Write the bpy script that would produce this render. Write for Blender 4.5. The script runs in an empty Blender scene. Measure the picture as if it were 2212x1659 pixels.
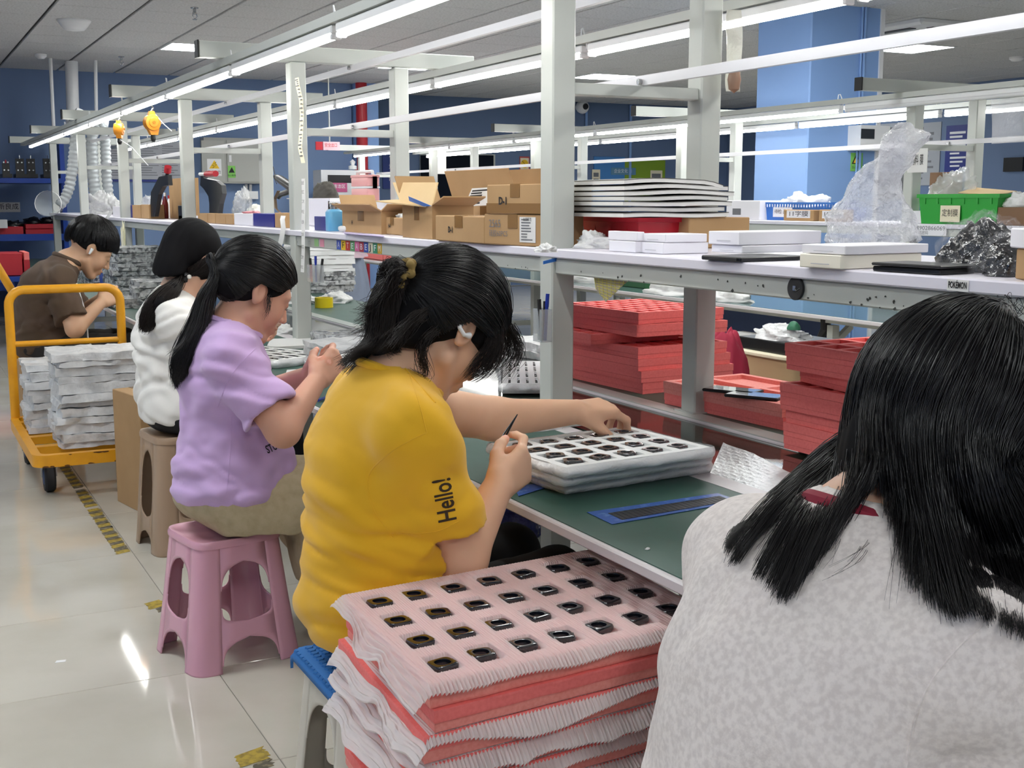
import bpy, math, random
import numpy as np
from mathutils import Vector, Matrix
random.seed(7); RNG = np.random.default_rng(7)
SC = bpy.context.scene
COL = SC.collection
PI = math.pi

# ------------------------------------------------------------------ camera, world, exposure
CAM_Z, FPX, CX, CY = 1.22, 2640.0, 1106.0, 829.5
PITCH, YAW = math.atan(396 / 2640.0), math.radians(27.0)
cd = bpy.data.cameras.new('camera'); cam = bpy.data.objects.new('camera', cd); COL.objects.link(cam)
cd.sensor_fit = 'HORIZONTAL'; cd.sensor_width = 36.0; cd.lens = 36.0 * FPX / 2212.0
cd.clip_start = 0.02; cd.clip_end = 100
cam.location = (0, 0, CAM_Z)
cam.rotation_euler = (PI / 2 - PITCH, 0, -YAW)
SC.camera = cam
w = bpy.data.worlds.new('world'); SC.world = w; w.use_nodes = True
w.node_tree.nodes['Background'].inputs[0].default_value = (0.80, 0.88, 1.0, 1)
w.node_tree.nodes['Background'].inputs[1].default_value = 0.30
vs = SC.view_settings
vs.view_transform = 'Standard'; vs.look = 'None'; vs.gamma = 1.0; vs.use_curve_mapping = False
vs.exposure = 0.1
TUBE_E = 29.0      # emission of the lit tubes
PANEL_E = 36.0    # emission of the ceiling panels

_f = np.array([math.sin(YAW) * math.cos(PITCH), math.cos(YAW) * math.cos(PITCH), -math.sin(PITCH)])
_r = np.array([math.cos(YAW), -math.sin(YAW), 0.0]); _u = np.cross(_r, _f)
CAMW = np.array([0, 0, CAM_Z])
def ray(x, y): return _f + _r * ((x - CX) / FPX) + _u * (-(y - CY) / FPX)
def at_z(x, y, z):
    d = ray(x, y); return Vector(CAMW + d * ((z - CAM_Z) / d[2]))
def at_y(x, y, Y):
    d = ray(x, y); return Vector(CAMW + d * (Y / d[1]))
def at_x(x, y, X):
    d = ray(x, y); return Vector(CAMW + d * (X / d[0]))
def at_d(x, y, D): return Vector(CAMW + ray(x, y) * D)

# ------------------------------------------------------------------ materials
def lin(c):
    if isinstance(c, str): c = tuple(int(c[i:i + 2], 16) / 255 for i in (0, 2, 4))
    return tuple(x / 12.92 if x <= 0.04045 else ((x + 0.055) / 1.055) ** 2.4 for x in c[:3]) + (1.0,)
MATS = {}
def M(name, col, rough=0.5, metal=0.0, spec=0.5, noise=None, bump=None, emit=0.0, alpha=1.0, trans=0.0,
      sss=0.0, coat=0.0, sheen=0.0, vcol=False, wave=None, translucent=0.0):
    """noise=(scale, second colour, low, high), bump=(scale, strength, distance), wave=(scale, strength, dist, axis)"""
    if name in MATS: return MATS[name]
    m = bpy.data.materials.new(name); m.use_nodes = True; MATS[name] = m
    nt = m.node_tree; b = nt.nodes['Principled BSDF']; L = nt.links.new
    c = lin(col)
    b.inputs['Base Color'].default_value = c; b.inputs['Roughness'].default_value = rough
    b.inputs['Metallic'].default_value = metal; b.inputs['Specular IOR Level'].default_value = spec
    b.inputs['Alpha'].default_value = alpha; b.inputs['Transmission Weight'].default_value = trans
    b.inputs['Coat Weight'].default_value = coat; b.inputs['Sheen Weight'].default_value = sheen
    if sss:
        b.inputs['Subsurface Weight'].default_value = sss
        b.inputs['Subsurface Radius'].default_value = (0.012, 0.005, 0.003); b.inputs['Subsurface Scale'].default_value = 1.0
    if emit:
        b.inputs['Emission Color'].default_value = c; b.inputs['Emission Strength'].default_value = emit
    tc = None
    def coord():
        nonlocal tc
        if tc is None: tc = nt.nodes.new('ShaderNodeTexCoord')
        return tc.outputs['Object']
    if vcol:
        a = nt.nodes.new('ShaderNodeAttribute'); a.attribute_name = 'Col'; L(a.outputs['Color'], b.inputs['Base Color'])
    if noise:
        n = nt.nodes.new('ShaderNodeTexNoise'); n.inputs['Scale'].default_value = noise[0]; n.inputs['Detail'].default_value = 5
        L(coord(), n.inputs['Vector'])
        r = nt.nodes.new('ShaderNodeMapRange'); r.inputs[1].default_value = noise[2]; r.inputs[2].default_value = noise[3]
        L(n.outputs[0], r.inputs[0])
        mx = nt.nodes.new('ShaderNodeMix'); mx.data_type = 'RGBA'
        mx.inputs[6].default_value = c; mx.inputs[7].default_value = lin(noise[1]); L(r.outputs[0], mx.inputs[0])
        L(mx.outputs[2], b.inputs['Base Color'])
    h = None
    if bump:
        n = nt.nodes.new('ShaderNodeTexNoise'); n.inputs['Scale'].default_value = bump[0]; n.inputs['Detail'].default_value = 4
        L(coord(), n.inputs['Vector'])
        bp = nt.nodes.new('ShaderNodeBump'); bp.inputs['Strength'].default_value = bump[1]; bp.inputs['Distance'].default_value = bump[2]
        L(n.outputs[0], bp.inputs['Height']); L(bp.outputs[0], b.inputs['Normal']); h = bp
    if wave:
        n = nt.nodes.new('ShaderNodeTexWave'); n.inputs['Scale'].default_value = wave[0]; n.bands_direction = wave[3]
        n.inputs['Distortion'].default_value = wave[4] if len(wave) > 4 else 1.0; n.inputs['Detail'].default_value = 2
        L(coord(), n.inputs['Vector'])
        bp = nt.nodes.new('ShaderNodeBump'); bp.inputs['Strength'].default_value = wave[1]; bp.inputs['Distance'].default_value = wave[2]
        L(n.outputs[1], bp.inputs['Height'])
        if h: L(h.outputs[0], bp.inputs['Normal'])
        L(bp.outputs[0], b.inputs['Normal'])
    if translucent:
        t = nt.nodes.new('ShaderNodeBsdfTranslucent'); t.inputs[0].default_value = c
        ms = nt.nodes.new('ShaderNodeMixShader'); ms.inputs[0].default_value = translucent
        L(b.outputs[0], ms.inputs[1]); L(t.outputs[0], ms.inputs[2]); L(ms.outputs[0], nt.nodes['Material Output'].inputs[0])
    return m

# ------------------------------------------------------------------ mesh building
class MB:
    """collects simple shapes and links them as ONE mesh object"""
    def __init__(s): s.v = []; s.f = []
    def add(s, v, f):
        n = len(s.v); s.v += [tuple(p) for p in v]; s.f += [tuple(i + n for i in q) for q in f]; return s
    def box(s, lo, hi, bev=0.0, rot=None, at=None):
        """box between two corners, chamfered by bev; rot = Matrix/euler about `at` (default centre)"""
        lo = np.minimum(lo, hi).astype(float) if not isinstance(lo, Vector) else np.array(lo); hi = np.array(hi, float)
        lo, hi = np.minimum(lo, hi), np.maximum(lo, hi)
        c = (lo + hi) / 2; h = (hi - lo) / 2; b = min(bev, h.min() * 0.9)
        if b <= 0:
            v = [(x, y, z) for x in (-h[0], h[0]) for y in (-h[1], h[1]) for z in (-h[2], h[2])]
            f = [(0, 1, 3, 2), (4, 6, 7, 5), (0, 4, 5, 1), (2, 3, 7, 6), (0, 2, 6, 4), (1, 5, 7, 3)]
        else:
            v = []; idx = {}
            for sx in (-1, 1):
                for sy in (-1, 1):
                    for sz in (-1, 1):
                        for ax in range(3):
                            p = [sx * (h[0] - b), sy * (h[1] - b), sz * (h[2] - b)]
                            p[ax] += (sx, sy, sz)[ax] * b
                            idx[(sx, sy, sz, ax)] = len(v); v.append(p)
            f = []
            for ax in range(3):
                o = [a for a in range(3) if a != ax]
                for sg in (-1, 1):
                    q = []
                    for a, c2 in ((-1, -1), (1, -1), (1, 1), (-1, 1)):
                        k = [0, 0, 0]; k[ax] = sg; k[o[0]] = a; k[o[1]] = c2; q.append(idx[tuple(k) + (ax,)])
                    flip = (sg < 0) ^ (ax == 1)
                    f.append(tuple(q[::-1]) if flip else tuple(q))
            for ax in range(3):
                o = [a for a in range(3) if a != ax]
                for a in (-1, 1):
                    for c2 in (-1, 1):
                        k0 = [0, 0, 0]; k1 = [0, 0, 0]
                        k0[ax] = -1; k1[ax] = 1; k0[o[0]] = k1[o[0]] = a; k0[o[1]] = k1[o[1]] = c2
                        f.append((idx[tuple(k0) + (o[0],)], idx[tuple(k1) + (o[0],)], idx[tuple(k1) + (o[1],)], idx[tuple(k0) + (o[1],)]))
            for sx in (-1, 1):
                for sy in (-1, 1):
                    for sz in (-1, 1): f.append(tuple(idx[(sx, sy, sz, a)] for a in range(3)))
        R = None
        if rot is not None: R = rot if isinstance(rot, Matrix) else Matrix.Rotation(rot, 3, 'Z')
        o = Vector(at) if at is not None else Vector(c)
        out = []
        for p in v:
            q = Vector(p) + Vector(c)
            if R: q = o + R @ (q - o)
            out.append(q)
        return s.add(out, f)
    def bar(s, a, b, w, h=None, up=(0, 0, 1)):
        a, b = Vector(a), Vector(b); h = h or w
        d = (b - a).normalized(); u = Vector(up)
        if abs(d.dot(u)) > .98: u = Vector((1, 0, 0))
        r = d.cross(u).normalized(); u = r.cross(d)
        v = [p + r * (i * w / 2) + u * (j * h / 2) for p in (a, b) for i, j in ((-1, -1), (1, -1), (1, 1), (-1, 1))]
        return s.add(v, [(0, 1, 5, 4), (1, 2, 6, 5), (2, 3, 7, 6), (3, 0, 4, 7), (3, 2, 1, 0), (4, 5, 6, 7)])
    def tube(s, pts, r, n=8, cap=True, flat=1.0):
        pts = [Vector(p) for p in pts]; k = len(pts)
        rs = r if isinstance(r, (list, tuple)) else [r] * k
        rings = []; u = None
        for i, p in enumerate(pts):
            d = (pts[min(i + 1, k - 1)] - pts[max(i - 1, 0)]).normalized()
            if u is None:
                u = d.cross(Vector((0, 0, 1)))
                if u.length < .05: u = d.cross(Vector((1, 0, 0)))
            u = (u - d * u.dot(d)).normalized(); w2 = d.cross(u)
            rings.append([p + (u * math.cos(t) + w2 * math.sin(t) * flat) * rs[i] for t in [2 * PI * j / n for j in range(n)]])
        v = [q for ring in rings for q in ring]; f = []
        for i in range(k - 1):
            for j in range(n):
                j2 = (j + 1) % n; f.append((i * n + j, i * n + j2, (i + 1) * n + j2, (i + 1) * n + j))
        if cap: f.append(tuple(range(n))[::-1]); f.append(tuple((k - 1) * n + j for j in range(n)))
        return s.add(v, f)
    def lathe(s, c, prof, n=20, axis='Z', sy=1.0):
        """prof = [(radius, height)...] about c"""
        c = Vector(c); v = []; f = []
        for r, z in prof:
            for j in range(n):
                t = 2 * PI * j / n; p = Vector((r * math.cos(t), r * math.sin(t) * sy, z))
                if axis == 'X': p = Vector((p.z, p.x, p.y))
                elif axis == 'Y': p = Vector((p.y, p.z, p.x))
                v.append(c + p)
        k = len(prof)
        for i in range(k - 1):
            for j in range(n):
                j2 = (j + 1) % n; f.append((i * n + j, i * n + j2, (i + 1) * n + j2, (i + 1) * n + j))
        if prof[0][0] > 1e-6: f.append(tuple(range(n))[::-1])
        if prof[-1][0] > 1e-6: f.append(tuple((k - 1) * n + j for j in range(n)))
        return s.add(v, f)
    def prism(s, pts, off):
        """polygon pts (3-D, planar) pushed by off"""
        pts = [Vector(p) for p in pts]; off = Vector(off); n = len(pts)
        v = pts + [p + off for p in pts]
        f = [tuple(range(n))[::-1], tuple(range(n, 2 * n))] + [(i, (i + 1) % n, n + (i + 1) % n, n + i) for i in range(n)]
        return s.add(v, f)
    def xf(s, mat):
        s.v = [tuple(mat @ Vector(p)) for p in s.v]; return s
    def mesh(s, name): 
        me = bpy.data.meshes.new(name); me.from_pydata(s.v, [], s.f); me.update(); return me
    def build(s, name, mat, parent=None, smooth=False, **k):
        return link(name, s.mesh(name), mat, parent, smooth, **k)

def link(name, me, mat, parent=None, smooth=False, fix=True, label=None, cat=None, group=None, kind=None, angle=None):
    if mat is not None and not me.materials: me.materials.append(mat)
    if fix:
        import bmesh
        bm = bmesh.new(); bm.from_mesh(me); bmesh.ops.recalc_face_normals(bm, faces=bm.faces); bm.to_mesh(me); bm.free()
    if smooth:
        me.polygons.foreach_set('use_smooth', [True] * len(me.polygons))
        if smooth != 'all':
            try: me.set_sharp_from_angle(angle=math.radians(angle or 40))
            except Exception: pass
    o = bpy.data.objects.new(name, me); COL.objects.link(o)
    if parent is not None:
        o.parent = parent; o.matrix_parent_inverse = Matrix.Translation(parent.location).inverted() if not parent.rotation_euler.z else parent_inv(parent)
    return tag(o, label, cat, group, kind)
def parent_inv(p):
    return (Matrix.Translation(p.location) @ p.rotation_euler.to_matrix().to_4x4()).inverted()
def tag(o, label=None, cat=None, group=None, kind=None):
    if label: o['label'] = label
    if cat: o['category'] = cat
    if group: o['group'] = group
    if kind: o['kind'] = kind
    return o
def thing(name, label, cat, loc=(0, 0, 0), group=None, rz=0.0):
    """an Empty at the base of a thing; its parts are built in world coordinates and parented to it"""
    o = bpy.data.objects.new(name, None); COL.objects.link(o); o.empty_display_size = .02
    o.location = loc; o.rotation_euler.z = rz
    return tag(o, label, cat, group)
def dup(root, loc, rz=0.0, label=None, group=None):
    """a copy of a thing with copies of its parts and sub-parts"""
    r = root.copy(); COL.objects.link(r); r.location = loc; r.rotation_euler = (0, 0, rz)
    if label: r['label'] = label
    if group: r['group'] = group
    for ch in list(root.children):
        c = ch.copy(); COL.objects.link(c); c.parent = r
        for g in ch.children:
            d = g.copy(); COL.objects.link(d); d.parent = c
    return r
def box(name, lo, hi, mat, parent=None, bev=0.0, rot=None, at=None, **k):
    return MB().box(lo, hi, bev, rot, at).build(name, mat, parent, **k)
def text(s, size, mat, parent, origin, xdir, ydir, name='lettering', width=None, off=0.0006, align='CENTER', bold=0.0):
    """flat printed lettering: xdir = reading direction, ydir = up of the letters"""
    cu = bpy.data.curves.new(name, 'FONT'); cu.body = s; cu.size = size; cu.align_x = align; cu.align_y = 'CENTER'; cu.offset = bold
    cu.resolution_u = 3
    t = bpy.data.objects.new(name, cu); COL.objects.link(t)
    dg = bpy.context.evaluated_depsgraph_get(); me = bpy.data.meshes.new_from_object(t.evaluated_get(dg))
    bpy.data.objects.remove(t)
    X = Vector(xdir).normalized(); Y = Vector(ydir); Y = (Y - X * Y.dot(X)).normalized(); Z = X.cross(Y)
    if width:
        xs = [v.co.x for v in me.vertices] or [0, 1]; k = width / max(1e-6, max(xs) - min(xs))
    else: k = 1.0
    o = Vector(origin) + Z * off
    for v in me.vertices: v.co = o + X * (v.co.x * k) + Y * v.co.y
    me.materials.clear()
    return link(name, me, mat, parent, fix=False)
ORD = ['first', 'second', 'third', 'fourth', 'fifth', 'sixth', 'seventh', 'eighth', 'ninth', 'tenth', 'eleventh', 'twelfth', 'thirteenth', 'fourteenth', 'fifteenth', 'sixteenth', 'seventeenth', 'eighteenth', 'nineteenth', 'twentieth']

def fbm(P, seed=0, freq=1.0, octs=4, aniso=(1, 1, 1)):
    """cheap smooth noise in numpy: domain-warped sums of sines, about -1..1"""
    r = np.random.default_rng(seed); P = np.asarray(P, float) * np.array(aniso) * freq; out = np.zeros(len(P)); a = 1.0; tot = 0
    W = np.zeros_like(P)
    for k in range(3):
        d = r.normal(size=(3, 3)); W += np.sin(P @ d.T + r.uniform(0, 6.28, 3)) * .5
    Q = P + W
    for o in range(octs):
        for k in range(3):
            d = r.normal(size=3); d /= np.linalg.norm(d); out += a * np.sin(Q @ d * (2.0 ** o) * 2 + r.uniform(0, 6.28)) / 3
        tot += a * .6; a *= .55
    return out / tot
def grid_mesh(name, P, closed_u=False):
    """P: (nu, nv, 3) array -> quad sheet mesh"""
    nu, nv = P.shape[:2]; f = []
    for i in range(nu - 1 + (1 if closed_u else 0)):
        for j in range(nv - 1):
            i2 = (i + 1) % nu; f.append((i * nv + j, i2 * nv + j, i2 * nv + j + 1, i * nv + j + 1))
    me = bpy.data.meshes.new(name); me.from_pydata([tuple(p) for p in P.reshape(-1, 3)], [], f); me.update(); return me
# ------------------------------------------------------------------ palette
m_tile = M('porcelain tile', 'c9c4b9', rough=.06, spec=.5, noise=(2.2, 'bdb7aa', .42, .66))
m_grout = M('grout', '7b776f', rough=.8)
m_ceil = M('ceiling tile', 'c6c6c6', rough=.9, noise=(60, 'b4b4b4', .45, .6))
m_slot = M('ceiling slot', '5c5c5e', rough=.9)
m_wall = M('blue wall paint', '7189b0', rough=.6, noise=(.7, '6a82a9', .4, .7))
m_wall2 = M('deep blue wall paint', '63789b', rough=.6)
m_colpaint = M('pale blue column paint', '86a9dd', rough=.5)
m_white = M('white plastic', 'e9e9ea', rough=.35)
m_grey = M('grey paint', 'bfc2bc', rough=.38, bump=(300, .05, .002))
m_greyd = M('chipped paint marks', '33332f', rough=.7)
m_alu = M('aluminium strip', 'd9d8dc', rough=.32, metal=.35)
m_board = M('lilac white laminate', 'e2dfea', rough=.35)
m_edge = M('pale edge trim', 'd6d0d2', rough=.35)
m_mat = M('green bench mat', '37594f', rough=.42, noise=(14, '325248', .4, .7), bump=(500, .05, .001))
m_belt = M('dark green conveyor belt', '26332a', rough=.07, spec=.6)
m_glass = M('grey green bench surface', '5f7d7c', rough=.06, spec=.7)
m_dark = M('black plastic', '161618', rough=.4)
m_rubber = M('black rubber', '232326', rough=.7)
m_steel = M('steel', 'b9bbbd', rough=.25, metal=1.0)
m_tube = M('lit tube', 'fffffa', emit=TUBE_E)
m_panel = M('lit panel', 'fbffff', emit=PANEL_E)
m_red = M('red paint', 'b3222f', rough=.4)
m_navy = M('navy blue plastic', '2a2d80', rough=.4)
m_blue = M('blue plastic', '2f6fc4', rough=.35)
m_sblue = M('blue shelf steel', '143f9a', rough=.4)
m_ink = M('black ink', '1b1a1c', rough=.7)
m_inkg = M('grey ink', '6f7075', rough=.7)
m_inkr = M('red ink', 'c7383c', rough=.7)
m_inkw = M('white ink', 'e8e9ee', rough=.7)
m_paper = M('paper', 'ecebe9', rough=.8, translucent=.15)
m_cream = M('cream paper', 'e8dfc4', rough=.8)
m_green = M('green sticker', '7fc55c', rough=.6)
m_yel = M('yellow sticker', 'f2c520', rough=.5)

XL, XR, YF, YB, ZC = -3.2, 11.9, -3.0, 14.6, 2.64
YB2 = 15.9; XJ = 5.22
def infrm(p, m=60):
    q = np.array(p) - CAMW; d = q @ _f
    if d < .1: return False
    x = CX + FPX * (q @ _r) / d; y = CY - FPX * (q @ _u) / d
    return -m < x < 2212 + m and -m < y < 1659 + m

# floor: grout bed with each tile in view as a piece of its own
floor = box('floor', (XL, YF, -.06), (XR, YB2, -.0025), m_grout, kind='structure')
TP = .598; ty0 = 3.10 - 10 * TP; tx0 = .70 - 6 * TP
tile_me = None; rest = MB(); nt_ = 0
cand = []
for i in range(0, 26):
    for j in range(0, 33):
        x0 = tx0 + i * TP; y0 = ty0 + j * TP
        if x0 + TP > XR or y0 + TP > YB2: continue
        cand.append((math.hypot(x0 + .3, y0 + .3), x0, y0, infrm((x0 + .3, y0 + .3, 0), 260) and x0 < 3.0))
cand.sort()
for d, x0, y0, vis in cand:
    if vis and nt_ < 200:
        if tile_me is None:
            t = MB().box((.001, .001, -.006), (TP - .001, TP - .001, 0), .0012).build('floor_tile', m_tile, floor); tile_me = t.data
        else:
            t = bpy.data.objects.new('floor_tile', tile_me); COL.objects.link(t); t.parent = floor
        t.location = (x0, y0, 0); nt_ += 1
    else: rest.box((x0 + .001, y0 + .001, -.006), (x0 + TP - .001, y0 + TP - .001, 0))
rest.build('floor_tile_field', m_tile, floor, kind='stuff')

# ceiling: 600 mm tiles in a grid, open slots along the room
PANELS = [(2.7, 12.0), (7.75, 12.6), (8.88, 8.8), (5.25, 12.5), (5.25, 5.9), (2.7, 4.4), (-.3, 8.2), (-.3, 3.2), (2.7, -.6), (-.3, -1.6), (5.25, .6), (8.9, 3.6), (10.4, 12.6), (-2.1, 5.6), (-2.1, .6)]  # panels out of view carry the ceiling grid on, added as fill light
ceil = box('ceiling', (XL, YF, ZC + .022), (XR, YB2, ZC + .08), m_slot, kind='structure')
cx0, cy0 = 1.212 - .603 * 8, 12.17 - .6 * 26; rest = MB(); ctile = None; nc = 0; cand = []
PCELL = {}
for i in range(0, 27):
    for j in range(0, 33):
        x0 = cx0 + i * .603; y0 = cy0 + j * .6
        if x0 < XL - .4 or x0 + .6 > XR + .5 or y0 < YF - .4 or y0 + .6 > YB2 + .3: continue
        hit = [k for k, p in enumerate(PANELS) if x0 <= p[0] < x0 + .603 and y0 <= p[1] < y0 + .6]
        if hit: PCELL[hit[0]] = (x0, y0); continue
        cand.append((math.hypot(x0, y0), x0, y0, infrm((x0 + .3, y0 + .3, ZC), 60)))
cand.sort()
for d, x0, y0, vis in cand:
    if vis and nc < 230:
        if ctile is None:
            t = MB().box((.012, .004, 0), (.591, .596, .02), .004).build('ceiling_tile', m_ceil, ceil); ctile = t.data
        else:
            t = bpy.data.objects.new('ceiling_tile', ctile); COL.objects.link(t); t.parent = ceil
        t.location = (x0, y0, ZC); nc += 1
    else: rest.box((x0 + .012, y0 + .004, ZC), (x0 + .591, y0 + .596, ZC + .02))
rest.build('ceiling_tile_field', m_ceil, ceil, kind='stuff')
for k, (x0, y0) in PCELL.items():
    vis = infrm((x0 + .3, y0 + .3, ZC), 0)
    lab = {0: 'square lit ceiling panel above the row of orange tool balancers', 1: 'lit ceiling panel behind the tall front post',
           2: 'lit ceiling panel right of the pale blue column', 3: 'lit ceiling panel beyond the second top beam'}.get(k, 'lit ceiling panel out of view, added for fill, %s of those above the benches' % ORD[k % 20])
    t = thing('ceiling_light', lab, 'ceiling light', (x0 + .3, y0 + .3, ZC), 'lit ceiling panels')
    MB().box((x0 + .01, y0 + .005, ZC - .004), (x0 + .593, y0 + .03, ZC + .02)).box((x0 + .01, y0 + .57, ZC - .004), (x0 + .593, y0 + .595, ZC + .02)) \
        .box((x0 + .01, y0 + .03, ZC - .004), (x0 + .03, y0 + .57, ZC + .02)).box((x0 + .573, y0 + .03, ZC - .004), (x0 + .593, y0 + .57, ZC + .02)).build('frame', m_white, t)
    box('diffuser', (x0 + .03, y0 + .03, ZC), (x0 + .573, y0 + .57, ZC + .02), m_panel, t)

box('wall_back', (XL, YB, 0), (XJ, YB + .15, ZC + .022), m_wall, kind='structure')
box('wall_back_return', (XJ - .15, YB + .15, 0), (XJ, YB2 + .15, ZC + .022), m_wall, kind='structure')
box('wall_back_right', (XJ, YB2, 0), (XR, YB2 + .15, ZC + .022), m_wall2, kind='structure')
box('wall_right', (XR, YF, 0), (XR + .15, YB2 + .15, ZC + .022), m_wall2, kind='structure')
box('wall_left', (XL - .15, YF, 0), (XL, YB + .15, ZC + .022), m_wall, kind='structure')
box('wall_front', (XL - .15, YF - .15, 0), (XR + .15, YF, ZC + .022), m_wall, kind='structure')

# pale blue column with its conduit and white corner strip
cc = at_d(1740, 430, 1); kx = cc.x / cc.y
CXX = 6.1; CYY = CXX / kx
col = box('column', (CXX, CYY, 0), (CXX + .68, CYY + .62, ZC + .01), m_colpaint, kind='structure', bev=.01)
MB().tube([(CXX + .50, CYY - .012, 0), (CXX + .50, CYY - .012, ZC)], .011).tube([(CXX + .47, CYY - .012, 0), (CXX + .47, CYY - .012, ZC)], .008).build('conduit', m_colpaint, col, smooth=True)
box('corner_strip', (CXX + .655, CYY - .014, 0), (CXX + .69, CYY + .03, ZC), m_white, col)
# slim pale column and red riser pipe at the jog of the back wall
box('column.001', (XJ + .02, YB - .14, 0), (XJ + .3, YB + .13, ZC), m_colpaint, kind='structure')
t = thing('riser_pipe', 'thick red riser pipe against the blue back wall', 'pipe', (5.2, 14.45, 0))
px_ = at_y(782, 300, 14.45).x
MB().tube([(px_, 14.45, 0), (px_, 14.45, ZC)], .07, 14).build('pipe', m_red, t, smooth=True)
MB().lathe((px_, 14.45, 1.55), [(.07, 0), (.1, 0), (.1, .05), (.07, .05)], 14).build('flange', m_red, t)
t = thing('drain_pipe', 'white drain pipe dropping from the ceiling by the hoses', 'pipe', (1.8, 13.6, 1.7))
p0 = at_y(153, 110, 13.6); p1 = at_y(158, 262, 13.6)
MB().tube([(p0.x, p0.y, ZC), (p1.x, p1.y, p1.z)], .064, 16).build('pipe', m_white, t, smooth=True)
MB().lathe((p1.x, p1.y, p1.z - .03), [(.064, .0), (.074, .0), (.074, .07), (.064, .07)], 16).build('collar', m_white, t)
for i, (xa, ya, xb, yb, lab) in enumerate([(107, 95, 116, 278, 'thin white conduit left of the white drain pipe'), (205, 107, 208, 245, 'thin white conduit right of the white drain pipe')]):
    a = at_y(xa, ya, 13.4); b = at_y(xb, yb, 13.4)
    MB().tube([(a.x, a.y, ZC), b], .018, 8).build('conduit_rod', m_white, None, smooth=True, label=lab, cat='conduit')

# things on the ceiling
def ceiling_disc(name, px, py, prof, mat, label, cat, parts=None):
    p = at_z(px, py, ZC); t = thing(name, label, cat, p)
    MB().lathe(p, prof, 24).build('body', mat, t, smooth=True)
    return t, p
t, p = ceiling_disc('ceiling_vent', 160, 44, [(.13, 0), (.13, -.008), (.122, -.02), (.10, -.05), (.075, -.075), (.03, -.082), (0, -.082)], m_white, 'round white dome vent on the ceiling at left', 'ceiling vent')
t, p = ceiling_disc('smoke_detector', 88, 117, [(.055, 0), (.055, -.02), (.04, -.035), (.03, -.045), (0, -.045)], m_white, 'small white smoke detector near the far wall', 'smoke detector')
t, p = ceiling_disc('smoke_detector', 2196, 123, [(.07, 0), (.07, -.02), (.045, -.04), (.0, -.045)], m_white, 'small white smoke detector right of the lit panel by the column', 'smoke detector')
for px, py, lab in ((420, 16, 'steel ceiling sprinkler nearest the lit tubes'), (262, 122, 'steel ceiling sprinkler farther off near the blue wall')):
    p = at_z(px, py, ZC); t = thing('sprinkler', lab, 'sprinkler', p, 'ceiling sprinklers')
    MB().lathe(p, [(.03, 0), (.03, -.006), (.012, -.01), (.012, -.035), (.018, -.04), (.008, -.05)], 12).build('body', m_steel, t, smooth=True)
    MB().tube([p + Vector((-.012, 0, -.045)), p + Vector((-.018, 0, -.065)), p + Vector((0, 0, -.085))], .004, 6).tube([p + Vector((.012, 0, -.045)), p + Vector((.018, 0, -.065)), p + Vector((0, 0, -.085))], .004, 6).lathe(p + Vector((0, 0, -.088)), [(.018, 0), (.018, .004)], 10).build('deflector', m_steel, t)
# cassette air conditioner beyond the column
p = at_z(1990, 62, ZC)
t = thing('air_conditioner', 'square white ceiling cassette air conditioner right of the column', 'air conditioner', p)
MB().box((p.x - .48, p.y - .48, ZC - .05), (p.x + .48, p.y + .48, ZC + .015), .02).build('cover', m_white, t)
MB().box((p.x - .26, p.y - .26, ZC - .062), (p.x + .26, p.y + .26, ZC - .05), .01).build('grille', m_grey, t)
for dx, dy, a in ((-.37, 0, 1), (.37, 0, 1), (0, -.37, 0), (0, .37, 0)):
    h = (.035, .28) if a else (.28, .035)
    box('louvre', (p.x + dx - h[0], p.y + dy - h[1], ZC - .056), (p.x + dx + h[0], p.y + dy + h[1], ZC - .05), m_dark, t)
# camera in the back right corner
p = at_y(1258, 231, YB2 - .1); t = thing('security_camera', 'white dome security camera on the back wall under the ceiling', 'camera', p)
MB().lathe(p, [(.0, -.1), (.05, -.09), (.085, -.05), (.1, 0), (.085, .05), (.06, .1)], 18, 'Y').build('housing', m_white, t, smooth=True)
MB().lathe(p + Vector((0, -.1, 0)), [(0, -.012), (.04, -.008), (.05, .02)], 14, 'Y').build('lens', m_dark, t, smooth=True)
for px, lab in ((1267, 'first thin pipe on the back wall beside the security camera'), (1363, 'second thin pipe on the back wall away from the camera')):
    a = at_y(px, 232, YB2 - .03); MB().tube([(a.x, a.y, ZC), (a.x, a.y, .3)], .02, 8).build('conduit_rod', m_colpaint, None, smooth=True, label=lab, cat='conduit')

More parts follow.
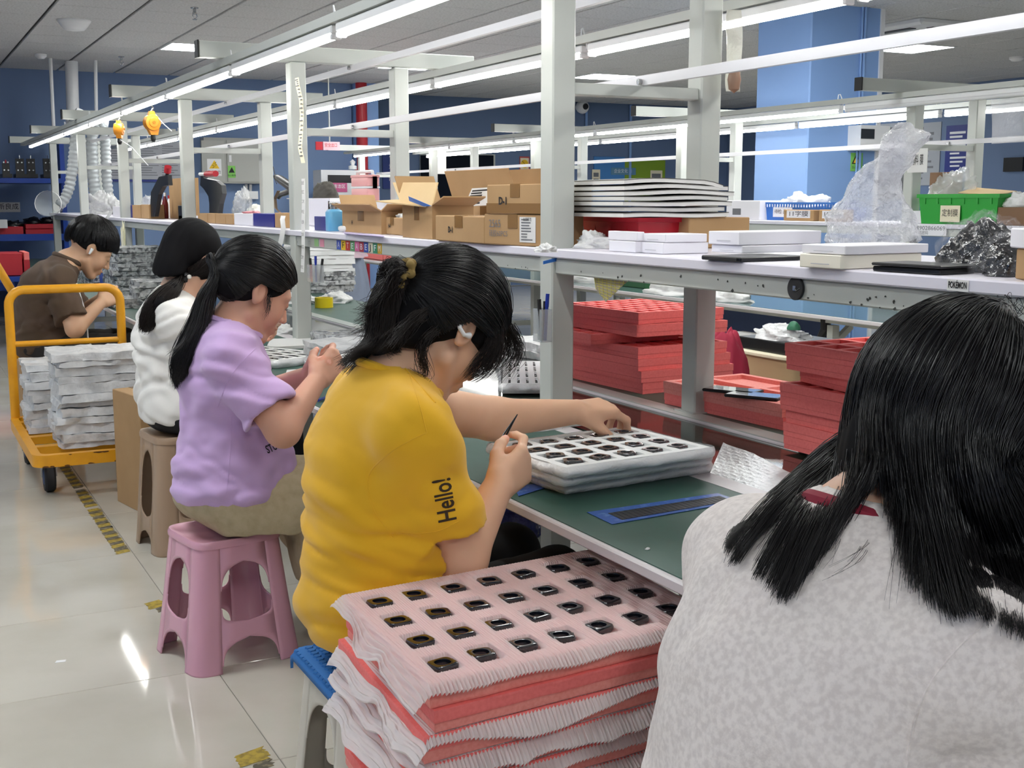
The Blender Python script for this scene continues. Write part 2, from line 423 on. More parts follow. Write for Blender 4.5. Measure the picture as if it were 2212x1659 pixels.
# ------------------------------------------------------------------ workbenches
ZT = .637; SB, ST, SBD = 1.036, 1.076, 1.10      # table; shelf rail bottom / top, shelf surface
def bench(X0, frames, y0, y1, label, edge_x, first):
    t = thing('workbench', label, 'workbench', (X0, y0, 0), 'grey steel assembly benches')
    fx, bx = X0 - .2575, X0 + .1925      # near faces of front and back posts
    for k, Y in enumerate(frames):
        for x in (fx, bx):
            box('post', (x, Y, ZT + .001), (x + .066, Y + .066, 1.775), m_grey, t, .004)
            box('foot_plate', (x - .012, Y - .012, ZT + .001), (x + .1, Y + .085, ZT + .005), m_grey, t)
        box('top_beam', (X0 - .62, Y + .008, 1.777), (X0 + .57, Y + .058, 1.84), m_grey, t, .003)
        box('beam_end', (X0 - .626, Y + .006, 1.775), (X0 - .62, Y + .06, 1.842), m_dark, t)
        box('cross_bar', (fx + .066, Y + .012, 1.485), (bx, Y + .054, 1.515), m_grey, t, .002)
        for x in (fx, bx): MB().box((x + .004, Y + .004, 0), (x + .062, Y + .062, ZT - .07)).build('leg', m_grey, t)
        for x in (edge_x + .16, X0 + .62): box('leg', (x, Y + .1, 0), (x + .045, Y + .145, ZT - .07), m_grey, t)
        MB().bar((edge_x + .08, Y + .12, .38), (edge_x + .3, Y + .12, ZT - .08), .03).build('brace', m_grey, t)
        box('foot_beam', (edge_x + .06, Y + .1, .17), (X0 + .66, Y + .14, .21), m_grey, t)
    # shelf
    box('shelf_board', (fx - .004, y0, ST + .001), (bx + .10, y1, SBD), m_board, t, .003)
    box('shelf_rail', (fx + .010, y0, SB), (fx + .055, y1, ST), m_grey, t, .003)
    box('shelf_rail', (bx + .012, y0, SB), (bx + .055, y1, ST), m_grey, t, .003)
    # strips running the length of the frames
    box('cable_strip', (X0 + .005, y0, 1.752), (X0 + .022, y1, 1.776), m_alu, t)
    box('cable_strip', (X0 + .015, y0, 1.516), (X0 + .03, y1, 1.541), m_alu, t)
    for Y in frames:
        for z in (1.525, 1.765):
            MB().lathe((X0 - .001 if z > 1.6 else X0 + .009, Y + .02, z), [(.008, -.004), (.008, .006)], 8, 'X').build('bolt', m_steel, t)
    # table: near board with mat, conveyor strip, far board
    nb = box('table_top', (edge_x, y0, ZT - .022), (fx + .035, y1, ZT - .002), m_edge, t, .003)
    box('bench_mat', (edge_x + .012, y0, ZT - .002), (fx - .005, y1, ZT), m_mat if first else m_glass, nb)
    box('rail_strip', (fx - .005, y0, ZT - .002), (fx + .05, y1, ZT + .001), m_edge, nb)
    box('conveyor_belt', (fx + .036, y0, ZT - .03), (bx - .05, y1, ZT - .006), m_belt if first else m_glass, t)
    fb = box('table_top', (bx - .049, y0, ZT - .034), (X0 + .70, y1, ZT), m_edge, t, .003)
    box('back_rail', (bx - .045, y0, ZT), (bx + .015, y1, ZT + .003), m_grey, fb)
    box('bench_mat', (bx + .016, y0, ZT), (X0 + .69, y1, ZT + .002), m_mat if first else m_glass, fb)
    box('apron', (edge_x + .16, y0, ZT - .060), (edge_x + .20, y1, ZT - .023), m_grey, t)
    box('apron', (X0 + .60, y0, ZT - .075), (X0 + .64, y1, ZT - .035), m_grey, t)
    return t
B1F = [.62, 2.73, 4.93, 7.0, 9.05, 11.05, 13.0]
B2F = [2.76, 4.86, 6.98, 9.1, 11.25, 13.3]
B1 = bench(1.7625, B1F, .3, 13.3, 'long grey bench with green mat where the women work', 1.06, True)
B2 = bench(5.10, B2F, 1.6, 13.5, 'long grey bench beyond the coral trays with a grey green top', 4.27, False)
for z in (): pass
# seam line of the near table
def light_row(X, z, joints, pitch, y0, y1, row, bench_obj, unlit=()):
    box('light_beam', (X - .022, y0, z + .046), (X + .022, y1, z + .073), m_grey, bench_obj)
    n = 0; y = joints
    while y - pitch > y0: y -= pitch
    while y + pitch < y1 + .3:
        a, b = y + .02, y + pitch - .02; mid = (a + b) / 2
        lit = n not in unlit
        lab = ('%s tube light along the %s, counted from the near end' % (ORD[n], row)) if lit else 'dark unlit tube light at the near end of the %s' % row
        t = thing('tube_light', lab, 'tube light', (X, a, z), 'tube lights over the benches')
        MB().box((X - .017, a, z + .016), (X + .017, b, z + .042), .004).build('housing', m_white, t)
        pr = [(X + .0155 * math.cos(q), a + .012, z + .016 + .016 * math.sin(q)) for q in np.linspace(PI, 2 * PI, 9)]
        MB().prism(pr, (0, b - a - .024, 0)).build('tube', m_tube if lit else m_white, t, smooth=True)
        for yy in (a, b - .012): box('end_cap', (X - .017, yy, z - .001), (X + .017, yy + .012, z + .0158), m_white, t, .003)
        MB().tube([(X, a - .012, z + .03), (X - .004, a - .012, z + .06), (X - .004, a + .01, z + .10), (X + .005, a + .035, z + .10), (X + .01, a + .045, z + .074)], .0025, 6, cap=False).build('hanger', m_white, t, smooth=True)
        y += pitch; n += 1
light_row(1.258, 1.703, 3.62, 1.24, .6, 13.0, 'row above the seated women', B1)
light_row(2.176, 1.703, 3.70, 1.30, 1.0, 13.4, 'row behind the tall front posts', B1)
light_row(4.78, 1.703, 5.33, 1.33, 3.6, 13.6, 'nearer row over the second bench', B2, unlit=(0,))
light_row(5.55, 1.703, 5.35, 1.28, 3.6, 13.4, 'farther row over the second bench', B2)
# ------------------------------------------------------------------ item builders
m_coral = M('coral foam', 'f97f7b', rough=.75, noise=(160, 'f27672', .4, .7), bump=(900, .15, .002))
m_coral2 = M('pale coral foam', 'f59a90', rough=.75, noise=(160, 'ee8c82', .4, .7), bump=(900, .15, .002))
m_wfoam = M('white foam', 'eceded', rough=.6, bump=(400, .1, .002))
m_film = M('clear film', 'f4f5f7', rough=.12, alpha=.34, spec=.8, bump=(35, .9, .012))
m_wfilm = M('milky film', 'f0f0f0', rough=.22, alpha=.80, spec=.6, bump=(30, .8, .012))
m_tissue = M('pleated tissue', 'fbf6f5', rough=.6, alpha=.74, wave=(70, .5, .004, 'X', .6), translucent=.25)
m_tissue2 = M('pleated tissue edge', 'fbf6f5', rough=.6, alpha=.86, wave=(70, .5, .004, 'X', .6), translucent=.25)
m_card = M('brown cardboard', 'b08d63', rough=.8, noise=(5, 'a6835a', .4, .7), bump=(60, .08, .003))
m_cardl = M('pale cardboard', 'd6b98c', rough=.8, noise=(5, 'ceb083', .4, .7))
m_cardd = M('dark cardboard', '80624a', rough=.8)
m_tape = M('brown packing tape', '9a7446', rough=.2, spec=.7, alpha=.75)
m_wbox = M('white carton', 'eceaf0', rough=.45)
m_cbox = M('cream carton', 'efe9d9', rough=.5)
m_wcase = M('dark navy watch case', '14171f', rough=.12, spec=.9, coat=.6)
m_pink = M('pink plastic', 'e9a9a6', rough=.4)
m_orange = M('orange plastic', 'f09a2c', rough=.35)
m_black = M('satin black', '131316', rough=.3)
m_foil = M('silver foil', 'e6e9ea', rough=.3, metal=.35, bump=(120, .6, .004))

def superq(n, rx, ry, p):
    out = []
    for k in range(n):
        t = 2 * PI * k / n; c, s = math.cos(t), math.sin(t)
        out.append((rx * math.copysign(abs(c) ** (2 / p), c), ry * math.copysign(abs(s) ** (2 / p), s)))
    return out
def loft(rings, cap0=True, cap1=True):
    """rings: equal-length lists of points"""
    n = len(rings[0]); v = [p for r in rings for p in r]; f = []
    for i in range(len(rings) - 1):
        for j in range(n):
            j2 = (j + 1) % n; f.append((i * n + j, i * n + j2, (i + 1) * n + j2, (i + 1) * n + j))
    if cap0: f.append(tuple(range(n))[::-1])
    if cap1: f.append(tuple((len(rings) - 1) * n + j for j in range(n)))
    return MB().add(v, f)
def waffle(sx, sy, h, nx, ny, rib=.014, depth=None, rim=None, jitter=0.0):
    """foam slab with nx x ny pockets, local origin at a lower corner"""
    depth = depth or h * .6; rim = rim or rib
    def cuts(L, n):
        c = [0]; w = (L - 2 * rim - (n - 1) * rib) / n; x = rim
        for i in range(n): c += [x, x + w]; x += w + rib
        return c + [L]
    xs, ys = cuts(sx, nx), cuts(sy, ny); m = MB(); v = []; f = []
    poc = lambda i, j: i % 2 == 1 and j % 2 == 1
    def quad(a, b, c, d): 
        n = len(v); v.extend((a, b, c, d)); f.append((n, n + 1, n + 2, n + 3))
    for i in range(len(xs) - 1):
        for j in range(len(ys) - 1):
            x0, x1, y0, y1 = xs[i], xs[i + 1], ys[j], ys[j + 1]; z = h - depth if poc(i, j) else h
            quad((x0, y0, z), (x1, y0, z), (x1, y1, z), (x0, y1, z))
            if poc(i, j):
                quad((x0, y0, h), (x1, y0, h), (x1, y0, z), (x0, y0, z)); quad((x1, y1, h), (x0, y1, h), (x0, y1, z), (x1, y1, z))
                quad((x0, y1, h), (x0, y0, h), (x0, y0, z), (x0, y1, z)); quad((x1, y0, h), (x1, y1, h), (x1, y1, z), (x1, y0, z))
    for a, b in (((0, 0), (sx, 0)), ((sx, 0), (sx, sy)), ((sx, sy), (0, sy)), ((0, sy), (0, 0))):
        quad((a[0], a[1], 0), (b[0], b[1], 0), (b[0], b[1], h), (a[0], a[1], h))
    quad((0, sy, 0), (sx, sy, 0), (sx, 0, 0), (0, 0, 0))
    return m.add(v, f)
def place(o_x, o_y, o_z, rz): return Matrix.Translation((o_x, o_y, o_z)) @ Matrix.Rotation(rz, 4, 'Z')
def crumple_box(name, lo, hi, mat, parent, seed, amp=.01, res=.02, rz=0.0, freq=14, top=None, sag=0.0, **k):
    """box whose skin is wrinkled film: subdivided, then displaced"""
    lo = np.array(lo, float); hi = np.array(hi, float); c = (lo + hi) / 2; h = (hi - lo) / 2
    n = [max(2, int(round(2 * h[a] / res))) for a in range(3)]; V = []; F = []
    for ax in range(3):
        a, b = [q for q in range(3) if q != ax]
        for sg in (-1, 1):
            base = len(V)
            for i in range(n[a] + 1):
                for j in range(n[b] + 1):
                    p = [0, 0, 0]; p[ax] = sg; p[a] = -1 + 2 * i / n[a]; p[b] = -1 + 2 * j / n[b]; V.append(p)
            for i in range(n[a]):
                for j in range(n[b]):
                    q = (base + i * (n[b] + 1) + j, base + (i + 1) * (n[b] + 1) + j, base + (i + 1) * (n[b] + 1) + j + 1, base + i * (n[b] + 1) + j + 1)
                    F.append(q if (sg > 0) ^ (ax == 1) else q[::-1])
    V = np.array(V, float); P = V * h
    N = V / np.maximum(1e-6, np.linalg.norm(V, axis=1))[:, None]
    d = np.stack([fbm(P + c, seed + a, freq, 4, (1, 1, 1.8)) for a in range(3)], 1)
    d = np.sign(d) * np.abs(d) ** .8
    P = P + d * amp * np.array([1, 1, .55])
    P[:, 2] -= sag * (np.abs(V[:, 0]) ** 2 + np.abs(V[:, 1]) ** 2) * .5
    P[:, 2] = np.maximum(P[:, 2], -h[2])
    cs, sn = math.cos(rz), math.sin(rz)
    Q = np.stack([P[:, 0] * cs - P[:, 1] * sn, P[:, 0] * sn + P[:, 1] * cs, P[:, 2]], 1) + c
    me = bpy.data.meshes.new(name); me.from_pydata([tuple(p) for p in Q], [], F); me.update()
    import bmesh
    bm = bmesh.new(); bm.from_mesh(me); bmesh.ops.remove_doubles(bm, verts=bm.verts, dist=1e-5); bm.to_mesh(me); bm.free()
    return link(name, me, mat, parent, True, fix=False, **k)
def heap(name, c, sx, sy, h, mat, parent, seed, n=18, sharp=1.0, **k):
    """crumpled soft heap sitting at c"""
    V = []; F = []
    for i in range(n + 1):
        for j in range(2 * n):
            a = PI / 2 * i / n; b = 2 * PI * j / (2 * n); V.append((math.cos(a) * math.cos(b), math.cos(a) * math.sin(b), math.sin(a)))
    for i in range(n):
        for j in range(2 * n):
            j2 = (j + 1) % (2 * n); F.append((i * 2 * n + j, i * 2 * n + j2, (i + 1) * 2 * n + j2, (i + 1) * 2 * n + j))
    V = np.array(V); d = 1 + .34 * sharp * fbm(V, seed, 2.2, 4)
    rid = 1 - .25 * sharp * np.abs(fbm(V, seed + 9, 3.5, 3)); P = V * (d * rid)[:, None] * np.array([sx / 2, sy / 2, h]); P[:, 2] = np.maximum(P[:, 2], 0)
    me = bpy.data.meshes.new(name); me.from_pydata([tuple(p + np.array(c)) for p in P], [], F); me.update()
    return link(name, me, mat, parent, 'all', fix=False, **k)
def zat(p, ypx):
    """height above the point p that shows at picture row ypx"""
    q = np.array(p) - CAMW
    x = CX + FPX * (q @ _r) / (q @ _f); a = ray(x, ypx); s = math.hypot(q[0], q[1]) / math.hypot(a[0], a[1]); return CAM_Z + a[2] * s
class Oriented:
    """an upright box standing on plane z: c = near lower corner, l / r = lower corners left and right of it"""
    def __init__(s, c, l, r, top, z, depth=None):
        s.C = at_z(*c, z); L = at_z(*l, z); R = at_z(*r, z)
        s.ux = (R - s.C); s.w = s.ux.length; s.ux.normalize(); s.uy = Vector((-s.ux.y, s.ux.x, 0))
        s.d = (L - s.C).length if depth is None else depth
        if (L - s.C).dot(s.uy) < 0: s.uy = -s.uy
        s.h = zat(s.C, top) - z; s.z = z
        s.build_matrix()
    def build_matrix(s):
        m = Matrix((s.ux, s.uy, Vector((0, 0, 1)))).transposed().to_4x4(); m.translation = s.C; s.m = m; return s
    def p(s, x, y, z): return s.m @ Vector((x * s.w, y * s.d, z * s.h))
def oL(c, l, r, top, z):
    """as Oriented, but the long visible face runs from l to c and fixes the direction"""
    o = Oriented(c, l, r, top, z); L = at_z(*l, z)
    v = L - o.C; o.d = v.length; o.uy = v.normalized(); o.ux = Vector((o.uy.y, -o.uy.x, 0)); o.w = max(.02, (at_z(*r, z) - o.C).dot(o.ux)); return o.build_matrix()
def pbox(name, label, cat, o, mat, lid=None, bev=.002, group=None, part='body'):
    t = thing(name, label, cat, o.C, group)
    if lid:
        MB().box((0, 0, 0), (o.w, o.d, o.h * (1 - lid) - .001), bev).xf(o.m).build(part, mat, t)
        MB().box((-.002, -.002, o.h * (1 - lid)), (o.w + .002, o.d + .002, o.h), bev).xf(o.m).build('lid', mat, t)
    else: MB().box((0, 0, 0), (o.w, o.d, o.h), bev).xf(o.m).build(part, mat, t)
    return t
def face_rect(o, face, u0, v0, u1, v1, mat, parent, name, off=.0008):
    """flat label on face 'R' (x-z at y=0), 'L' (y-z at x=0) or 'T'"""
    if face == 'R': pts = [o.p(u, 0, v) - o.uy * off for u, v in ((u0, v0), (u1, v0), (u1, v1), (u0, v1))]; n = -o.uy
    elif face == 'L': pts = [o.p(0, 1 - u, v) - o.ux * off for u, v in ((u0, v0), (u1, v0), (u1, v1), (u0, v1))]; n = -o.ux
    else: pts = [o.p(u, v, 1) + Vector((0, 0, off)) for u, v in ((u0, v0), (u1, v0), (u1, v1), (u0, v1))]; n = Vector((0, 0, 1))
    return MB().prism(pts, n * .0006).build(name, mat, parent)
def face_text(o, face, u, v, s, size, mat, parent, width=None, off=.0022, bold=0.0):
    if face == 'R': text(s, size, mat, parent, o.p(u, 0, v), o.ux, (0, 0, 1), width=width, off=off, bold=bold)
    else: text(s, size, mat, parent, o.p(0, 1 - u, v), -o.uy, (0, 0, 1), width=width, off=off, bold=bold)
def scribble(o, face, u, v, w, h, mat, parent, seed, name='pen_mark', r=.0016, loops=2):
    """hand-drawn pen strokes"""
    rr = random.Random(seed); m = MB()
    for k in range(loops):
        pts = []
        x = u - w / 2 + w * k / loops
        for q in range(7): pts.append((x + w / loops * (q / 6.0) * .8 + rr.uniform(-.1, .1) * w, v + rr.uniform(-.5, .5) * h))
        P = [o.p(a, 0, b) - o.uy * .001 if face == 'R' else o.p(0, 1 - a, b) - o.ux * .001 for a, b in pts]
        m.tube(P, r, 4)
    return m.build(name, mat, parent)
def lines_block(o, face, u0, v0, u1, v1, n, mat, parent, seed=1, name='print_lines'):
    rr = random.Random(seed); m = MB()
    for i in range(n):
        v = v1 - (v1 - v0) * (i + .5) / n; e = u0 + (u1 - u0) * rr.uniform(.45, 1); hh = (v1 - v0) / n * .22
        q = [(u0, v - hh), (e, v - hh), (e, v + hh), (u0, v + hh)]
        P = [(o.p(a, 0, b) - o.uy * .0016) if face == 'R' else (o.p(0, 1 - a, b) - o.ux * .0016) for a, b in q]
        n0 = -o.uy if face == 'R' else -o.ux
        m.prism(P, n0 * .0004)
    return m.build(name, mat, parent)

# ------------------------------------------------------------------ watch cases
def watch_case_proto(label, group, mat=None, s=1.0, flat=False):
    t = thing('watch_case', label, 'watch case', (0, 0, 0), group)
    n = 28; O = lambda k, z, p=5: [(x * k, y * k, z) for x, y in superq(n, .0215 * s, .0185 * s, p)]
    I = lambda r, z: [(x, y, z) for x, y in superq(n, r * s, r * s * .93, 2.4)]
    loft([I(.0125, .001), O(.9, 0), O(1.0, .003), O(1.0, .0075), O(.93, .0105), O(.80, .0112), I(.0128, .0108), I(.0122, .0085), I(.0125, .001)], False, False).build('case', mat or m_wcase, t, smooth=True)
    m = MB(); m.lathe((.0213 * s, .006 * s, .0055), [(.0035, -.002), (.0035, .002)], 10, 'X'); m.build('crown', m_black, t)
    MB().box((.0207 * s, -.011 * s, .0045), (.0222 * s, -.004 * s, .0065)).build('side_button', m_black, t)
    return t

# ------------------------------------------------------------------ the pink tray stack in front
TZ = .56
TA = Vector((.702, 1.612, 0)); trz = math.atan2(.02, .5)
tm = place(TA.x, TA.y, 0, math.radians(3.2)); TSX, TSY = .515, .495
NXP, NYP = 7, 4
def tray_pts(i, j):  # pocket centre, i along X, j from the far row to the near row
    a = at_z(817, 1300, TZ); b = at_z(1272, 1213, TZ); c = at_z(955, 1433, TZ); d = at_z(1444, 1316, TZ)
    u, v = i / 6, j / 3; return (a * (1 - u) + b * u) * (1 - v) + (c * (1 - u) + d * u) * v
# footprint from the pockets
P00, P60, P03, P63 = tray_pts(0, 0), tray_pts(6, 0), tray_pts(0, 3), tray_pts(6, 3)
ex = (P60 - P00) / 6; ey = (P03 - P00) / 3
def tuv(u, v, z):
    """tray coordinates in pocket units: u 0..7 along the row, v 0..4 from far to near"""
    p = P00 + ex * (u - .5) + ey * (v - .5); return Vector((p.x, p.y, z))
def tray_slab(name, z0, z1, u0, u1, v0, v1, mat, parent, pockets=False, seed=0, wob=.0):
    r = random.Random(seed); m = MB()
    if not pockets:
        n = 12; ring = []
        E = [(u0 + (u1 - u0) * k / n, v1) for k in range(n)] + [(u1, v1 + (v0 - v1) * k / n) for k in range(n)] + [(u1 + (u0 - u1) * k / n, v0) for k in range(n)] + [(u0, v0 + (v1 - v0) * k / n) for k in range(n)]
        J = [(r.uniform(-wob, wob), r.uniform(-wob, wob)) for _ in E]
        rings = []
        for z, s in ((z0, .0), (z0 + .003, .012), (z1 - .003, .012), (z1, .0)):
            cu, cv = (u0 + u1) / 2, (v0 + v1) / 2
            rings.append([tuv(cu + (u + a - cu) * (1 + s * .3), cv + (v + b - cv) * (1 + s * .3), z) for (u, v), (a, b) in zip(E, J)])
        return loft(rings).build(name, mat, parent)
    hw = .17; Q = []
    def q(*p): n = len(m.v); m.v.extend(tuple(tuv(*a)) for a in p); m.f.append((n, n + 1, n + 2, n + 3))
    us = [u0]; vs_ = [v0]
    for i in range(NXP): us += [i + hw, i + 1 - hw]
    for j in range(NYP): vs_ += [j + hw, j + 1 - hw]
    us.append(u1); vs_.append(v1); zp = z1 - .014
    for i in range(len(us) - 1):
        for j in range(len(vs_) - 1):
            a, b, c, d = us[i], us[i + 1], vs_[j], vs_[j + 1]; pk = i % 2 == 1 and j % 2 == 1; z = zp if pk else z1
            q((a, d, z), (b, d, z), (b, c, z), (a, c, z))
            if pk:
                q((a, c, z1), (b, c, z1), (b, c, z), (a, c, z)); q((a, d, z1), (b, d, z1), (b, d, z), (a, d, z))
                q((a, c, z1), (a, d, z1), (a, d, z), (a, c, z)); q((b, c, z1), (b, d, z1), (b, d, z), (b, c, z))
    for a, b in (((u0, v0), (u1, v0)), ((u1, v0), (u1, v1)), ((u1, v1), (u0, v1)), ((u0, v1), (u0, v0))):
        q((*a, z0), (*b, z0), (*b, z1), (*a, z1))
    q((u0, v0, z0), (u1, v0, z0), (u1, v1, z0), (u0, v1, z0))
    return m.build(name, mat, parent)
U0, U1, V0, V1 = -.12, 7.12, -.1, 4.12
def liner(zt, seed, outL, outF, outB, outR, drop, label, pockets=False, nu=330, nv=64, mat=None, shift=(0, 0)):
    """a pleated tissue sheet lying on the tray whose top is zt, its rims hanging over"""
    rng = np.random.default_rng(seed)
    us = np.linspace(U0 - outL, U1 + outR, nu); vs_ = np.linspace(V0 - outB, V1 + outF, nv)
    UU, VV = np.meshgrid(us, vs_, indexing='ij')
    n1 = .6 * fbm(np.stack([UU.ravel() * .5, VV.ravel() * .5, 0 * UU.ravel()], 1), seed, 1.0, 3).reshape(UU.shape)
    edge = fbm(np.stack([UU.ravel() * .9, VV.ravel() * .9, 0 * UU.ravel()], 1), seed + 5, 1.0, 3).reshape(UU.shape)
    # ragged rim: pull the border in and out
    wv = np.clip((VV - V1) / max(outF, .01), 0, 1); VV2 = VV + wv * edge * outF * .45
    wb = np.clip((V0 - VV) / max(outB, .01), 0, 1); VV2 = VV2 - wb * edge * outB * .4
    wl = np.clip((U0 - UU) / max(outL, .01), 0, 1); UU2 = UU - wl * edge * outL * .35
    dx = np.maximum(0, np.maximum(U0 - UU2, UU2 - U1)) * .090; dy = np.maximum(0, np.maximum(V0 - VV2, VV2 - V1)) * .115
    d = np.sqrt(dx ** 2 + dy ** 2)
    sl = drop * (1.0 + .7 * n1)
    z = np.full(UU.shape, zt + .0022) - d * np.clip(sl, .1, 2.5)
    if pockets:
        fu = np.abs((UU - np.floor(UU)) - .5); fv = np.abs((VV - np.floor(VV)) - .5)
        ins = (UU > 0) & (UU < 7) & (VV > 0) & (VV < 4)
        s = np.clip((.315 - fu) / .05, 0, 1) * np.clip((.315 - fv) / .05, 0, 1)
        z = np.where(ins, z - .0115 * s * s * (3 - 2 * s), z)
        z = np.where(ins, z + .0006 * np.sin(UU * 2 * PI * 17), z)
    border = np.clip(d / .012, 0, 1)
    pl = np.sin(UU * 2 * PI * 11 + 3 * n1)
    z = z + border * (.0042 * pl + .010 * n1 * np.clip(d / .04, 0, 1))
    z = np.where((d < 1e-6), z + .0003 * pl, z)
    VVs = VV2 + border * .035 * pl * (wv + wb)
    px = P00.x + ex.x * (UU2 - .5) + ey.x * (VVs - .5); py = P00.y + ex.y * (UU2 - .5) + ey.y * (VVs - .5)
    # rims hang: pull horizontally back as they drop
    me = grid_mesh('tissue_liner', np.stack([px, py, z], 2))
    return link('tissue_liner', me, mat or m_tissue, None, 'all', fix=False, label=label, cat='paper')
def coral_tray(z0, z1, du, dv, label, pockets=False, seed=0, mat=None, ext=(0, 0, 0, 0)):
    c = tuv(3.5, 2, z0); t = thing('foam_tray', label, 'foam tray', c, 'coral foam trays stacked beside the yellow shirt')
    h = z1 - z0
    if pockets: tray_slab('tray', z0 + h * .45, z1, U0, U1, V0, V1, m_coral, t, True)
    else: tray_slab('tray', z0 + h * .45, z1, U0 + du - ext[0], U1 + du, V0 + dv, V1 + dv + ext[1], mat or m_coral, t, False, seed, .012)
    tray_slab('base_sheet', z0, z0 + h * .45 - .0008, U0 + du + .02, U1 + du - .03, V0 + dv + .02, V1 + dv - .02, m_coral2, t, False, seed + 50, .015)
    return t
zt = TZ
coral_tray(TZ - .036, TZ, 0, 0, 'topmost coral tray of the front stack, holding rows of watch cases', True)
liner(TZ, 3, .42, .14, .16, .06, .75, 'pink looking pleated tissue under the rows of watch cases on top of the front stack', True, 420, 110)
levels = [  # z top of the tray below, shift, label
    (-.037, .034, .10, .05, 'second coral tray down in the front stack, its edge split and pale'),
    (-.072, None, .62, .30, 'long white pleated tissue hanging below the second coral tray'),
    (-.073, .040, -.25, .03, 'third coral tray down in the front stack, bright red side'),
    (-.114, None, .80, .34, 'torn white tissue rim spilling over the middle of the front stack'),
    (-.115, .036, .05, .02, 'fourth coral tray down in the front stack, thin red strip showing'),
    (-.152, None, .55, .30, 'crumpled white tissue low in the front stack'),
    (-.153, .036, -.20, .03, 'fifth coral tray down in the front stack'),
    (-.190, None, .70, .28, 'lowest visible white tissue of the front stack'),
    (-.191, .036, .1, .0, 'sixth coral tray down, at the foot of the picture'),
]
for k, (dz, th, a, b, lab) in enumerate(levels):
    if th: coral_tray(TZ + dz - th + .0005, TZ + dz, a * .6, b, lab, False, 20 + k, m_coral if k in (2, 4, 8) else m_coral)
    else: liner(TZ + dz - .0015, 40 + k, a * [.75, .5, .85, .4][(k // 2) % 4], .10 + b * .3, .10, .05, [1.0, .8, .95, .8][(k // 2) % 4], lab, nu=300, nv=64, mat=m_tissue2)
zz = TZ - .191 - .036
k = 0
while zz > .19:
    h = min(.036, zz - .0005); coral_tray(max(.0005, zz - .0365), zz - .0005, .05 * (-1) ** k, .02, 'coral tray low in the front stack, %s one over the carton' % ['upper', 'second', 'third', 'lower', 'lowest'][k], False, 80 + k); zz -= .0367; k += 1
c_ = tuv(3.5, 2, 0); box('carton', (c_.x - .22, c_.y - .2, .0005), (c_.x + .22, c_.y + .2, zz - .0005), m_card, None, .003, label='brown carton on the floor carrying the front tray stack', cat='box')
proto = watch_case_proto('', 'watch cases in the pink tray', s=.95); used = False
ROWS = ['far row', 'second row from the back', 'third row from the back', 'front row']
for j in range(4):
    for i in range(7):
        p = tray_pts(i, j); rz = trz + RNG.uniform(-.22, .22) + (PI if RNG.random() < .2 else 0)
        lab = 'dark watch case, %s from left, %s of pink tray' % (ORD[i], ROWS[j])
        l = (p.x + RNG.uniform(-.004, .004), p.y + RNG.uniform(-.003, .003), TZ - .0085)
        if not used: proto.location = l; proto.rotation_euler.z = rz; proto['label'] = lab; used = True
        else: dup(proto, l, rz, lab)

# ------------------------------------------------------------------ white trays with wrapped cases
def white_tray(c, l, r, z, h, label, cat='tray', nx=5, ny=4, cases=0, film=True, seed=1, group=None, lbl=''):
    o = Oriented(c, l, r, 0, z); o.h = h
    t = thing('film_tray', label, cat, o.C, group)
    waffle(o.w, o.d, h, nx, ny, .02, h * .45, .018).xf(o.m).build('tray', m_wfoam, t)
    if film:
        # film skirt around the sides, rumpled
        n = 120; rows = 6; P = np.zeros((n, rows, 3)); L = 2 * (o.w + o.d)
        for i in range(n):
            s = L * i / n
            if s < o.w: q = Vector((s, 0, 0)); nn = Vector((0, -1, 0))
            elif s < o.w + o.d: q = Vector((o.w, s - o.w, 0)); nn = Vector((1, 0, 0))
            elif s < 2 * o.w + o.d: q = Vector((o.w - (s - o.w - o.d), o.d, 0)); nn = Vector((0, 1, 0))
            else: q = Vector((0, o.d - (s - 2 * o.w - o.d), 0)); nn = Vector((-1, 0, 0))
            for k in range(rows):
                v = k / (rows - 1); P[i, k] = q + nn * (.004 + .012 * (1 - v) * v * 3) + Vector((0, 0, h * v + .001))
        F = P.reshape(-1, 3); dsp = fbm(F, seed, 22, 3)[:, None] * .006; cen = np.array([o.w / 2, o.d / 2, 0]); dr = F - cen; dr[:, 2] = 0; dr /= np.linalg.norm(dr, axis=1)[:, None] + 1e-6
        F = F + dr * np.abs(dsp); F[:, 2] += dsp[:, 0] * .4; F[:, 2] = np.maximum(F[:, 2], .0008)
        P = F.reshape(P.shape); P = np.array([[tuple(o.m @ Vector(x)) for x in row] for row in P])
        link('film_skirt', grid_mesh('film_skirt', P, True), m_wfilm, t, 'all', fix=False)
    return t, o
def wrapped_cases(o, h, nx, ny, z, label, group, skip=(), s=.95):
    global wproto
    m = M('film wrapped watch case', '12151c', rough=.08, spec=1.0, coat=1.0, bump=(120, .8, .006))
    pr = None
    for j in range(ny):
        for i in range(nx):
            if (i, j) in skip: continue
            q = o.m @ Vector((.018 + (o.w - .036) * (i + .5) / nx, .018 + (o.d - .036) * (j + .5) / ny, h - h * .45 + .001))
            rz = RNG.uniform(-.5, .5); lab = label % (ORD[i], ORD[j])
            if pr is None:
                pr = watch_case_proto(lab, group, m, s); pr.location = q; pr.rotation_euler.z = rz
            else: dup(pr, q, rz, lab)
ta, oa = white_tray((1222, 1068), (1118, 1012), (1532, 1020), ZT + .0006, .024, 'bottom white film wrapped tray of the pile under her reaching hand', seed=5)
tb, ob = white_tray((1218, 1052), (1116, 996), (1530, 1003), ZT + .0256, .022, 'middle white film wrapped tray of the pile under her reaching hand', seed=6)
tc_, oc = white_tray((1221, 1034), (1114, 974), (1536, 988), ZT + .0486, .022, 'top white tray of film wrapped watch cases under her reaching hand', seed=7)
wrapped_cases(oc, .022, 5, 4, 0, 'film wrapped dark watch case on the white tray, %s along and %s back', 'wrapped cases on the top white tray')

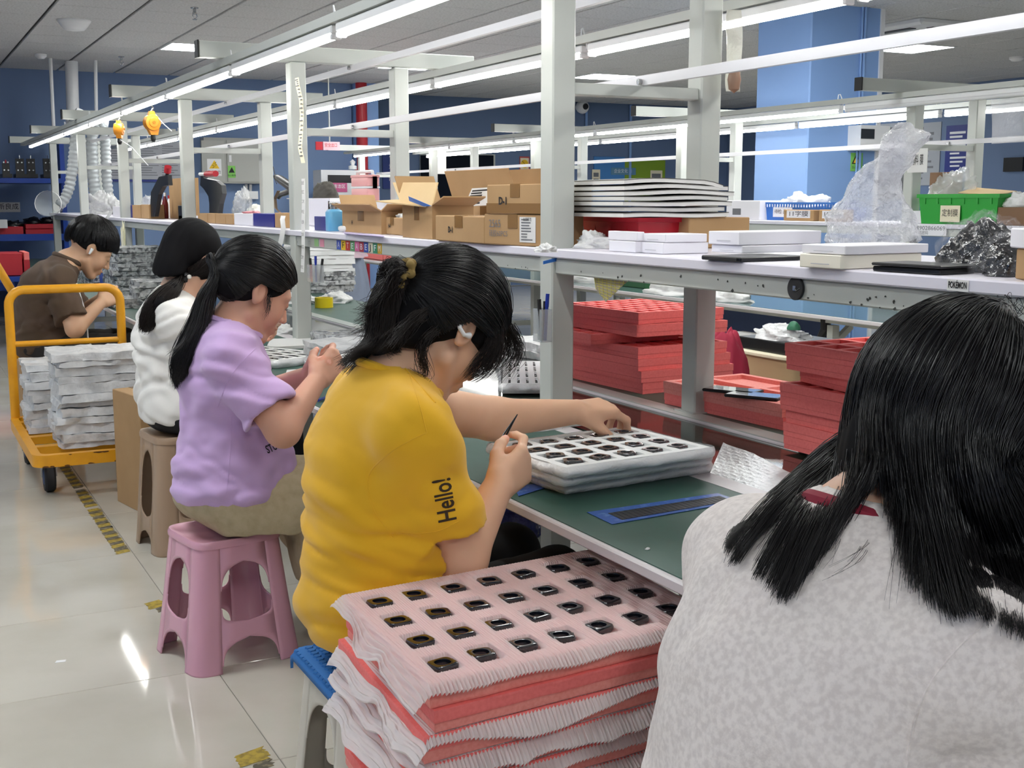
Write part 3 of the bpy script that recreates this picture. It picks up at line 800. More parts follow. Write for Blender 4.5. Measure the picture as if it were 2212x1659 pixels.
# blue carrier sheet with its row of black film pads
sp = [at_z(*q, ZT + .0008) for q in ((1268, 1107), (1550, 1066), (1602, 1083), (1322, 1133))]
t = thing('carrier_sheet', 'blue carrier sheet with a row of black pads on the green mat', 'sheet', sp[0])
MB().prism(sp, (0, 0, .0008)).build('sheet', M('blue film', '3f63b0', rough=.25, noise=(60, '6d8fd0', .55, .75)), t)
for k in range(22):
    def L2(u, v): return sp[0] * (1 - u) * (1 - v) + sp[1] * u * (1 - v) + sp[2] * u * v + sp[3] * (1 - u) * v
    u = .10 + .86 * k / 22; du = .86 / 22 * .9
    MB().prism([L2(u, .30), L2(u + du, .30), L2(u + du, .86), L2(u, .86)], (0, 0, .0016)).build('black_pad', M('black pad', '1d1f24', rough=.45), t)
p = [at_z(*q, ZT + .0012) for q in ((1110, 1050), (1165, 1045), (1185, 1052), (1120, 1072))]
MB().prism(p, (0, 0, .0008)).build('film_sheet', M('blue film', '3f63b0'), None, label='small blue film sheet by her near hand under the white tray pile', cat='sheet')
# silver bubble foil on the conveyor
p = [at_z(*q, ZT - .004) for q in ((1530, 1032), (1730, 1110), (1790, 1060), (1562, 958))]
nn = 60; P = np.zeros((nn, nn, 3))
for i in range(nn):
    for j in range(nn):
        u, v = i / (nn - 1), j / (nn - 1); q = (p[0] * (1 - v) + p[3] * v) * (1 - u) + (p[1] * (1 - v) + p[2] * v) * u
        P[i, j] = (q.x, q.y, q.z + .002 + .0014 * max(0, math.sin(u * 60 + v * 20)) * max(0, math.sin(v * 70 - u * 15)) + .006 * math.sin(u * 5) ** 2 * v)
link('foil_sheet', grid_mesh('foil_sheet', P), m_foil, None, 'all', fix=False, label='silver bubble foil sheet lying on the conveyor strip', cat='foil')
heap('film_scrap', at_z(1562, 1160, ZT + .0006), .035, .05, .03, m_wfilm, None, 4, label='white crumpled film packet at the elbow of the pale sweatshirt', cat='packet')
heap('paper_scrap', at_z(1399, 1186, ZT + .0006), .012, .008, .003, m_paper, None, 5, n=6, label='tiny white paper scrap alone on the green mat', cat='scrap')

# tray and film behind the yellow shirt
td, od = white_tray((1085, 850), (1000, 800), (1175, 850), ZT + .0006, .03, 'white tray of dark cases behind the face of the yellow shirted woman', seed=9, nx=4, ny=4)
wrapped_cases(od, .03, 4, 4, 0, 'dark watch case on the tray behind her face, %s along and %s back', 'cases on the tray behind her face')
o = Oriented((1120, 940), (1000, 930), (1190, 930), 925, ZT + .0006)
crumple_box('film_sheet', o.C + Vector((-.04, .02, 0)), o.C + Vector((.14, .28, .010)), m_wfilm, None, 22, .006, .015, label='thin white film sheet under her stretched arm', cat='film')

# pile of white bags behind the post with marker note
c = at_z(1130, 790, ZT - .005)
for k in range(3):
    crumple_box('plastic_bag', (c.x - .02 + .02 * k, c.y - .1, c.z + .028 * k), (c.x + .26, c.y + .22, c.z + .027 + .028 * k), m_wfilm if k < 2 else m_wfilm, None, 31 + k, .012, .022, .2 - .1 * k,
                label=['bottom flat white bag of the pile left of the tall front post', 'middle flat white bag of the pile left of the tall front post', 'top flat white bag with blue writing left of the tall front post'][k], cat='bag', group='flat white bags')
MB().prism([Vector((c.x + .10, c.y - .02, c.z + .095)), Vector((c.x + .24, c.y - .02, c.z + .09)), Vector((c.x + .24, c.y + .12, c.z + .095)), Vector((c.x + .10, c.y + .12, c.z + .098))], (0, 0, .001)).build('paper_note', m_paper, None, label='white note with blue pen writing on the bags', cat='note')

# ------------------------------------------------------------------ coral trays on the far side of the bench
def foam(c, l, r, z, h, label, nx=6, ny=5, mat=m_coral, long='L', pockets=True, rib=.012):
    o = oL(c, l, r, 0, z) if long == 'L' else Oriented(c, l, r, 0, z); o.h = h
    t = thing('foam_tray', label, 'foam tray', o.C, 'coral foam trays across the bench')
    waffle(o.w, o.d, h * .62, nx, ny, rib, h * .4, .016).xf(o.m @ Matrix.Translation((0, 0, h * .38))).build('tray', mat, t)
    MB().box((.001, .001, 0), (o.w - .001, o.d - .001, h * .38 - .0006)).xf(o.m).build('base_sheet', mat, t)
    return t, o
zf = ZT + .0026
names = ['lowest coral tray of the tall far stack', 'second coral tray from the bottom of the tall far stack', 'third coral tray from the bottom of the tall far stack', 'fourth coral tray from the bottom of the tall far stack',
         'narrow coral tray sticking out of the tall far stack', 'second coral tray from the top of the tall far stack', 'topmost waffle coral tray of the tall far stack']
base = at_z(1388, 852, zf)
def stack_o(dx, dy, w, d, rz, z, h):
    o = Oriented((1388, 852), (1240, 826), (1600, 820), 0, zf)
    ux = Vector((math.cos(rz), math.sin(rz), 0)); o.ux = ux; o.uy = Vector((-ux.y, ux.x, 0)); o.w = w; o.d = d; o.h = h; o.C = Vector((base.x + dx, base.y + dy, z)); o.z = z
    return o.build_matrix()
def foam_o(o, label, nx=6, ny=5, rib=.012, mat=m_coral, group='coral foam trays across the bench', dep=.4, rim=.016):
    t = thing('foam_tray', label, 'foam tray', o.C, group)
    h = o.h
    waffle(o.w, o.d, h * .62, nx, ny, rib, h * dep, rim).xf(o.m @ Matrix.Translation((0, 0, h * .38))).build('tray', mat, t)
    MB().box((.001, .001, 0), (o.w - .001, o.d - .001, h * .38 - .0006)).xf(o.m).build('base_sheet', mat, t)
    return t
zc_ = zf
spec = [(0, 0, .36, .43, .05, .035), (-.008, -.004, .36, .43, .06, .035), (-.014, .005, .36, .42, .06, .035), (-.012, .01, .35, .42, .07, .035)]
for k, (dx, dy, ww, dd, rz, h) in enumerate(spec):
    foam_o(stack_o(dx, dy, ww, dd, rz, zc_, h), names[k]); zc_ += h + .0006
foam_o(stack_o(-.10, .14, .33, .30, .02, zc_, .03), names[4], 7, 4, .010, dep=.55); zc_ += .0306
foam_o(stack_o(-.015, .015, .345, .43, .03, zc_, .036), names[5]); zc_ += .0366
foam_o(stack_o(.0, .03, .345, .42, .10, zc_, .036), names[6], 7, 6, .016)
# open flat trays with the phones
b2 = at_z(1688, 930, zf); l2 = at_z(1432, 872, zf)
def flat_o(dz, h, s): 
    o = stack_o(0, 0, .30, .50, 0, zf + dz, h); v = (l2 - b2); o.C = Vector((b2.x + s, b2.y, zf + dz)); o.uy = v.normalized(); o.ux = Vector((o.uy.y, -o.uy.x, 0)); o.w, o.d = .30, v.length; return o.build_matrix()
foam_o(flat_o(0, .032, .004), 'lower flat coral tray under the two phones', 2, 2, .03)
of = flat_o(.0328, .034, 0)
foam_o(of, 'upper flat coral tray with two big recesses and two phones', 2, 2, .022, mat=m_coral2, rim=.022, dep=.35)
for k, (cpx, lpx, rpx, lab) in enumerate([((1625, 856), (1567, 846), (1675, 848), 'black phone lying face up on the coral tray, farther one'), ((1680, 868), (1630, 858), (1700, 862), 'black phone lying face up on the coral tray, nearer one')]):
    z = zf + .0675; o = Oriented(cpx, lpx, rpx, 0, z); o.h = .008; o.w = .075; o.d = .15
    o.uy = Vector((-.45, .89, 0)).normalized() if k == 0 else Vector((-.5, .86, 0)).normalized(); o.ux = Vector((o.uy.y, -o.uy.x, 0)); o.build_matrix()
    t = thing('phone', lab, 'phone', o.C, 'phones on the coral tray')
    MB().box((0, 0, 0), (o.w, o.d, .008), .003).xf(o.m).build('body', m_black, t)
    MB().box((.004, .006, .0081), (o.w - .004, o.d - .006, .0086)).xf(o.m).build('screen', M('phone glass', '0c1420', rough=.04, spec=.9, coat=1.0), t)
# stack at the right, half behind the black hair
b3 = at_z(1690, 968, zf)
z3 = zf
for k in range(8):
    h = .031; o = stack_o(0, 0, .33, .40, 0, z3, h); dx = [0, -.004, .003, -.002, -.012, -.02, -.012, -.010][k]
    o.C = Vector((b3.x + .015 + dx, b3.y - .40 + [0, .004, 0, .006, .006, 0, 0, 0][k], z3)); rz = [.03, .02, .03, .05, .03, -.12, .0, .02][k]
    o.ux = Vector((math.cos(rz), math.sin(rz), 0)); o.uy = Vector((-o.ux.y, o.ux.x, 0)); o.build_matrix()
    foam_o(o, '%s coral tray up in the stack beside the black hair' % ORD[k] if k < 7 else 'topmost waffle coral tray in the stack beside the black hair', 4, 5, .016 if k == 7 else .012); z3 += h + .0006
# ------------------------------------------------------------------ cartons and things on the shelf of the near bench
Z1 = SBD + .0008
def carton(name, label, o, mat=m_card, tape=True, flaps=(), group=None, cat='box', face='L', open_top=False):
    t = thing(name, label, cat, o.C, group)
    if open_top:
        m = MB(); k = .004
        for a, b in (((0, 0), (o.w, k)), ((0, o.d - k), (o.w, o.d)), ((0, k), (k, o.d - k)), ((o.w - k, k), (o.w, o.d - k))): m.box((a[0], a[1], 0), (b[0], b[1], o.h))
        m.box((k, k, 0), (o.w - k, o.d - k, k)); m.xf(o.m).build('body', mat, t)
    else: MB().box((0, 0, 0), (o.w, o.d, o.h), .0025).xf(o.m).build('body', mat, t)
    if tape:
        face_rect(o, face, .42, .55, .58, 1, m_tape, t, 'tape')
        if not open_top: MB().box((o.w * .42 if face != 'L' else 0, 0 if face != 'L' else o.d * .42, o.h), (o.w * .58 if face != 'L' else o.w, o.d if face != 'L' else o.d * .58, o.h + .0008)).xf(o.m).build('top_tape', m_tape, t)
    for side, ang, ln in flaps:   # flap hinged on the top edge
        a, b = {'L': ((0, 0), (0, 1)), 'R': ((0, 0), (1, 0)), 'B': ((0, 1), (1, 1)), 'X': ((1, 0), (1, 1))}[side]
        A, B = o.p(*a, 1), o.p(*b, 1); out = {'L': -o.ux, 'R': -o.uy, 'B': o.uy, 'X': o.ux}[side]
        d = out * math.cos(ang) * ln + Vector((0, 0, 1)) * math.sin(ang) * ln
        n = out * -math.sin(ang) + Vector((0, 0, 1)) * math.cos(ang)
        MB().prism([A, B, B + d, A + d], n * .004).build('flap', mat, t)
    return t
def barcode(o, face, u0, v0, u1, v1, parent, seed):
    rr = random.Random(seed); m = MB(); u = u0
    while u < u1:
        w_ = rr.uniform(.01, .03) * (u1 - u0) * 2; q = [(u, v0), (min(u + w_ * .5, u1), v0), (min(u + w_ * .5, u1), v1), (u, v1)]
        P = [(o.p(a, 0, b) - o.uy * .0018) if face == 'R' else (o.p(0, 1 - a, b) - o.ux * .0018) for a, b in q]; m.prism(P, (-o.uy if face == 'R' else -o.ux) * .0003); u += w_
    return m.build('barcode', m_ink, parent)
def OA(cpx, rz, lx, rx, top, z):
    """upright box from its near corner, its turn, and the columns where its left and right faces end"""
    o = Oriented.__new__(Oriented); o.C = at_z(*cpx, z); o.z = z; a = math.radians(rz); o.ux = Vector((math.cos(a), math.sin(a), 0)); o.uy = Vector((-o.ux.y, o.ux.x, 0))
    def reach(d, px):
        r = ray(px, cpx[1]); return abs((o.C.x * r[1] - o.C.y * r[0]) / (d.y * r[0] - d.x * r[1]))
    o.w = reach(o.ux, rx); o.d = reach(o.uy, lx); o.h = zat(o.C, top) - z; return o.build_matrix()
# a: labelled carton
oa_ = oL((1174, 534), (1046, 527), (1196, 523), 464, Z1); oa_.w = .13; oa_.build_matrix()
t = carton('carton', 'brown carton with white delivery label and pencilled 2565 by the tall post', oa_)
face_rect(oa_, 'L', .62, .12, .88, .92, m_paper, t, 'paper_label')
lines_block(oa_, 'L', .65, .16, .85, .88, 8, m_inkg, t, 3)
face_text(oa_, 'L', .75, .84, '出货标签', .010, m_ink, t)
face_text(oa_, 'L', .20, .68, '2565', .030, m_inkg, t); face_text(oa_, 'L', .26, .36, '硅胶60PCS', .020, m_inkg, t)
# b: upper carton on it
ob_ = oL((1188, 462), (1064, 461), (1200, 459), 397, Z1 + oa_.h + .002)
ob_.C.x = oa_.C.x; ob_.C.y = oa_.C.y - .01; ob_.d = oa_.d * .98; ob_.w = oa_.w + .02; ob_.uy = oa_.uy; ob_.ux = oa_.ux; ob_.build_matrix()
t = carton('carton', 'upper brown carton resting on the labelled carton by the tall post', ob_)
face_text(ob_, 'L', .30, .42, 'D-1', .028, m_ink, t, bold=.001)
face_rect(ob_, 'L', 0, 0, 1, .35, m_tape, t, 'tape')
# c
oc_ = oL((1046, 527), (941, 519), (1064, 520), 468, Z1)
t = carton('carton', 'brown carton marked in black, left of the labelled carton', oc_); face_text(oc_, 'L', .34, .45, 'D-1', .024, m_ink, t, bold=.001)
# d: big open carton behind
od_ = oL((1068, 514), (934, 506), (1090, 508), 447, Z1); od_.w = .12
od_.C += od_.ux * .09; od_.build_matrix()
t = carton('carton', 'open brown carton with raised flap and shipping label, behind the marked carton', od_, flaps=(('B', 1.2, .10), ('X', 1.35, .13), ('L', 1.25, .13)), open_top=True)
fl = MB(); ofl = oL((1066, 444), (1003, 444), (1080, 440), 408, od_.z + od_.h)
A = at_x(1003, 446, od_.C.x - .052); B = at_x(1063, 443, od_.C.x - .052); D = at_x(1020, 407, od_.C.x - .052); E_ = at_x(1066, 404, od_.C.x - .052)
MB().prism([A, B, E_, D], (-.0012, 0, 0)).build('shipping_label', m_paper, t)
class QF:  # small frame on a quad
    pass
def quad_lines(A, B, D, n, mat, parent, seed, name, nrm, u0=.06, u1=.94, v0=.08, v1=.92, thick=.3):
    rr = random.Random(seed); m = MB()
    for i in range(n):
        v = v0 + (v1 - v0) * (i + .5) / n; e = u0 + (u1 - u0) * rr.uniform(.4, 1); h = (v1 - v0) / n * thick
        P = [A + (B - A) * a + (D - A) * b for a, b in ((u0, v - h), (e, v - h), (e, v + h), (u0, v + h))]; m.prism([p + Vector(nrm) * .0014 for p in P], Vector(nrm) * .0003)
    return m.build(name, mat, parent)
quad_lines(A, B, D, 6, m_ink, t, 4, 'print_lines', (-1, 0, 0))
# e: taped carton with pale flap
oe_ = oL((934, 517), (870, 512), (960, 510), 444, Z1); oe_.w = .14; oe_.build_matrix()
t = carton('carton', 'glossy taped brown carton with a pale flap standing open', oe_, flaps=(('B', .9, .12), ('R', .25, .10)), open_top=True)
A = at_x(866, 440, oe_.C.x - .01); B = at_x(932, 446, oe_.C.x); D = at_x(848, 394, oe_.C.x + .03); E_ = at_x(945, 394, oe_.C.x + .05)
MB().prism([A, B, E_, D], (.004, 0, 0)).build('pale_flap', m_cardl, t)
A = at_x(812, 436, oe_.C.x - .05); B = at_x(905, 446, oe_.C.x - .02)
MB().prism([A, B, B + Vector((.03, -.01, -.004)), A + Vector((.09, .02, .004))], (0, 0, .004)).build('flap', m_cardl, t)
MB().prism([at_x(882, 424, oe_.C.x - .02), at_x(932, 445, oe_.C.x - .02), at_x(915, 446, oe_.C.x - .015), at_x(884, 434, oe_.C.x - .015)], (.002, 0, 0)).build('blue_sleeve', m_blue, None, label='blue plastic sleeve leaning in the taped carton', cat='sleeve')
# f, g
of_ = oL((871, 509), (825, 505), (888, 504), 471, Z1); t = carton('carton', 'low brown carton topped with white papers', of_); face_text(of_, 'L', .4, .5, 'H-1', .018, m_ink, t, bold=.001)
heap('paper_pile', of_.p(.5, .5, 1.0) + Vector((0, 0, .0008)), .09, .14, .02, m_paper, None, 8, label='white papers heaped on the low brown carton', cat='paper')
og_ = oL((824, 506), (740, 500), (845, 501), 457, Z1); t = carton('carton', 'grey brown carton with open flaps right of the blue bottle', og_, flaps=(('L', .5, .05), ('B', 1.0, .07), ('R', .35, .07)), open_top=True)
face_text(og_, 'L', .28, .45, 'H', .02, m_ink, t, bold=.001)
MB().prism([at_z(742, 502, Z1), at_z(824, 509, Z1), at_z(830, 512, Z1), at_z(744, 505, Z1)], (0, 0, .003)).build('lilac_folder', M('lilac plastic', 'c9bde0'), None, label='thin lilac folder on the shelf edge below the cartons', cat='folder')
# earbud case
c = at_z(746, 500, Z1); MB().lathe(c, [(.0, .0), (.022, .001), (.027, .008), (.026, .018), (.018, .022), (0, .0225)], 20, sy=1.5).build('earbud_case', m_white, None, smooth=True, label='white rounded earbud case on the shelf edge', cat='case')
# blue dispenser bottle
c = at_z(723, 499, Z1); t = thing('dispenser_bottle', 'blue square bottle with a steel pump top', 'bottle', c)
bl = M('sky blue plastic', '6cb4dd', rough=.3, translucent=.2)
hB = zat(c, 452) - c.z; rB = .032
loft([[(c.x + x, c.y + y, c.z + z) for x, y in superq(24, rB * s, rB * s, 4)] for z, s in ((0, .94), (.004, 1), (hB * .86, 1), (hB * .97, .8), (hB, .55))]).build('bottle', bl, t, smooth=True)
MB().lathe((c.x, c.y, c.z + hB), [(.017, 0), (.019, .012), (.014, .014), (.014, .018), (.022, .02), (.024, .026), (.012, .028), (.0, .03)], 18).build('pump_top', m_steel, t, smooth=True)
# lunch box on a white carton
lx = 1.86; b = at_x(773, 433, lx)
MB().box((lx - .02, b.y - .12, Z1), (lx + .12, b.y + .35, b.z - .001), .002).build('white_carton', m_wbox, None, label='long white carton under the pink lunch box', cat='box')
t = thing('lunch_box', 'pink two tier lunch box with white lid and handle', 'lunch box', b)
w0 = at_x(750, 433, lx); wy = abs(w0.y - at_x(798, 433, lx).y); zt1, zt2, zt3 = zat(b, 407), zat(b, 384), zat(b, 371)
def rb(z0, z1, s, mat, nm, par): loft([[(b.x + .035 + x, b.y + y, z) for x, y in superq(24, .034 * s * k, wy * .40 * s * k, 5)] for z, k in ((z0, .97), (z0 + .002, 1), (z1 - .002, 1), (z1, .97))]).build(nm, mat, par, smooth=True)
rb(b.z, zt1 - .001, .98, m_pink, 'lower_tier', t); rb(zt1, zt1 + .008, 1.03, m_white, 'clip_band', t); rb(zt1 + .009, zt2 - .001, .98, m_pink, 'upper_tier', t); rb(zt2, zt2 + .012, 1.04, m_pink, 'lid', t)
MB().tube([(b.x + .035, b.y - wy * .36, zt2 + .008), (b.x + .035, b.y - wy * .33, zt3), (b.x + .035, b.y + wy * .33, zt3), (b.x + .035, b.y + wy * .36, zt2 + .008)], .007, 8).build('handle', m_white, t, smooth=True)
for s in (-1, 1): box('side_clip', (b.x + .025, b.y + s * wy * .405, zt1), (b.x + .045, b.y + s * wy * .43, zt2 + .004), m_pink, t, .002)
# sticker strip on the rail
stc = ['3c58b5', 'e8c02c', 'c0392f', '57a068', 'd86aa0', 'b03040', '2c4fa8', 'd9d2b8', '3a8f6a', 'c7a02c']
let = 'AFTEABEJFM'
xr = 1.7625 - .2575 + .0088
xs = np.linspace(727, 825, 11)
t = thing('letter_stickers', 'row of colourful letter stickers on the shelf rail below the cartons', 'stickers', at_x(776, 525, xr))
for k in range(10):
    yl = at_x(xs[k], 520, xr).y; yr = at_x(xs[k + 1] - 1, 520, xr).y
    s = box('sticker', (xr, yr, SB + .003), (xr + .0012, yl, ST - .002), M('sticker %d' % k, stc[k], rough=.4), t)
    text(let[k], .03, m_inkw if k not in (1, 7) else m_ink, t, (xr, (yl + yr) / 2, (SB + ST) / 2), (0, -1, 0), (0, 0, 1), width=abs(yl - yr) * .5)
t = thing('round_stickers', 'two small green and pink stickers on the rail beside the second post', 'stickers', at_x(690, 515, xr))
for px, c_ in ((683, '9cc98a'), (695, 'e79ab0')):
    y = at_x(px, 515, xr).y; box('sticker', (xr, y - .025, SB + .006), (xr + .001, y + .025, ST - .004), M('stick ' + c_, c_), t)
# white crumple behind the post
heap('crumpled_bag', at_z(1236, 538, Z1) + Vector((.09, .04, 0)), .10, .10, .045, m_wfilm, None, 12, label='white crumpled bag behind the foot of the tall front post', cat='bag')
heap('crumpled_bag', at_z(1180, 545, Z1), .05, .05, .02, m_wfilm, None, 13, label='white crumpled bag scrap left of the tall front post', cat='bag')

# ---- right of the tall post
oA = OA((1603, 558), 4, 1536, 1783, 531, Z1)
t = thing('black_folder', 'thin black folder under the pair of white cartons', 'folder', oA.C)
o = OA((1600, 566), 4, 1528, 1735, 555, Z1); MB().box((0, 0, 0), (o.w, o.d * 1.2, .009), .002).xf(o.m).build('cover', m_black, t)
MB().box((-.003, .01, .002), (o.w - .02, o.d * 1.2 - .01, .007)).xf(o.m).build('spine_gap', m_rubber, t)
def white_pair(c, l, r, top, c2, l2, r2, top2, labs, mats, z, dz=0.0, txt=True, rz=0):
    o1 = OA(c, rz, l[0], r[0], top, z); o1.C.z += dz; o1.z += dz; o1.h -= dz; o1.build_matrix()
    t1 = pbox('white_carton', labs[0], 'box', o1, mats[0], None, .0015, 'shallow white cartons on the shelf')
    o2 = OA((c2[0], c[1]), rz, l2[0], r2[0], top2, z); o2.C.z = o2.z = o1.z + o1.h + .001; o2.h = zat(o2.C, top2) - o2.z; o2.build_matrix()
    t2 = pbox('white_carton', labs[1], 'box', o2, mats[1], None, .0015, 'shallow white cartons on the shelf')
    for o, tt in ((o1, t1), (o2, t2)):
        if txt: lines_block(o, 'L', .3, .25, .75, .38, 1, M('faint ink', 'b9b8bf'), tt, 2)
    return o1, o2, t1, t2
white_pair((1603, 558), (1536, 546), (1783, 538), 531, (1596, 530), (1529, 519), (1773, 514), 501, ['lower white carton of the pair on the black folder', 'upper white carton of the pair on the black folder'], (m_wbox, m_wbox), Z1, .010, rz=4)
white_pair((1432, 549), (1379, 545), (1530, 547), 525, (1437, 524), (1383, 519), (1527, 521), 506, ['lower white carton of the second pair from the red bin', 'upper white carton of the second pair from the red bin'], (m_wbox, m_wbox), Z1)
o1, o2, _, _ = white_pair((1372, 546), (1315, 541), (1400, 545), 522, (1376, 522), (1313, 519), (1392, 521), 501, ['lower white carton of the pair nearest the red bin', 'upper white carton of the pair nearest the red bin'], (m_wbox, m_wbox), Z1, txt=False)
oB1, oB2, _, _ = white_pair((1816, 582), (1726, 573), (1990, 572), 552, (1825, 552), (1730, 546), (2004, 548), 531, ['lower yellowed carton of the pair before the tall plastic bag', 'upper cream carton of the pair before the tall plastic bag'], (m_cbox, m_wbox), Z1, rz=4)
# black flat box, bagged black goods
o = oL((2030, 594), (1884, 585), (2060, 588), 574, Z1); o.w = .09; o.build_matrix()
pbox('black_box', 'flat matt black box at the shelf edge', 'box', o, m_black, .35)
for k, (px, py, sx, sy, h, lab) in enumerate([(2075, 588, .13, .15, .085, 'black goods in clear film, left lump on the shelf'), (2150, 598, .12, .10, .06, 'black coiled goods in clear film, right lump on the shelf')]):
    c = at_z(px, py, Z1) + Vector((.07, 0.02, 0)); t = thing('bagged_goods', lab, 'bag', c, 'black goods in clear bags')
    heap('black_goods', c, sx, sy, h, M('glossy black goods', '0b0b0d', rough=.14, spec=.9, bump=(28, .7, .012)), t, 50 + k, 22, .5)
    heap('clear_bag', c + Vector((0, 0, .0005)), sx * 1.2, sy * 1.2, h * 1.25, M('bag film', 'e8e8ee', rough=.05, alpha=.07, spec=1.0, bump=(45, 1, .02)), t, 52 + k, 26, .7)
o = oL((2300, 618), (2192, 602), (2330, 612), 546, Z1); pbox('carton', 'brown carton at the right end of the shelf', 'box', o, m_card)
o2 = oL((2300, 560), (2183, 549), (2330, 556), 513, Z1 + o.h + .001); o2.C = o.C + Vector((0, 0, o.h + .001)) - o.ux * .006; o2.d = o.d + .012; o2.w = o.w + .01; o2.uy = o.uy; o2.ux = o.ux; o2.h = .03; o2.build_matrix(); pbox('white_carton', 'white carton on the brown carton at the right end', 'box', o2, m_wbox)
# POKÉMON tag on the shelf edge, tape reel, pen marks, hanging clip
xe = 1.7625 - .2575 - .0045
a = at_x(2047, 612, xe); b = at_x(2093, 618, xe); yl, yr = a.y, b.y
t = box('name_tag', (xe - .001, yr, SBD - .021), (xe - .0003, yl, SBD - .003), m_paper, None, label='small clear name tag lettered in black on the shelf edge', cat='tag')
text('POKÉMON', .014, m_ink, t, (xe - .001, (yl + yr) / 2, SBD - .012), (0, -1, 0), (0, 0, 1), width=abs(yl - yr) * .86, bold=.0004)
xr2 = 1.7625 - .2575 + .0095
c = at_x(1722, 623, xr2); t = thing('tape_reel', 'black disc with a silver tape cross stuck on the shelf rail', 'disc', c)
MB().lathe((xr2 - .006, c.y, c.z), [(0, 0), (.021, 0), (.022, .001), (.022, .005), (0, .005)], 28, 'X').build('disc', m_rubber, t)
MB().box((xr2 - .0075, c.y - .004, c.z - .004), (xr2 - .0062, c.y + .004, c.z + .005)).build('silver_tape', m_steel, t)
MB().tube([(xr2 - .008, c.y - .002, c.z), (xr2 - .012, c.y - .012, c.z - .004), (xr2 - .009, c.y - .018, c.z + .001)], .0012, 5).build('wire_end', m_dark, t)
rr = random.Random(5); m = MB()
for k in range(64):
    px = rr.uniform(1255, 2190) if k < 34 else rr.uniform(300, 1180); f = rr.random() ** .7
    yy = 494 + .1064 * (px - 305); p = at_x(px, yy, xr2); z = SB + (ST - SB) * (.04 + .8 * (1 - f) * .8); n = rr.randint(5, 8); s = rr.uniform(.0012, .0038)
    pts = [(xr2 - .0002, p.y + math.cos(q) * s * rr.uniform(.4, 1.6), z + math.sin(q) * s * rr.uniform(.4, 1.3)) for q in [2 * PI * j / n for j in range(n)]]
    m.prism(pts, (-.0003, 0, 0))
m.build('paint_chips', m_greyd, B1)
p = at_x(1313, 603, xr2 - .01)
t = thing('yellow_grid_sheet', 'yellow lattice sheet hanging below the shelf rail', 'sheet', p)
A, Bq, Cq, Dq = (at_x(*q, xr2 + .02) for q in ((1284, 600), (1357, 606), (1308, 652), (1288, 625)))
gm = M('yellow lattice', 'd8cf6a', rough=.5); m = MB()
for k in range(9):
    u = k / 8; m.bar(A + (Bq - A) * u, (Dq if u < .3 else Cq) + ((Cq - Dq) * (u / .3) if u < .3 else Vector((0, 0, 0))) + (Bq - Cq) * max(0, (u - .3) / .7) * .96, .0016)
for k in range(8):
    v = k / 8; m.bar(A + (Dq - A) * v + (Cq - Dq) * max(0, v - .3), Bq + (Cq - Bq) * v, .0016)
m.build('lattice', gm, t)
MB().prism([A, Bq, Cq, Dq], (.001, 0, 0)).build('backing', M('beige film', 'b5a98f', alpha=.8), t)
# blue clip label on the tall post
t = box('cable_tie_tag', (0, 0, 0), (.001, .001, .001), m_blue); bpy.data.objects.remove(t)
A = at_y(1173, 571, 2.727); Bq = at_y(1224, 559, 2.727)
MB().prism([A, Bq, Bq + Vector((0, 0, .009)), A + Vector((0, 0, .008))], (0, -.002, 0)).build('blue_tag', m_blue, None, label='bright blue tape tag across the tall front post', cat='tag')
# foam boards on the red bin and the flat brown carton
zb = zat(Vector((1.62, 2.5, 0)), 470)
t = thing('storage_bin', 'red plastic bin under the stack of white edged boards', 'bin', (1.74, 2.84, Z1))
zr = zb - .002; A = at_x(1277, 540, 1.70); B_ = at_x(1362, 545, 1.66)
yc = (A.y + B_.y) / 2; yh = abs(A.y - B_.y) / 2
def rect_ring(x0, x1, y0, y1, z): return [(x0, y0, z), (x1, y0, z), (x1, y1, z), (x0, y1, z)]
cx_ = 1.745
loft([rect_ring(cx_ - .06, cx_ + .1, yc - yh, yc + yh, Z1), rect_ring(cx_ - .068, cx_ + .11, yc - yh * 1.06, yc + yh * 1.06, zr - .012), rect_ring(cx_ - .076, cx_ + .118, yc - yh * 1.14, yc + yh * 1.14, zr - .0115), rect_ring(cx_ - .076, cx_ + .118, yc - yh * 1.14, yc + yh * 1.14, zr)]).build('bin', M('red plastic', 'b9182c', rough=.35), t)
for k in range(3): box('rib', (cx_ - .067, yc - yh * .6 + k * yh * .6 - .004, Z1 + .01), (cx_ - .062, yc - yh * .6 + k * yh * .6 + .004, zr - .013), M('red plastic', 'b9182c'), t)
o = oL((1535, 516), (1372, 512), (1560, 512), 500, Z1); zz0 = zb - Z1
p1 = at_x(1370, 500, 1.86); p2 = at_x(1530, 505, 1.86)
MB().box((1.80, p2.y, Z1), (1.99, p1.y, zb - .002), .002).build('carton', m_card, None, label='flat brown carton beside the red bin under the boards', cat='box')
zz0 = zb; bo = Oriented((1345, 470), (1241, 470), (1560, 470), 400, 1.16)
ytop = [460, 452, 443, 433, 423, 413, 403]
bx0 = Vector((1.60, 2.545, 0)); 
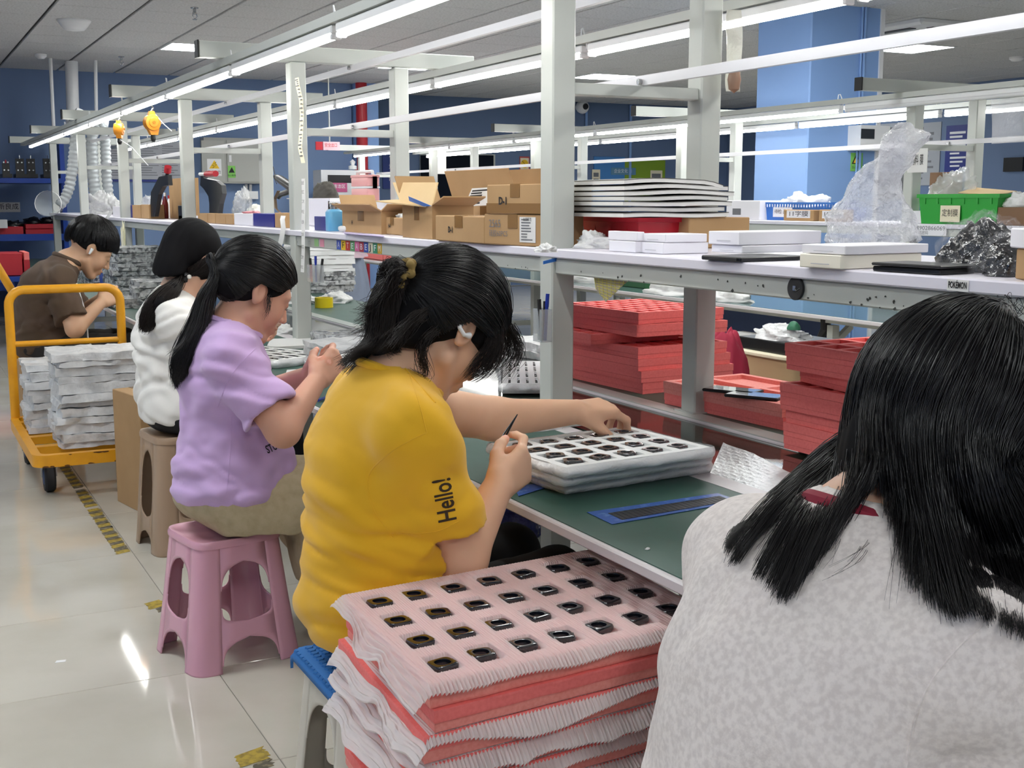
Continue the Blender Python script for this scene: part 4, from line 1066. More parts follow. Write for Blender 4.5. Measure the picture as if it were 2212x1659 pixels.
for k in range(7):
    th = .0088; off = RNG.uniform(-.006, .006); L_ = .29 if k < 6 else .285; Wd = [.315, .30, .325, .31, .33, .31, .295][k]
    t = thing('foam_board', ['bottom', 'second', 'third', 'fourth', 'fifth', 'sixth', 'top'][k] + ' white edged grey board of the stack %s' % ('by the tall post' if k < 6 else 'by the tall post, bowed at its end'), 'board', (bx0.x, bx0.y, zz0), 'white edged boards')
    n = 10; top = []; P = []
    for i in range(n + 1):
        u = i / n; s = .004 * math.sin(u * PI) * (k / 6) - (.012 * max(0, u - .75) ** 2 * 16 if k == 6 else 0) + .0015 * math.sin(7 * u + k)
        P.append((bx0.x + off + u * Wd, s))
    rings = [[(x, bx0.y + off, zz0 + s), (x, bx0.y + off + L_, zz0 + s), (x, bx0.y + off + L_, zz0 + s + th), (x, bx0.y + off, zz0 + s + th)] for x, s in P]
    loft(rings).build('core', M('board core', 'dddbd6', rough=.7), t)
    rings = [[(x, bx0.y + off - .001, zz0 + s + th + .0001), (x, bx0.y + off + L_, zz0 + s + th + .0001), (x, bx0.y + off + L_, zz0 + s + th + .0018), (x, bx0.y + off - .001, zz0 + s + th + .0018)] for x, s in P]
    loft(rings).build('facing', M('board facing', '55524d', rough=.7), t)
    zz0 += th + .0046
# tall standing plastic bag
yb = 1.86
prof = [(523, 1797, 1972), (512, 1806, 1970), (490, 1812, 1966), (468, 1803, 1960), (450, 1815, 1952), (435, 1826, 1945), (415, 1835, 1940), (395, 1845, 1938), (375, 1858, 1946), (355, 1872, 1958), (335, 1888, 1970), (315, 1903, 1985), (297, 1918, 2002), (283, 1930, 1996), (273, 1940, 1980), (270, 1950, 1966)]
rings = []; n = 30
for yp, xl, xr_ in prof:
    a = at_x(xl, yp, yb); b = at_x(xr_, yp, yb); c = (a + b) / 2; hw = (a - b).length / 2; r = []
    d = (b - a).normalized(); nrm = Vector((d.y, -d.x, 0)); f = .45 + .25 * (yp - 270) / 250
    for k in range(n):
        q = 2 * PI * k / n; r.append(c + d * math.cos(q) * hw + nrm * math.sin(q) * hw * f)
    rings.append(r)
pts = np.array([[tuple(p) for p in r] for r in rings]); R2 = []
for i in range(len(pts) - 1):
    for k in range(3): R2.append(pts[i] * (1 - k / 3) + pts[i + 1] * (k / 3))
R2.append(pts[-1]); R2 = np.array(R2); sh = R2.shape; Fp = R2.reshape(-1, 3)
dd = np.stack([fbm(Fp, 70 + a, 26, 4, (1, 1, .55)) for a in range(3)], 1); dd = np.sign(dd) * np.abs(dd) ** .7
Fp = Fp + dd * .012; R2 = Fp.reshape(sh)
zmin = R2[..., 2].min(); R2[..., 2] += max(0, Z1 - zmin)
link('plastic_bag', loft([[tuple(p) for p in r] for r in R2]).mesh('plastic_bag'), M('clear bag film', 'f2f3f8', rough=.10, alpha=.46, spec=1.0, bump=(55, 1.0, .03)), None, 'all', label='tall clear plastic bag standing twisted behind the cream cartons', cat='bag')

# ---- papers and pens on the posts
px1 = 1.7625 - .2575 - .001
def strip(name, label, pts, w, mat, parent=None):
    """hanging paper: pts = centre line top to bottom in world, w width along Y"""
    P = np.array([[(p[0], p[1] + s * w / 2, p[2]) for s in (-1, 1)] for p in pts]); return link(name, grid_mesh(name, P), mat, parent, 'all', fix=False, label=label, cat='paper')
x2 = px1
def pl(px, py, X): v = at_x(px, py, X); return (v.x, v.y, v.z)
cl = [pl(641, 168, 1.47), pl(643, 185, 1.45), pl(650, 215, 1.46), pl(652, 250, 1.47), pl(650, 290, 1.46), pl(648, 320, 1.44), pl(655, 352, 1.43)]
s = strip('wage_chart', 'long curled cream paper chart on the second front post', cl, .05, m_cream)
m = MB()
for k in range(22):
    v = (k + 1) / 24 * 6; i = int(v); f = v - i; p = Vector(cl[i]) * (1 - f) + Vector(cl[i + 1]) * f
    m.box((p.x - .003, p.y - .018, p.z - .003), (p.x - .002, p.y + (.002 if k % 3 else .016), p.z + .001))
m.build('handwriting', m_inkg, s)
cl = [pl(655, 386, 1.495), pl(656, 430, 1.49), pl(655, 480, 1.485), pl(655, 540, 1.48), pl(653, 588, 1.475)]
s = strip('note_strip', 'long white strip of handwritten notes on the second front post', cl, .045, m_paper)
for k in range(9):
    v = (k + .5) / 9 * 4; i = int(v); f = v - i; p = Vector(cl[i]) * (1 - f) + Vector(cl[i + 1]) * f
    text('加班工时记录'[k % 5:k % 5 + 2], .016, m_ink, s, (p.x - .002, p.y, p.z), (0, -1, 0), (0, 0, 1))
def pen_cup(label, base, w, d, h, pens, group=None):
    t = thing('pen_holder', label, 'pen holder', base)
    b = Vector(base); k = .0015; m = MB()
    for lo, hi in (((-w / 2, -d / 2, 0), (w / 2, -d / 2 + k, h)), ((-w / 2, d / 2 - k, 0), (w / 2, d / 2, h)), ((-w / 2, -d / 2, 0), (-w / 2 + k, d / 2, h)), ((w / 2 - k, -d / 2, 0), (w / 2, d / 2, h)), ((-w / 2, -d / 2, 0), (w / 2, d / 2, k))):
        m.box(b + Vector(lo), b + Vector(hi))
    m.build('cup', M('clear acrylic', 'cfd4d6', rough=.08, alpha=.35, spec=.8), t)
    for q, (dx, dy, ln, tilt, mat, lab) in enumerate(pens):
        p = b + Vector((dx, dy, .003)); e = p + Vector((tilt[0], tilt[1], 1)).normalized() * ln
        pt = thing('pen', lab, 'pen', p, 'pens in the post holders'); MB().tube([p, p + (e - p) * .72], .0042, 8).build('barrel', mat, pt, smooth=True); MB().tube([p + (e - p) * .72, e], .005, 8).build('cap', mat if q % 2 else m_ink, pt, smooth=True)
    return t
mb_ = M('pen blue', '20379b', rough=.3)
bq = at_y(1173, 738, 2.70); bq = Vector((bq.x, 2.703, bq.z))
pen_cup('clear pen holder fixed to the tall front post', bq, .030, .045, .083, [(-.008, -.008, .105, (-.05, .02), m_ink, 'black pen tipping left in the holder on the tall post'), (.004, -.006, .118, (.06, 0), mb_, 'tall blue marker in the holder on the tall post'), (.009, .008, .098, (.05, .05), m_ink, 'black marker by the post in the holder'), (-.003, .012, .08, (0, .05), M('pen grey', '8b8f95'), 'grey pen low in the holder on the tall post')])
bq = at_x(682, 610, 1.47)
pen_cup('clear pen holder with a red printed card on the second front post', bq, .045, .07, .068, [(-.012, .01, .09, (-.04, .05), M('pen red', 'c03a20'), 'black pen with orange cap in the second post holder'), (0, -.005, .098, (0, 0), mb_, 'thin blue pen in the second post holder'), (.01, -.02, .09, (.1, -.15), m_ink, 'black pen tipping right in the second post holder')])
MB().box((bq.x - .02, bq.y - .012, bq.z + .012), (bq.x - .016, bq.y + .01, bq.z + .066)).build('card', m_red, None, label='red printed card standing in the second post holder', cat='card')

# ---- shelf between the second and third posts
def sbx(name, label, cat, x0, x1, ytop, ybot, mat, depth=.09, group=None, lid=None, X=1.57):
    o = Oriented.__new__(Oriented); o.C = Vector((X, at_x(x1, 480, X).y, Z1)); o.z = Z1; o.ux = Vector((1, 0, 0)); o.uy = Vector((0, 1, 0)); o.w = depth; o.d = at_x(x0, 480, X).y - o.C.y; o.h = zat(o.C, ytop) - Z1; o.build_matrix()
    return pbox(name, label, cat, o, mat, lid, .0015, group), o
sbx('small_box', 'navy blue box left of the second post on the shelf', 'box', 547, 592, 462, 488, m_navy)
_, o = sbx('white_tub', 'white tub with pink papers on top beside the navy box', 'box', 506, 545, 462, 486, m_wbox)
heap('pink_papers', o.p(.5, .5, 1) + Vector((0, 0, .0006)), .08, .16, .014, M('pink paper', 'f4a5ad'), None, 17, label='pink papers on the white tub', cat='paper')
for k, (a, b) in enumerate(((431, 448), (449, 465), (466, 487), (488, 503))):
    sbx('small_carton', '%s small brown carton from the third post on the shelf' % ORD[k], 'box', a, b, 461 + k * 0.5, 475 + k, m_card, .07, 'small brown cartons')
sbx('small_carton', 'brown box between the navy box and the second post', 'box', 594, 612, 460, 490, m_card, .07)
sbx('small_box', 'navy box right of the second post beside the blue bottle', 'box', 679, 706, 468, 498, m_navy, .07)
heap('white_cloth', at_z(692, 497, Z1 + .0) + Vector((.1, .0, 0)), .1, .12, .10, m_wfilm, None, 18, label='white crumpled cloth behind the navy box by the bottle', cat='cloth')
c = at_z(586, 472, Z1) + Vector((.10, -.3, 0)); sbx_ = box('green_pad', (c.x, c.y - .05, Z1), (c.x + .06, c.y + .05, zat(c, 447)), M('lime pad', 'b5e23c', rough=.6), None, .002, label='lime green note pad behind the navy box', cat='pad')
c = at_z(540, 468, Z1) + Vector((.05, 0, 0)); heap('foam_wrap', c, .10, .42, .09, M('foam wrap', 'f1efe6', rough=.6), None, 19, sharp=.7, label='roll of white foam wrap behind the pink papers', cat='wrap')
c = at_z(496, 470, Z1) + Vector((.10, 0, 0)); heap('plastic_bag', c, .14, .36, .2, m_film, None, 20, label='clear plastic bag heap beside the black jig', cat='bag')
c = at_z(302, 466, Z1) + Vector((.1, 0, 0)); heap('plastic_bag', c, .16, .7, .16, m_film, None, 21, label='clear plastic bag heap between the third and fourth posts', cat='bag')
# basin with hair dryer
c = at_z(627, 478, Z1) + Vector((.06, 0, 0)); zr = zat(c, 428)
MB().lathe((c.x, c.y, Z1), [(.045, 0), (.055, zr - Z1 - .006), (.075, zr - Z1 - .005), (.075, zr - Z1), (.05, zr - Z1 - .001), (.04, .01)], 24).build('basin', m_white, None, smooth=True, label='white plastic basin on the shelf by the second post', cat='basin')
t = thing('hair_dryer', 'black hot air gun lying over the white basin', 'hot air gun', (c.x, c.y, zr))
a = at_x(600, 384, c.x); b = at_x(650, 418, c.x); MB().tube([a, a + (b - a) * .12, a + (b - a) * .5, b], [.020, .026, .027, .03], 14).build('barrel', m_dark, t, smooth=True)
MB().tube([a, a + (a - b) * .1], [.014, .013], 12).build('nozzle', m_rubber, t, smooth=True)
MB().tube([a + (b - a) * .75, at_x(606, 420, c.x), at_x(602, 426, c.x)], [.02, .016, .014], 10).build('grip', m_dark, t, smooth=True)
MB().tube([at_x(598, 397, c.x), at_x(590, 380, c.x), at_x(586, 362, c.x), at_x(590, 360, c.x), at_x(594, 378, c.x)], .0025, 5).build('cord_loop', m_dark, t, smooth=True)
MB().tube([at_x(602, 412, c.x - .05), at_x(594, 430, c.x - .06), at_x(596, 450, c.x - .07), at_x(610, 464, c.x - .07), at_x(628, 463, c.x - .07)], .011, 6, flat=.2).build('strap', M('brown strap', '6d5c4c'), None, smooth=True, label='looped brown strap hanging from the white basin', cat='strap')
strip('tissue', 'white tissue hanging over the shelf edge beside the second post', [pl(612, 466, 1.52), pl(610, 474, 1.495), pl(612, 492, 1.49), pl(608, 515, 1.49), pl(604, 532, 1.492)], .07, m_paper)
t = thing('cap', 'dark grey canvas bag behind the pink lunch box', 'bag', at_x(700, 428, 1.9))
c = at_x(703, 428, 1.9); heap('body', (c.x, c.y, c.z), .1, .26, .085, M('dark canvas', '4a4640', rough=.8), t, 23, sharp=.5)
box('white_carton', (c.x - .06, c.y - .24, Z1), (c.x + .08, c.y + .22, c.z - .001), m_wbox, None, .002, label='white carton with black marks under the canvas bag', cat='box')
# jigs
def jig(label, pts, red, arms):
    t = thing('press_jig', label, 'jig', pts[0]); 
    MB().prism(pts, (.03, .02, 0)).build('frame', m_black, t)
    for a, b, r, mt in arms: MB().tube([a, b], r, 10).build('lever' if mt is not m_red else 'red_handle', mt, t, smooth=True)
    return t
X = 1.58
jig('black hand press jig with red knob on the shelf', [at_x(*q, X) for q in ((323, 468), (326, 415), (343, 382), (362, 378), (364, 400), (352, 402), (342, 420), (334, 468))], None, [(at_x(358, 400, X + .02), at_x(362, 372, X + .02), .012, m_black), (at_x(362, 372, X + .02), at_x(363, 360, X + .02), .022, m_red)])
jig('black clamp jig with red lever handle behind the third post', [at_x(*q, X + .06) for q in ((432, 400), (434, 372), (440, 385), (466, 390), (478, 400), (480, 418), (474, 440), (472, 455), (470, 474), (452, 474), (452, 440), (450, 424), (440, 408))], None, [(at_x(432, 376, X + .06), at_x(446, 376, X + .06), .010, m_white), (at_x(446, 376, X + .06), at_x(466, 375, X + .06), .017, m_red)])
sbx('carton', 'brown carton standing behind the third post and the bottles', 'box', 368, 402, 384, 462, m_card, .09, X=1.75)
def bottle(label, px, ytop, ybot, r, prof, mats, dx=0.0):
    c = at_z(px, ybot, Z1) + Vector((dx, 0, 0)); h = zat(c, ytop) - Z1; t = thing('bottle', label, 'bottle', c, 'bottles on the shelf')
    MB().lathe(c, [(r * a, h * z) for a, z in ((.9, 0), (1, .02), (1, .55), (.95, .6), (.5, .78), (.36, .84), (.36, .86))], 16).build('body', mats[0], t, smooth=True)
    MB().lathe(c, [(r * 1.01, h * .2), (r * 1.01, h * .5)], 16).build('label_band', mats[1], t, smooth=True)
    MB().lathe(c, [(r * .42, h * .86), (r * .42, h), (0, h)], 12).build('cap', mats[2], t, smooth=True)
wht = m_white; dred = M('dark red liquid', '6d1c22', rough=.2)
bottle('white bottle with red cap left of the dark red bottle', 349, 422, 471, .022, None, (wht, wht, m_red))
bottle('dark red bottle with white cap between two white bottles', 358, 416, 472, .02, None, (dred, dred, wht))
bottle('white bottle with red cap right of the dark red bottle', 367, 422, 471, .022, None, (wht, wht, m_red))
bottle('tea bottle with white cap and green label behind the white bottles', 360, 398, 462, .03, None, (M('tea', 'c9b48a', rough=.1), M('green label', '2f8f63'), wht), .06)
bottle('clear water bottle with green label at the fourth post', 261, 386, 460, .032, None, (M('clear bottle', 'dfe8ea', rough=.05, alpha=.4), M('green label', '2f8f63'), wht), .04)
sbx('small_carton', 'left brown carton between the fourth and third posts', 'box', 287, 305, 443, 464, m_card, .1); sbx('small_carton', 'right brown carton between the fourth and third posts', 'box', 306, 323, 442, 465, m_card, .1)
sbx('small_box', 'navy box behind the fourth post', 'box', 262, 286, 443, 463, m_navy, .1); sbx('white_tub', 'white box left of the navy box by the fourth post', 'box', 245, 261, 446, 463, m_wbox, .1)
sbx('white_tub', 'low white box right of the bottles', 'box', 386, 402, 466, 475, m_wbox, .07)
sbx('phone_stand', 'black gadget leaning on a lime pad by the bottles', 'gadget', 386, 397, 444, 468, m_black, .03)
heap('crumpled_film', at_z(225, 462, Z1), .24, 1.6, .19, m_wfilm, None, 25, 26, label='big heap of white crumpled film at the far end of the shelf', cat='film')
strip('film_tail', 'white film tail hanging over the rail below the film heap', [pl(240, 455, 1.5), pl(237, 463, 1.485), pl(228, 475, 1.485), pl(218, 482, 1.487)], .16, m_wfilm)

# ---- orange tool balancers
for k, (px, py, w, label) in enumerate(((328, 265, 30, 'orange spring tool balancer hanging nearer the third post'), (257, 279, 22, 'orange spring tool balancer hanging edge on, farther off'))):
    X = 1.258; c = at_x(px, py, X); r = .5 * (zat(c, 235 if k == 0 else 257) - zat(c, 292 if k == 0 else 300)) * .62
    t = thing('tool_balancer', label, 'tool balancer', c, 'orange tool balancers'); rzm = Matrix.Translation(c) @ Matrix.Rotation(math.radians(10 if k == 0 else 65), 4, 'Z') @ Matrix.Translation(-c)
    MB().lathe(c, [(0, -.03), (r * .55, -.03), (r * .62, -.026), (r * .95, -.024), (r, -.018), (r, .018), (r * .95, .024), (0, .024)], 24, 'Y').xf(rzm).build('drum', m_orange, t, smooth=True)
    MB().prism([c + Vector(q) for q in ((-r * .98, -.015, 0), (r * .98, -.015, 0), (r * .6, -.015, -r * 1.5), (-r * .25, -.015, -r * 1.5))], (0, .03, 0)).xf(rzm).build('spout', m_orange, t)
    MB().prism([c + Vector(q) for q in ((-r * .5, -.012, r * .7), (r * .5, -.012, r * .7), (r * .28, -.012, r * 1.4), (-r * .28, -.012, r * 1.4))], (0, .024, 0)).xf(rzm).build('hanger_lug', m_orange, t)
    MB().lathe(c + Vector((0, -.031, 0)), [(r * .2, 0), (r * .2, -.004), (0, -.004)], 12, 'Y').xf(rzm).build('hub', M('amber', 'c97a18'), t)
    MB().tube([c + Vector((0, 0, r * 1.35)), c + Vector((.01, 0, r * 1.8)), (c.x, c.y, 1.703)], .005, 6).build('hook', m_steel, t)
    MB().lathe(c + Vector((r * .1, 0, -r * 1.5)), [(.012, 0), (.014, -.02), (.008, -.035), (0, -.035)], 10).xf(rzm).build('stop', m_dark, t)
    MB().tube([c + Vector((r * .5, 0, r * 1.0)), c + Vector((r * 1.2, -.05, -r * .2)), c + Vector((r * 1.9, -.1, -r * 1.1))] if k == 0 else [c + Vector((0, 0, -r * 1.6)), c + Vector((.05, -.1, -r * 3)), c + Vector((.12, -.2, -r * 6))], .0025, 5).build('cord', m_white, t)
# ---- suction hoses
mh = M('grey hose', '9fa4a6', rough=.35)
def hose(label, px, r, funnel=None, Y=12.2):
    P = [at_y(x, y, Y) for x, y in px]; t = thing('suction_hose', label, 'hose', P[-1], 'grey suction hoses'); pts = []; rs = []
    for i in range(len(P) - 1):
        L = (P[i + 1] - P[i]).length; n = max(4, int(L / .0095) // 4 * 4)
        for k in range(n):
            f = k / n; pts.append(P[i] * (1 - f) + P[i + 1] * f); rs.append(r * (1.0 if k % 4 < 2 else .86))
    for _ in range(10): pts = [pts[0]] + [(pts[i - 1] + pts[i] * 2 + pts[i + 1]) / 4 for i in range(1, len(pts) - 1)] + [pts[-1]]
    MB().tube(pts, rs, 14).build('hose', mh, t, smooth='all')
    if funnel:
        a, b = P[-1], at_y(*funnel, Y - .3); d = (b - a); m = MB(); m.tube([a, a + d * .3, a + d * .4, a + d], [.05, .055, .07, .115], 20, cap=False); m.build('funnel', M('clear acrylic', 'cfd4d6', alpha=.35), t, smooth=True); m = MB(); m.tube([a + d * .97, a + d * 1.03], [.118, .118], 20, cap=False); m.build('funnel_rim', m_white, t)
hose('grey ribbed hose ending in a clear funnel at far left', [(162, 250), (163, 290), (160, 330), (155, 375), (150, 405), (140, 430), (126, 447)], .05, (104, 440))
hose('middle grey ribbed hose dropping behind the bench posts', [(213, 262), (200, 280), (198, 320), (201, 380), (206, 420), (208, 440)], .058)
hose('right grey ribbed hose dropping behind the bench posts', [(214, 268), (226, 285), (228, 330), (230, 380), (235, 430)], .05)
t = thing('duct_manifold', 'pale sheet metal duct elbow above the hoses', 'duct', at_y(180, 275, 12.4))
a = at_y(150, 268, 12.4); b = at_y(235, 285, 12.4)
MB().tube([at_y(156, 250, 12.4), at_y(166, 256, 12.4), at_y(200, 264, 12.4), at_y(232, 272, 12.4)], [.09, .10, .07, .06], 14).build('duct', m_white, t, smooth=True)
# white crumpled bags hung on the posts
t = heap('tape_hank', at_x(268, 540, 1.49) + Vector((0, 0, 0)), .03, .10, .22, M('yellowed tape', 'e3dfc2'), None, 27, label='yellowed tape hank hanging on the fourth post below the shelf', cat='tape')
# ------------------------------------------------------------------ plastic stools
def stool(label, c, h, hb, ht, rz, mat, win=(.38, .84), foot=.24, wmax=.60, p=7):
    t = thing('stool', label, 'stool', c, 'plastic stools'); cz = math.cos(rz); sz = math.sin(rz)
    def pt(side, u, v, inset=0.0):
        th = side * PI / 2 + u * PI / 4; cc, s = math.cos(th), math.sin(th); r = 1 / (abs(cc) ** p + abs(s) ** p) ** (1 / p); k = (hb + (ht - hb) * v ** .9) - inset
        x, y = r * cc * k, r * s * k; return (c[0] + x * cz - y * sz, c[1] + x * sz + y * cz, c[2] + v * h * .97)
    rows = list(np.linspace(0, 1, 73))
    def a(v):
        if v < foot: return wmax * (1 - (v / foot) ** 4) ** .5
        if win[0] < v < win[1]:
            q = (v - (win[0] + win[1]) / 2) / ((win[1] - win[0]) / 2); return wmax * (1 - abs(q) ** (9 if q < 0 else 3.2)) ** .5
        return 0.0
    def solid(o): m = o.modifiers.new('thickness', 'SOLIDIFY'); m.thickness = .0035; m.offset = -1; return o
    for k in range(4):
        P = np.array([[pt(k, u, v) for v in rows] for u in np.linspace(wmax + .02, 1, 6)] + [[pt(k + 1, u, v) for v in rows] for u in np.linspace(-1, -wmax - .02, 6)][1:])
        solid(link('leg', grid_mesh('leg', P), mat, t, True, fix=False, angle=60))
        m = MB()
        for sgn in (-1, 1):
            L = [[pt(k, sgn * max(a(v), .0), v) for v in rows], [pt(k, sgn * (a(v) + wmax + .02) / 2, v) for v in rows], [pt(k, sgn * (wmax + .02), v) for v in rows]]
            P = L if sgn > 0 else L[::-1]; n = len(rows); V = [q for r in P for q in r]
            F = []
            for i in range(2):
                for j in range(n - 1):
                    if a(rows[j]) >= wmax - .001 and a(rows[j + 1]) >= wmax - .001: continue
                    F.append((i * n + j, (i + 1) * n + j, (i + 1) * n + j + 1, i * n + j + 1))
            m.add(V, F)
        sp_ = m.build('side_panel', mat, t, True, fix=False, angle=60)
        import bmesh
        bm = bmesh.new(); bm.from_mesh(sp_.data); bmesh.ops.remove_doubles(bm, verts=bm.verts, dist=1e-5); bm.to_mesh(sp_.data); bm.free(); solid(sp_)
    n = 40; R = lambda k, z: [(c[0] + x * k * cz - y * k * sz, c[1] + x * k * sz + y * k * cz, c[2] + z) for x, y in superq(n, ht, ht, 6)]
    loft([R(1.0, h * .94), R(1.045, h * .945), R(1.05, h * .975), R(1.02, h), R(.93, h), R(.9, h - .003), R(.3, h - .003)]).build('seat', mat, t, True)
    return t
m_pst = M('pink stool plastic', 'dba3b6', rough=.22, spec=.6)
m_tan = M('tan stool plastic', 'a78d75', rough=.3)
m_beige = M('beige stool plastic', 'cfc8bb', rough=.3)
stool('glossy pink plastic stool under the woman in lilac', (.762, 3.215, 0), .345, .158, .118, math.radians(10), m_pst)
stool('tan plastic stool under the woman in white', (.895, 4.345, 0), .412, .150, .122, math.radians(6), m_tan, (.30, .88), .16, .55, 8)
s3 = stool('beige plastic stool with blue pad under the woman in yellow', (.812, 2.12, 0), .338, .165, .132, math.radians(3), m_beige, (.2, .84), .1, .58, 8)
stool('beige plastic stool under the woman in the sweatshirt', (.80, .93, 0), .345, .155, .128, 0, m_beige)
m_pad = M('blue foam pad', '2a6fb5', rough=.8)
t = thing('seat_pad', 'blue honeycomb seat pad draped over the beige stool', 'cushion', (.812, 2.12, .339))
n = 24; P = np.zeros((n, n, 3))
for i in range(n):
    for j in range(n):
        u, v = i / (n - 1) * 2 - 1, j / (n - 1) * 2 - 1; x, y = u * .165, v * .165; ov = max(0, abs(x) - .138) + max(0, abs(y) - .14)
        P[i, j] = (.812 + np.sign(x) * min(abs(x), .150), 2.12 + np.sign(y) * min(abs(y), .152), .345 - ov * .9)
o = link('pad', grid_mesh('pad', P), m_pad, t, 'all', fix=False); o.modifiers.new('thickness', 'SOLIDIFY').thickness = .006
m = MB()
for i in range(-7, 8):
    for j in range(-8, 9):
        x, y = i * .020, j * .0175 * 1.0 + (i % 2) * .009
        if abs(x) < .146 and abs(y) < .148:
            zz_ = .3452 if (abs(x) < .136 and abs(y) < .138) else .339
            m.lathe((.812 + x, 2.12 + y, zz_), [(.0088, 0), (.0075, .003), (0, .003)], 6)
m.build('honeycomb_cells', m_pad, t, kind='stuff')

# ------------------------------------------------------------------ yellow platform trolley
m_ty = M('trolley yellow paint', 'e9a41e', rough=.35, noise=(9, 'd8921a', .5, .8), bump=(80, .1, .002))
t = thing('platform_trolley', 'yellow platform trolley loaded with film wrapped trays', 'trolley', (.73, 5.7, 0))
x0, x1, y0, y1 = .47, 1.02, 5.17, 6.2
def rrect(x0, x1, y0, y1, r, z, n=6):
    out = []
    for cx_, cy_, a0 in ((x1 - r, y1 - r, 0), (x0 + r, y1 - r, PI / 2), (x0 + r, y0 + r, PI), (x1 - r, y0 + r, 1.5 * PI)):
        for k in range(n + 1): q = a0 + PI / 2 * k / n; out.append((cx_ + r * math.cos(q), cy_ + r * math.sin(q), z))
    return out
o_, i_ = lambda z: rrect(x0, x1, y0, y1, .06, z), lambda z: rrect(x0 + .035, x1 - .035, y0 + .035, y1 - .035, .035, z)
loft([i_(.15), o_(.15), o_(.20), i_(.20), i_(.15)], False, False).build('deck_frame', m_ty, t, True)
for y in (5.38, 5.62, 5.80, 6.02): box('cross_bar', (x0 + .034, y, .165), (x1 - .034, y + .05, .198), m_ty, t)
yh = 6.17; xa, xb, zt_ = .495, 1.0, .805; r_ = .07
arc = [(xa, yh, .2)] + [(xa + .0, yh, zt_ - r_)] + [(xa + r_ - r_ * math.cos(q), yh, zt_ - r_ + r_ * math.sin(q)) for q in np.linspace(.2, PI / 2, 6)] + [(xb - r_ + r_ * math.sin(q), yh, zt_ - r_ + r_ * math.cos(q)) for q in np.linspace(0, PI / 2 - .2, 6)] + [(xb, yh, zt_ - r_), (xb, yh, .2)]
MB().tube(arc, .021, 14).build('handle', m_ty, t, smooth=True)
MB().tube([(xa, yh, .55), (xb, yh, .55)], .014, 10).build('handle_bar', m_ty, t, smooth=True)
for px, py in ((.551, 5.40), (.535, 6.03), (.95, 6.03), (.95, 5.42)):
    wl = MB().lathe((px, py, .0652), [(.02, -.022), (.058, -.022), (.065, -.014), (.065, .014), (.058, .022), (.02, .022)], 24, 'X').build('wheel', m_rubber, t, smooth=True)
    MB().lathe((px, py, .0652), [(.0, -.025), (.03, -.024), (.034, -.0222)], 16, 'X').build('hub', M('wheel hub blue', '23406f'), wl)
    MB().box((px - .032, py - .02, .10), (px - .027, py + .02, .15)).box((px + .027, py - .02, .10), (px + .032, py + .02, .15)).box((px - .045, py - .045, .143), (px + .045, py + .045, .1495)).bar((px - .03, py, .0652), (px - .03, py, .12), .02, .004).bar((px + .03, py, .0652), (px + .03, py, .12), .02, .004).build('caster_fork', m_steel, t)
rr = random.Random(8); m = MB()
for k in range(16):
    x = rr.uniform(.5, 1.0); z = rr.choice((.152, .197)); s = rr.uniform(.004, .02); pts = [(x + math.cos(q) * s * rr.uniform(.5, 1.5), y0 - .0004, max(.151, min(.199, z + math.sin(q) * s * .35))) for q in np.linspace(0, 2 * PI, 8)[:-1]]; m.prism(pts, (0, -.0004, 0))
m.build('paint_chips', M('rust', '5a3414'), t)
m_wf2 = M('white wrapped film', 'e3e3e4', rough=.28, spec=.6, bump=(38, .7, .01), noise=(16, 'c9cacc', .42, .62), alpha=.93)
m_gf = M('grey crackled film', 'c4c6c7', rough=.14, spec=.9, bump=(48, 1.0, .016), noise=(30, '6c6d70', .46, .60))
def film_stack(n, x0, x1, y0, y1, z, h, mat, labf, group, seed, jit=.014, rz=0.0, amp=.008, res=.017):
    for k in range(n):
        hh = h * (.72 + .56 * ((k * 7 + seed) % 5) / 4)
        d = np.random.default_rng(seed + k).uniform(-jit, jit, 4)
        crumple_box('wrapped_tray', (x0 + d[0], y0 + d[1], z + .0006), (x1 + d[2], y1 + d[3], z + hh), mat, None, seed + k, amp, res, rz + d[0] * 3, 24, label=labf(k, n), cat='tray', group=group)
        z += hh + .0004
def lab_(where): return lambda k, n: '%s film wrapped tray from the bottom %s' % (ORD[k], where)
film_stack(12, .585, .985, 5.27, 5.56, .2, .0335, m_wf2, lab_('of the tall trolley stack'), 'wrapped trays on the trolley', 100)
film_stack(9, .515, .80, 5.70, 6.02, .2, .0335, m_wf2, lab_('of the low trolley stack'), 'wrapped trays on the trolley', 130)
a = at_y(0, 585, 6.9); b = at_y(28, 632, 6.9); MB().tube([a + (a - b) * .8, b], .022, 10).tube([b, (b.x, b.y, .0)], .022, 10).build('trolley_pole', m_ty, None, smooth=True, label='end of a second yellow trolley handle at the far left', cat='handle')
box('carton', (.56, 6.50, 0), (.84, 6.80, .405), m_card, None, .003, label='brown carton under the seated man in brown', cat='box')
# cartons on the floor by the stools
o = Oriented((312, 1112), (304, 1095), (352, 1100), 858, 0); o.w = .16; o.d = .28; o.ux = Vector((.97, .2, 0)).normalized(); o.uy = Vector((-.2, .97, 0)).normalized(); o.build_matrix()
carton('carton', 'tall narrow brown carton standing behind the tan stool', o, face='R')
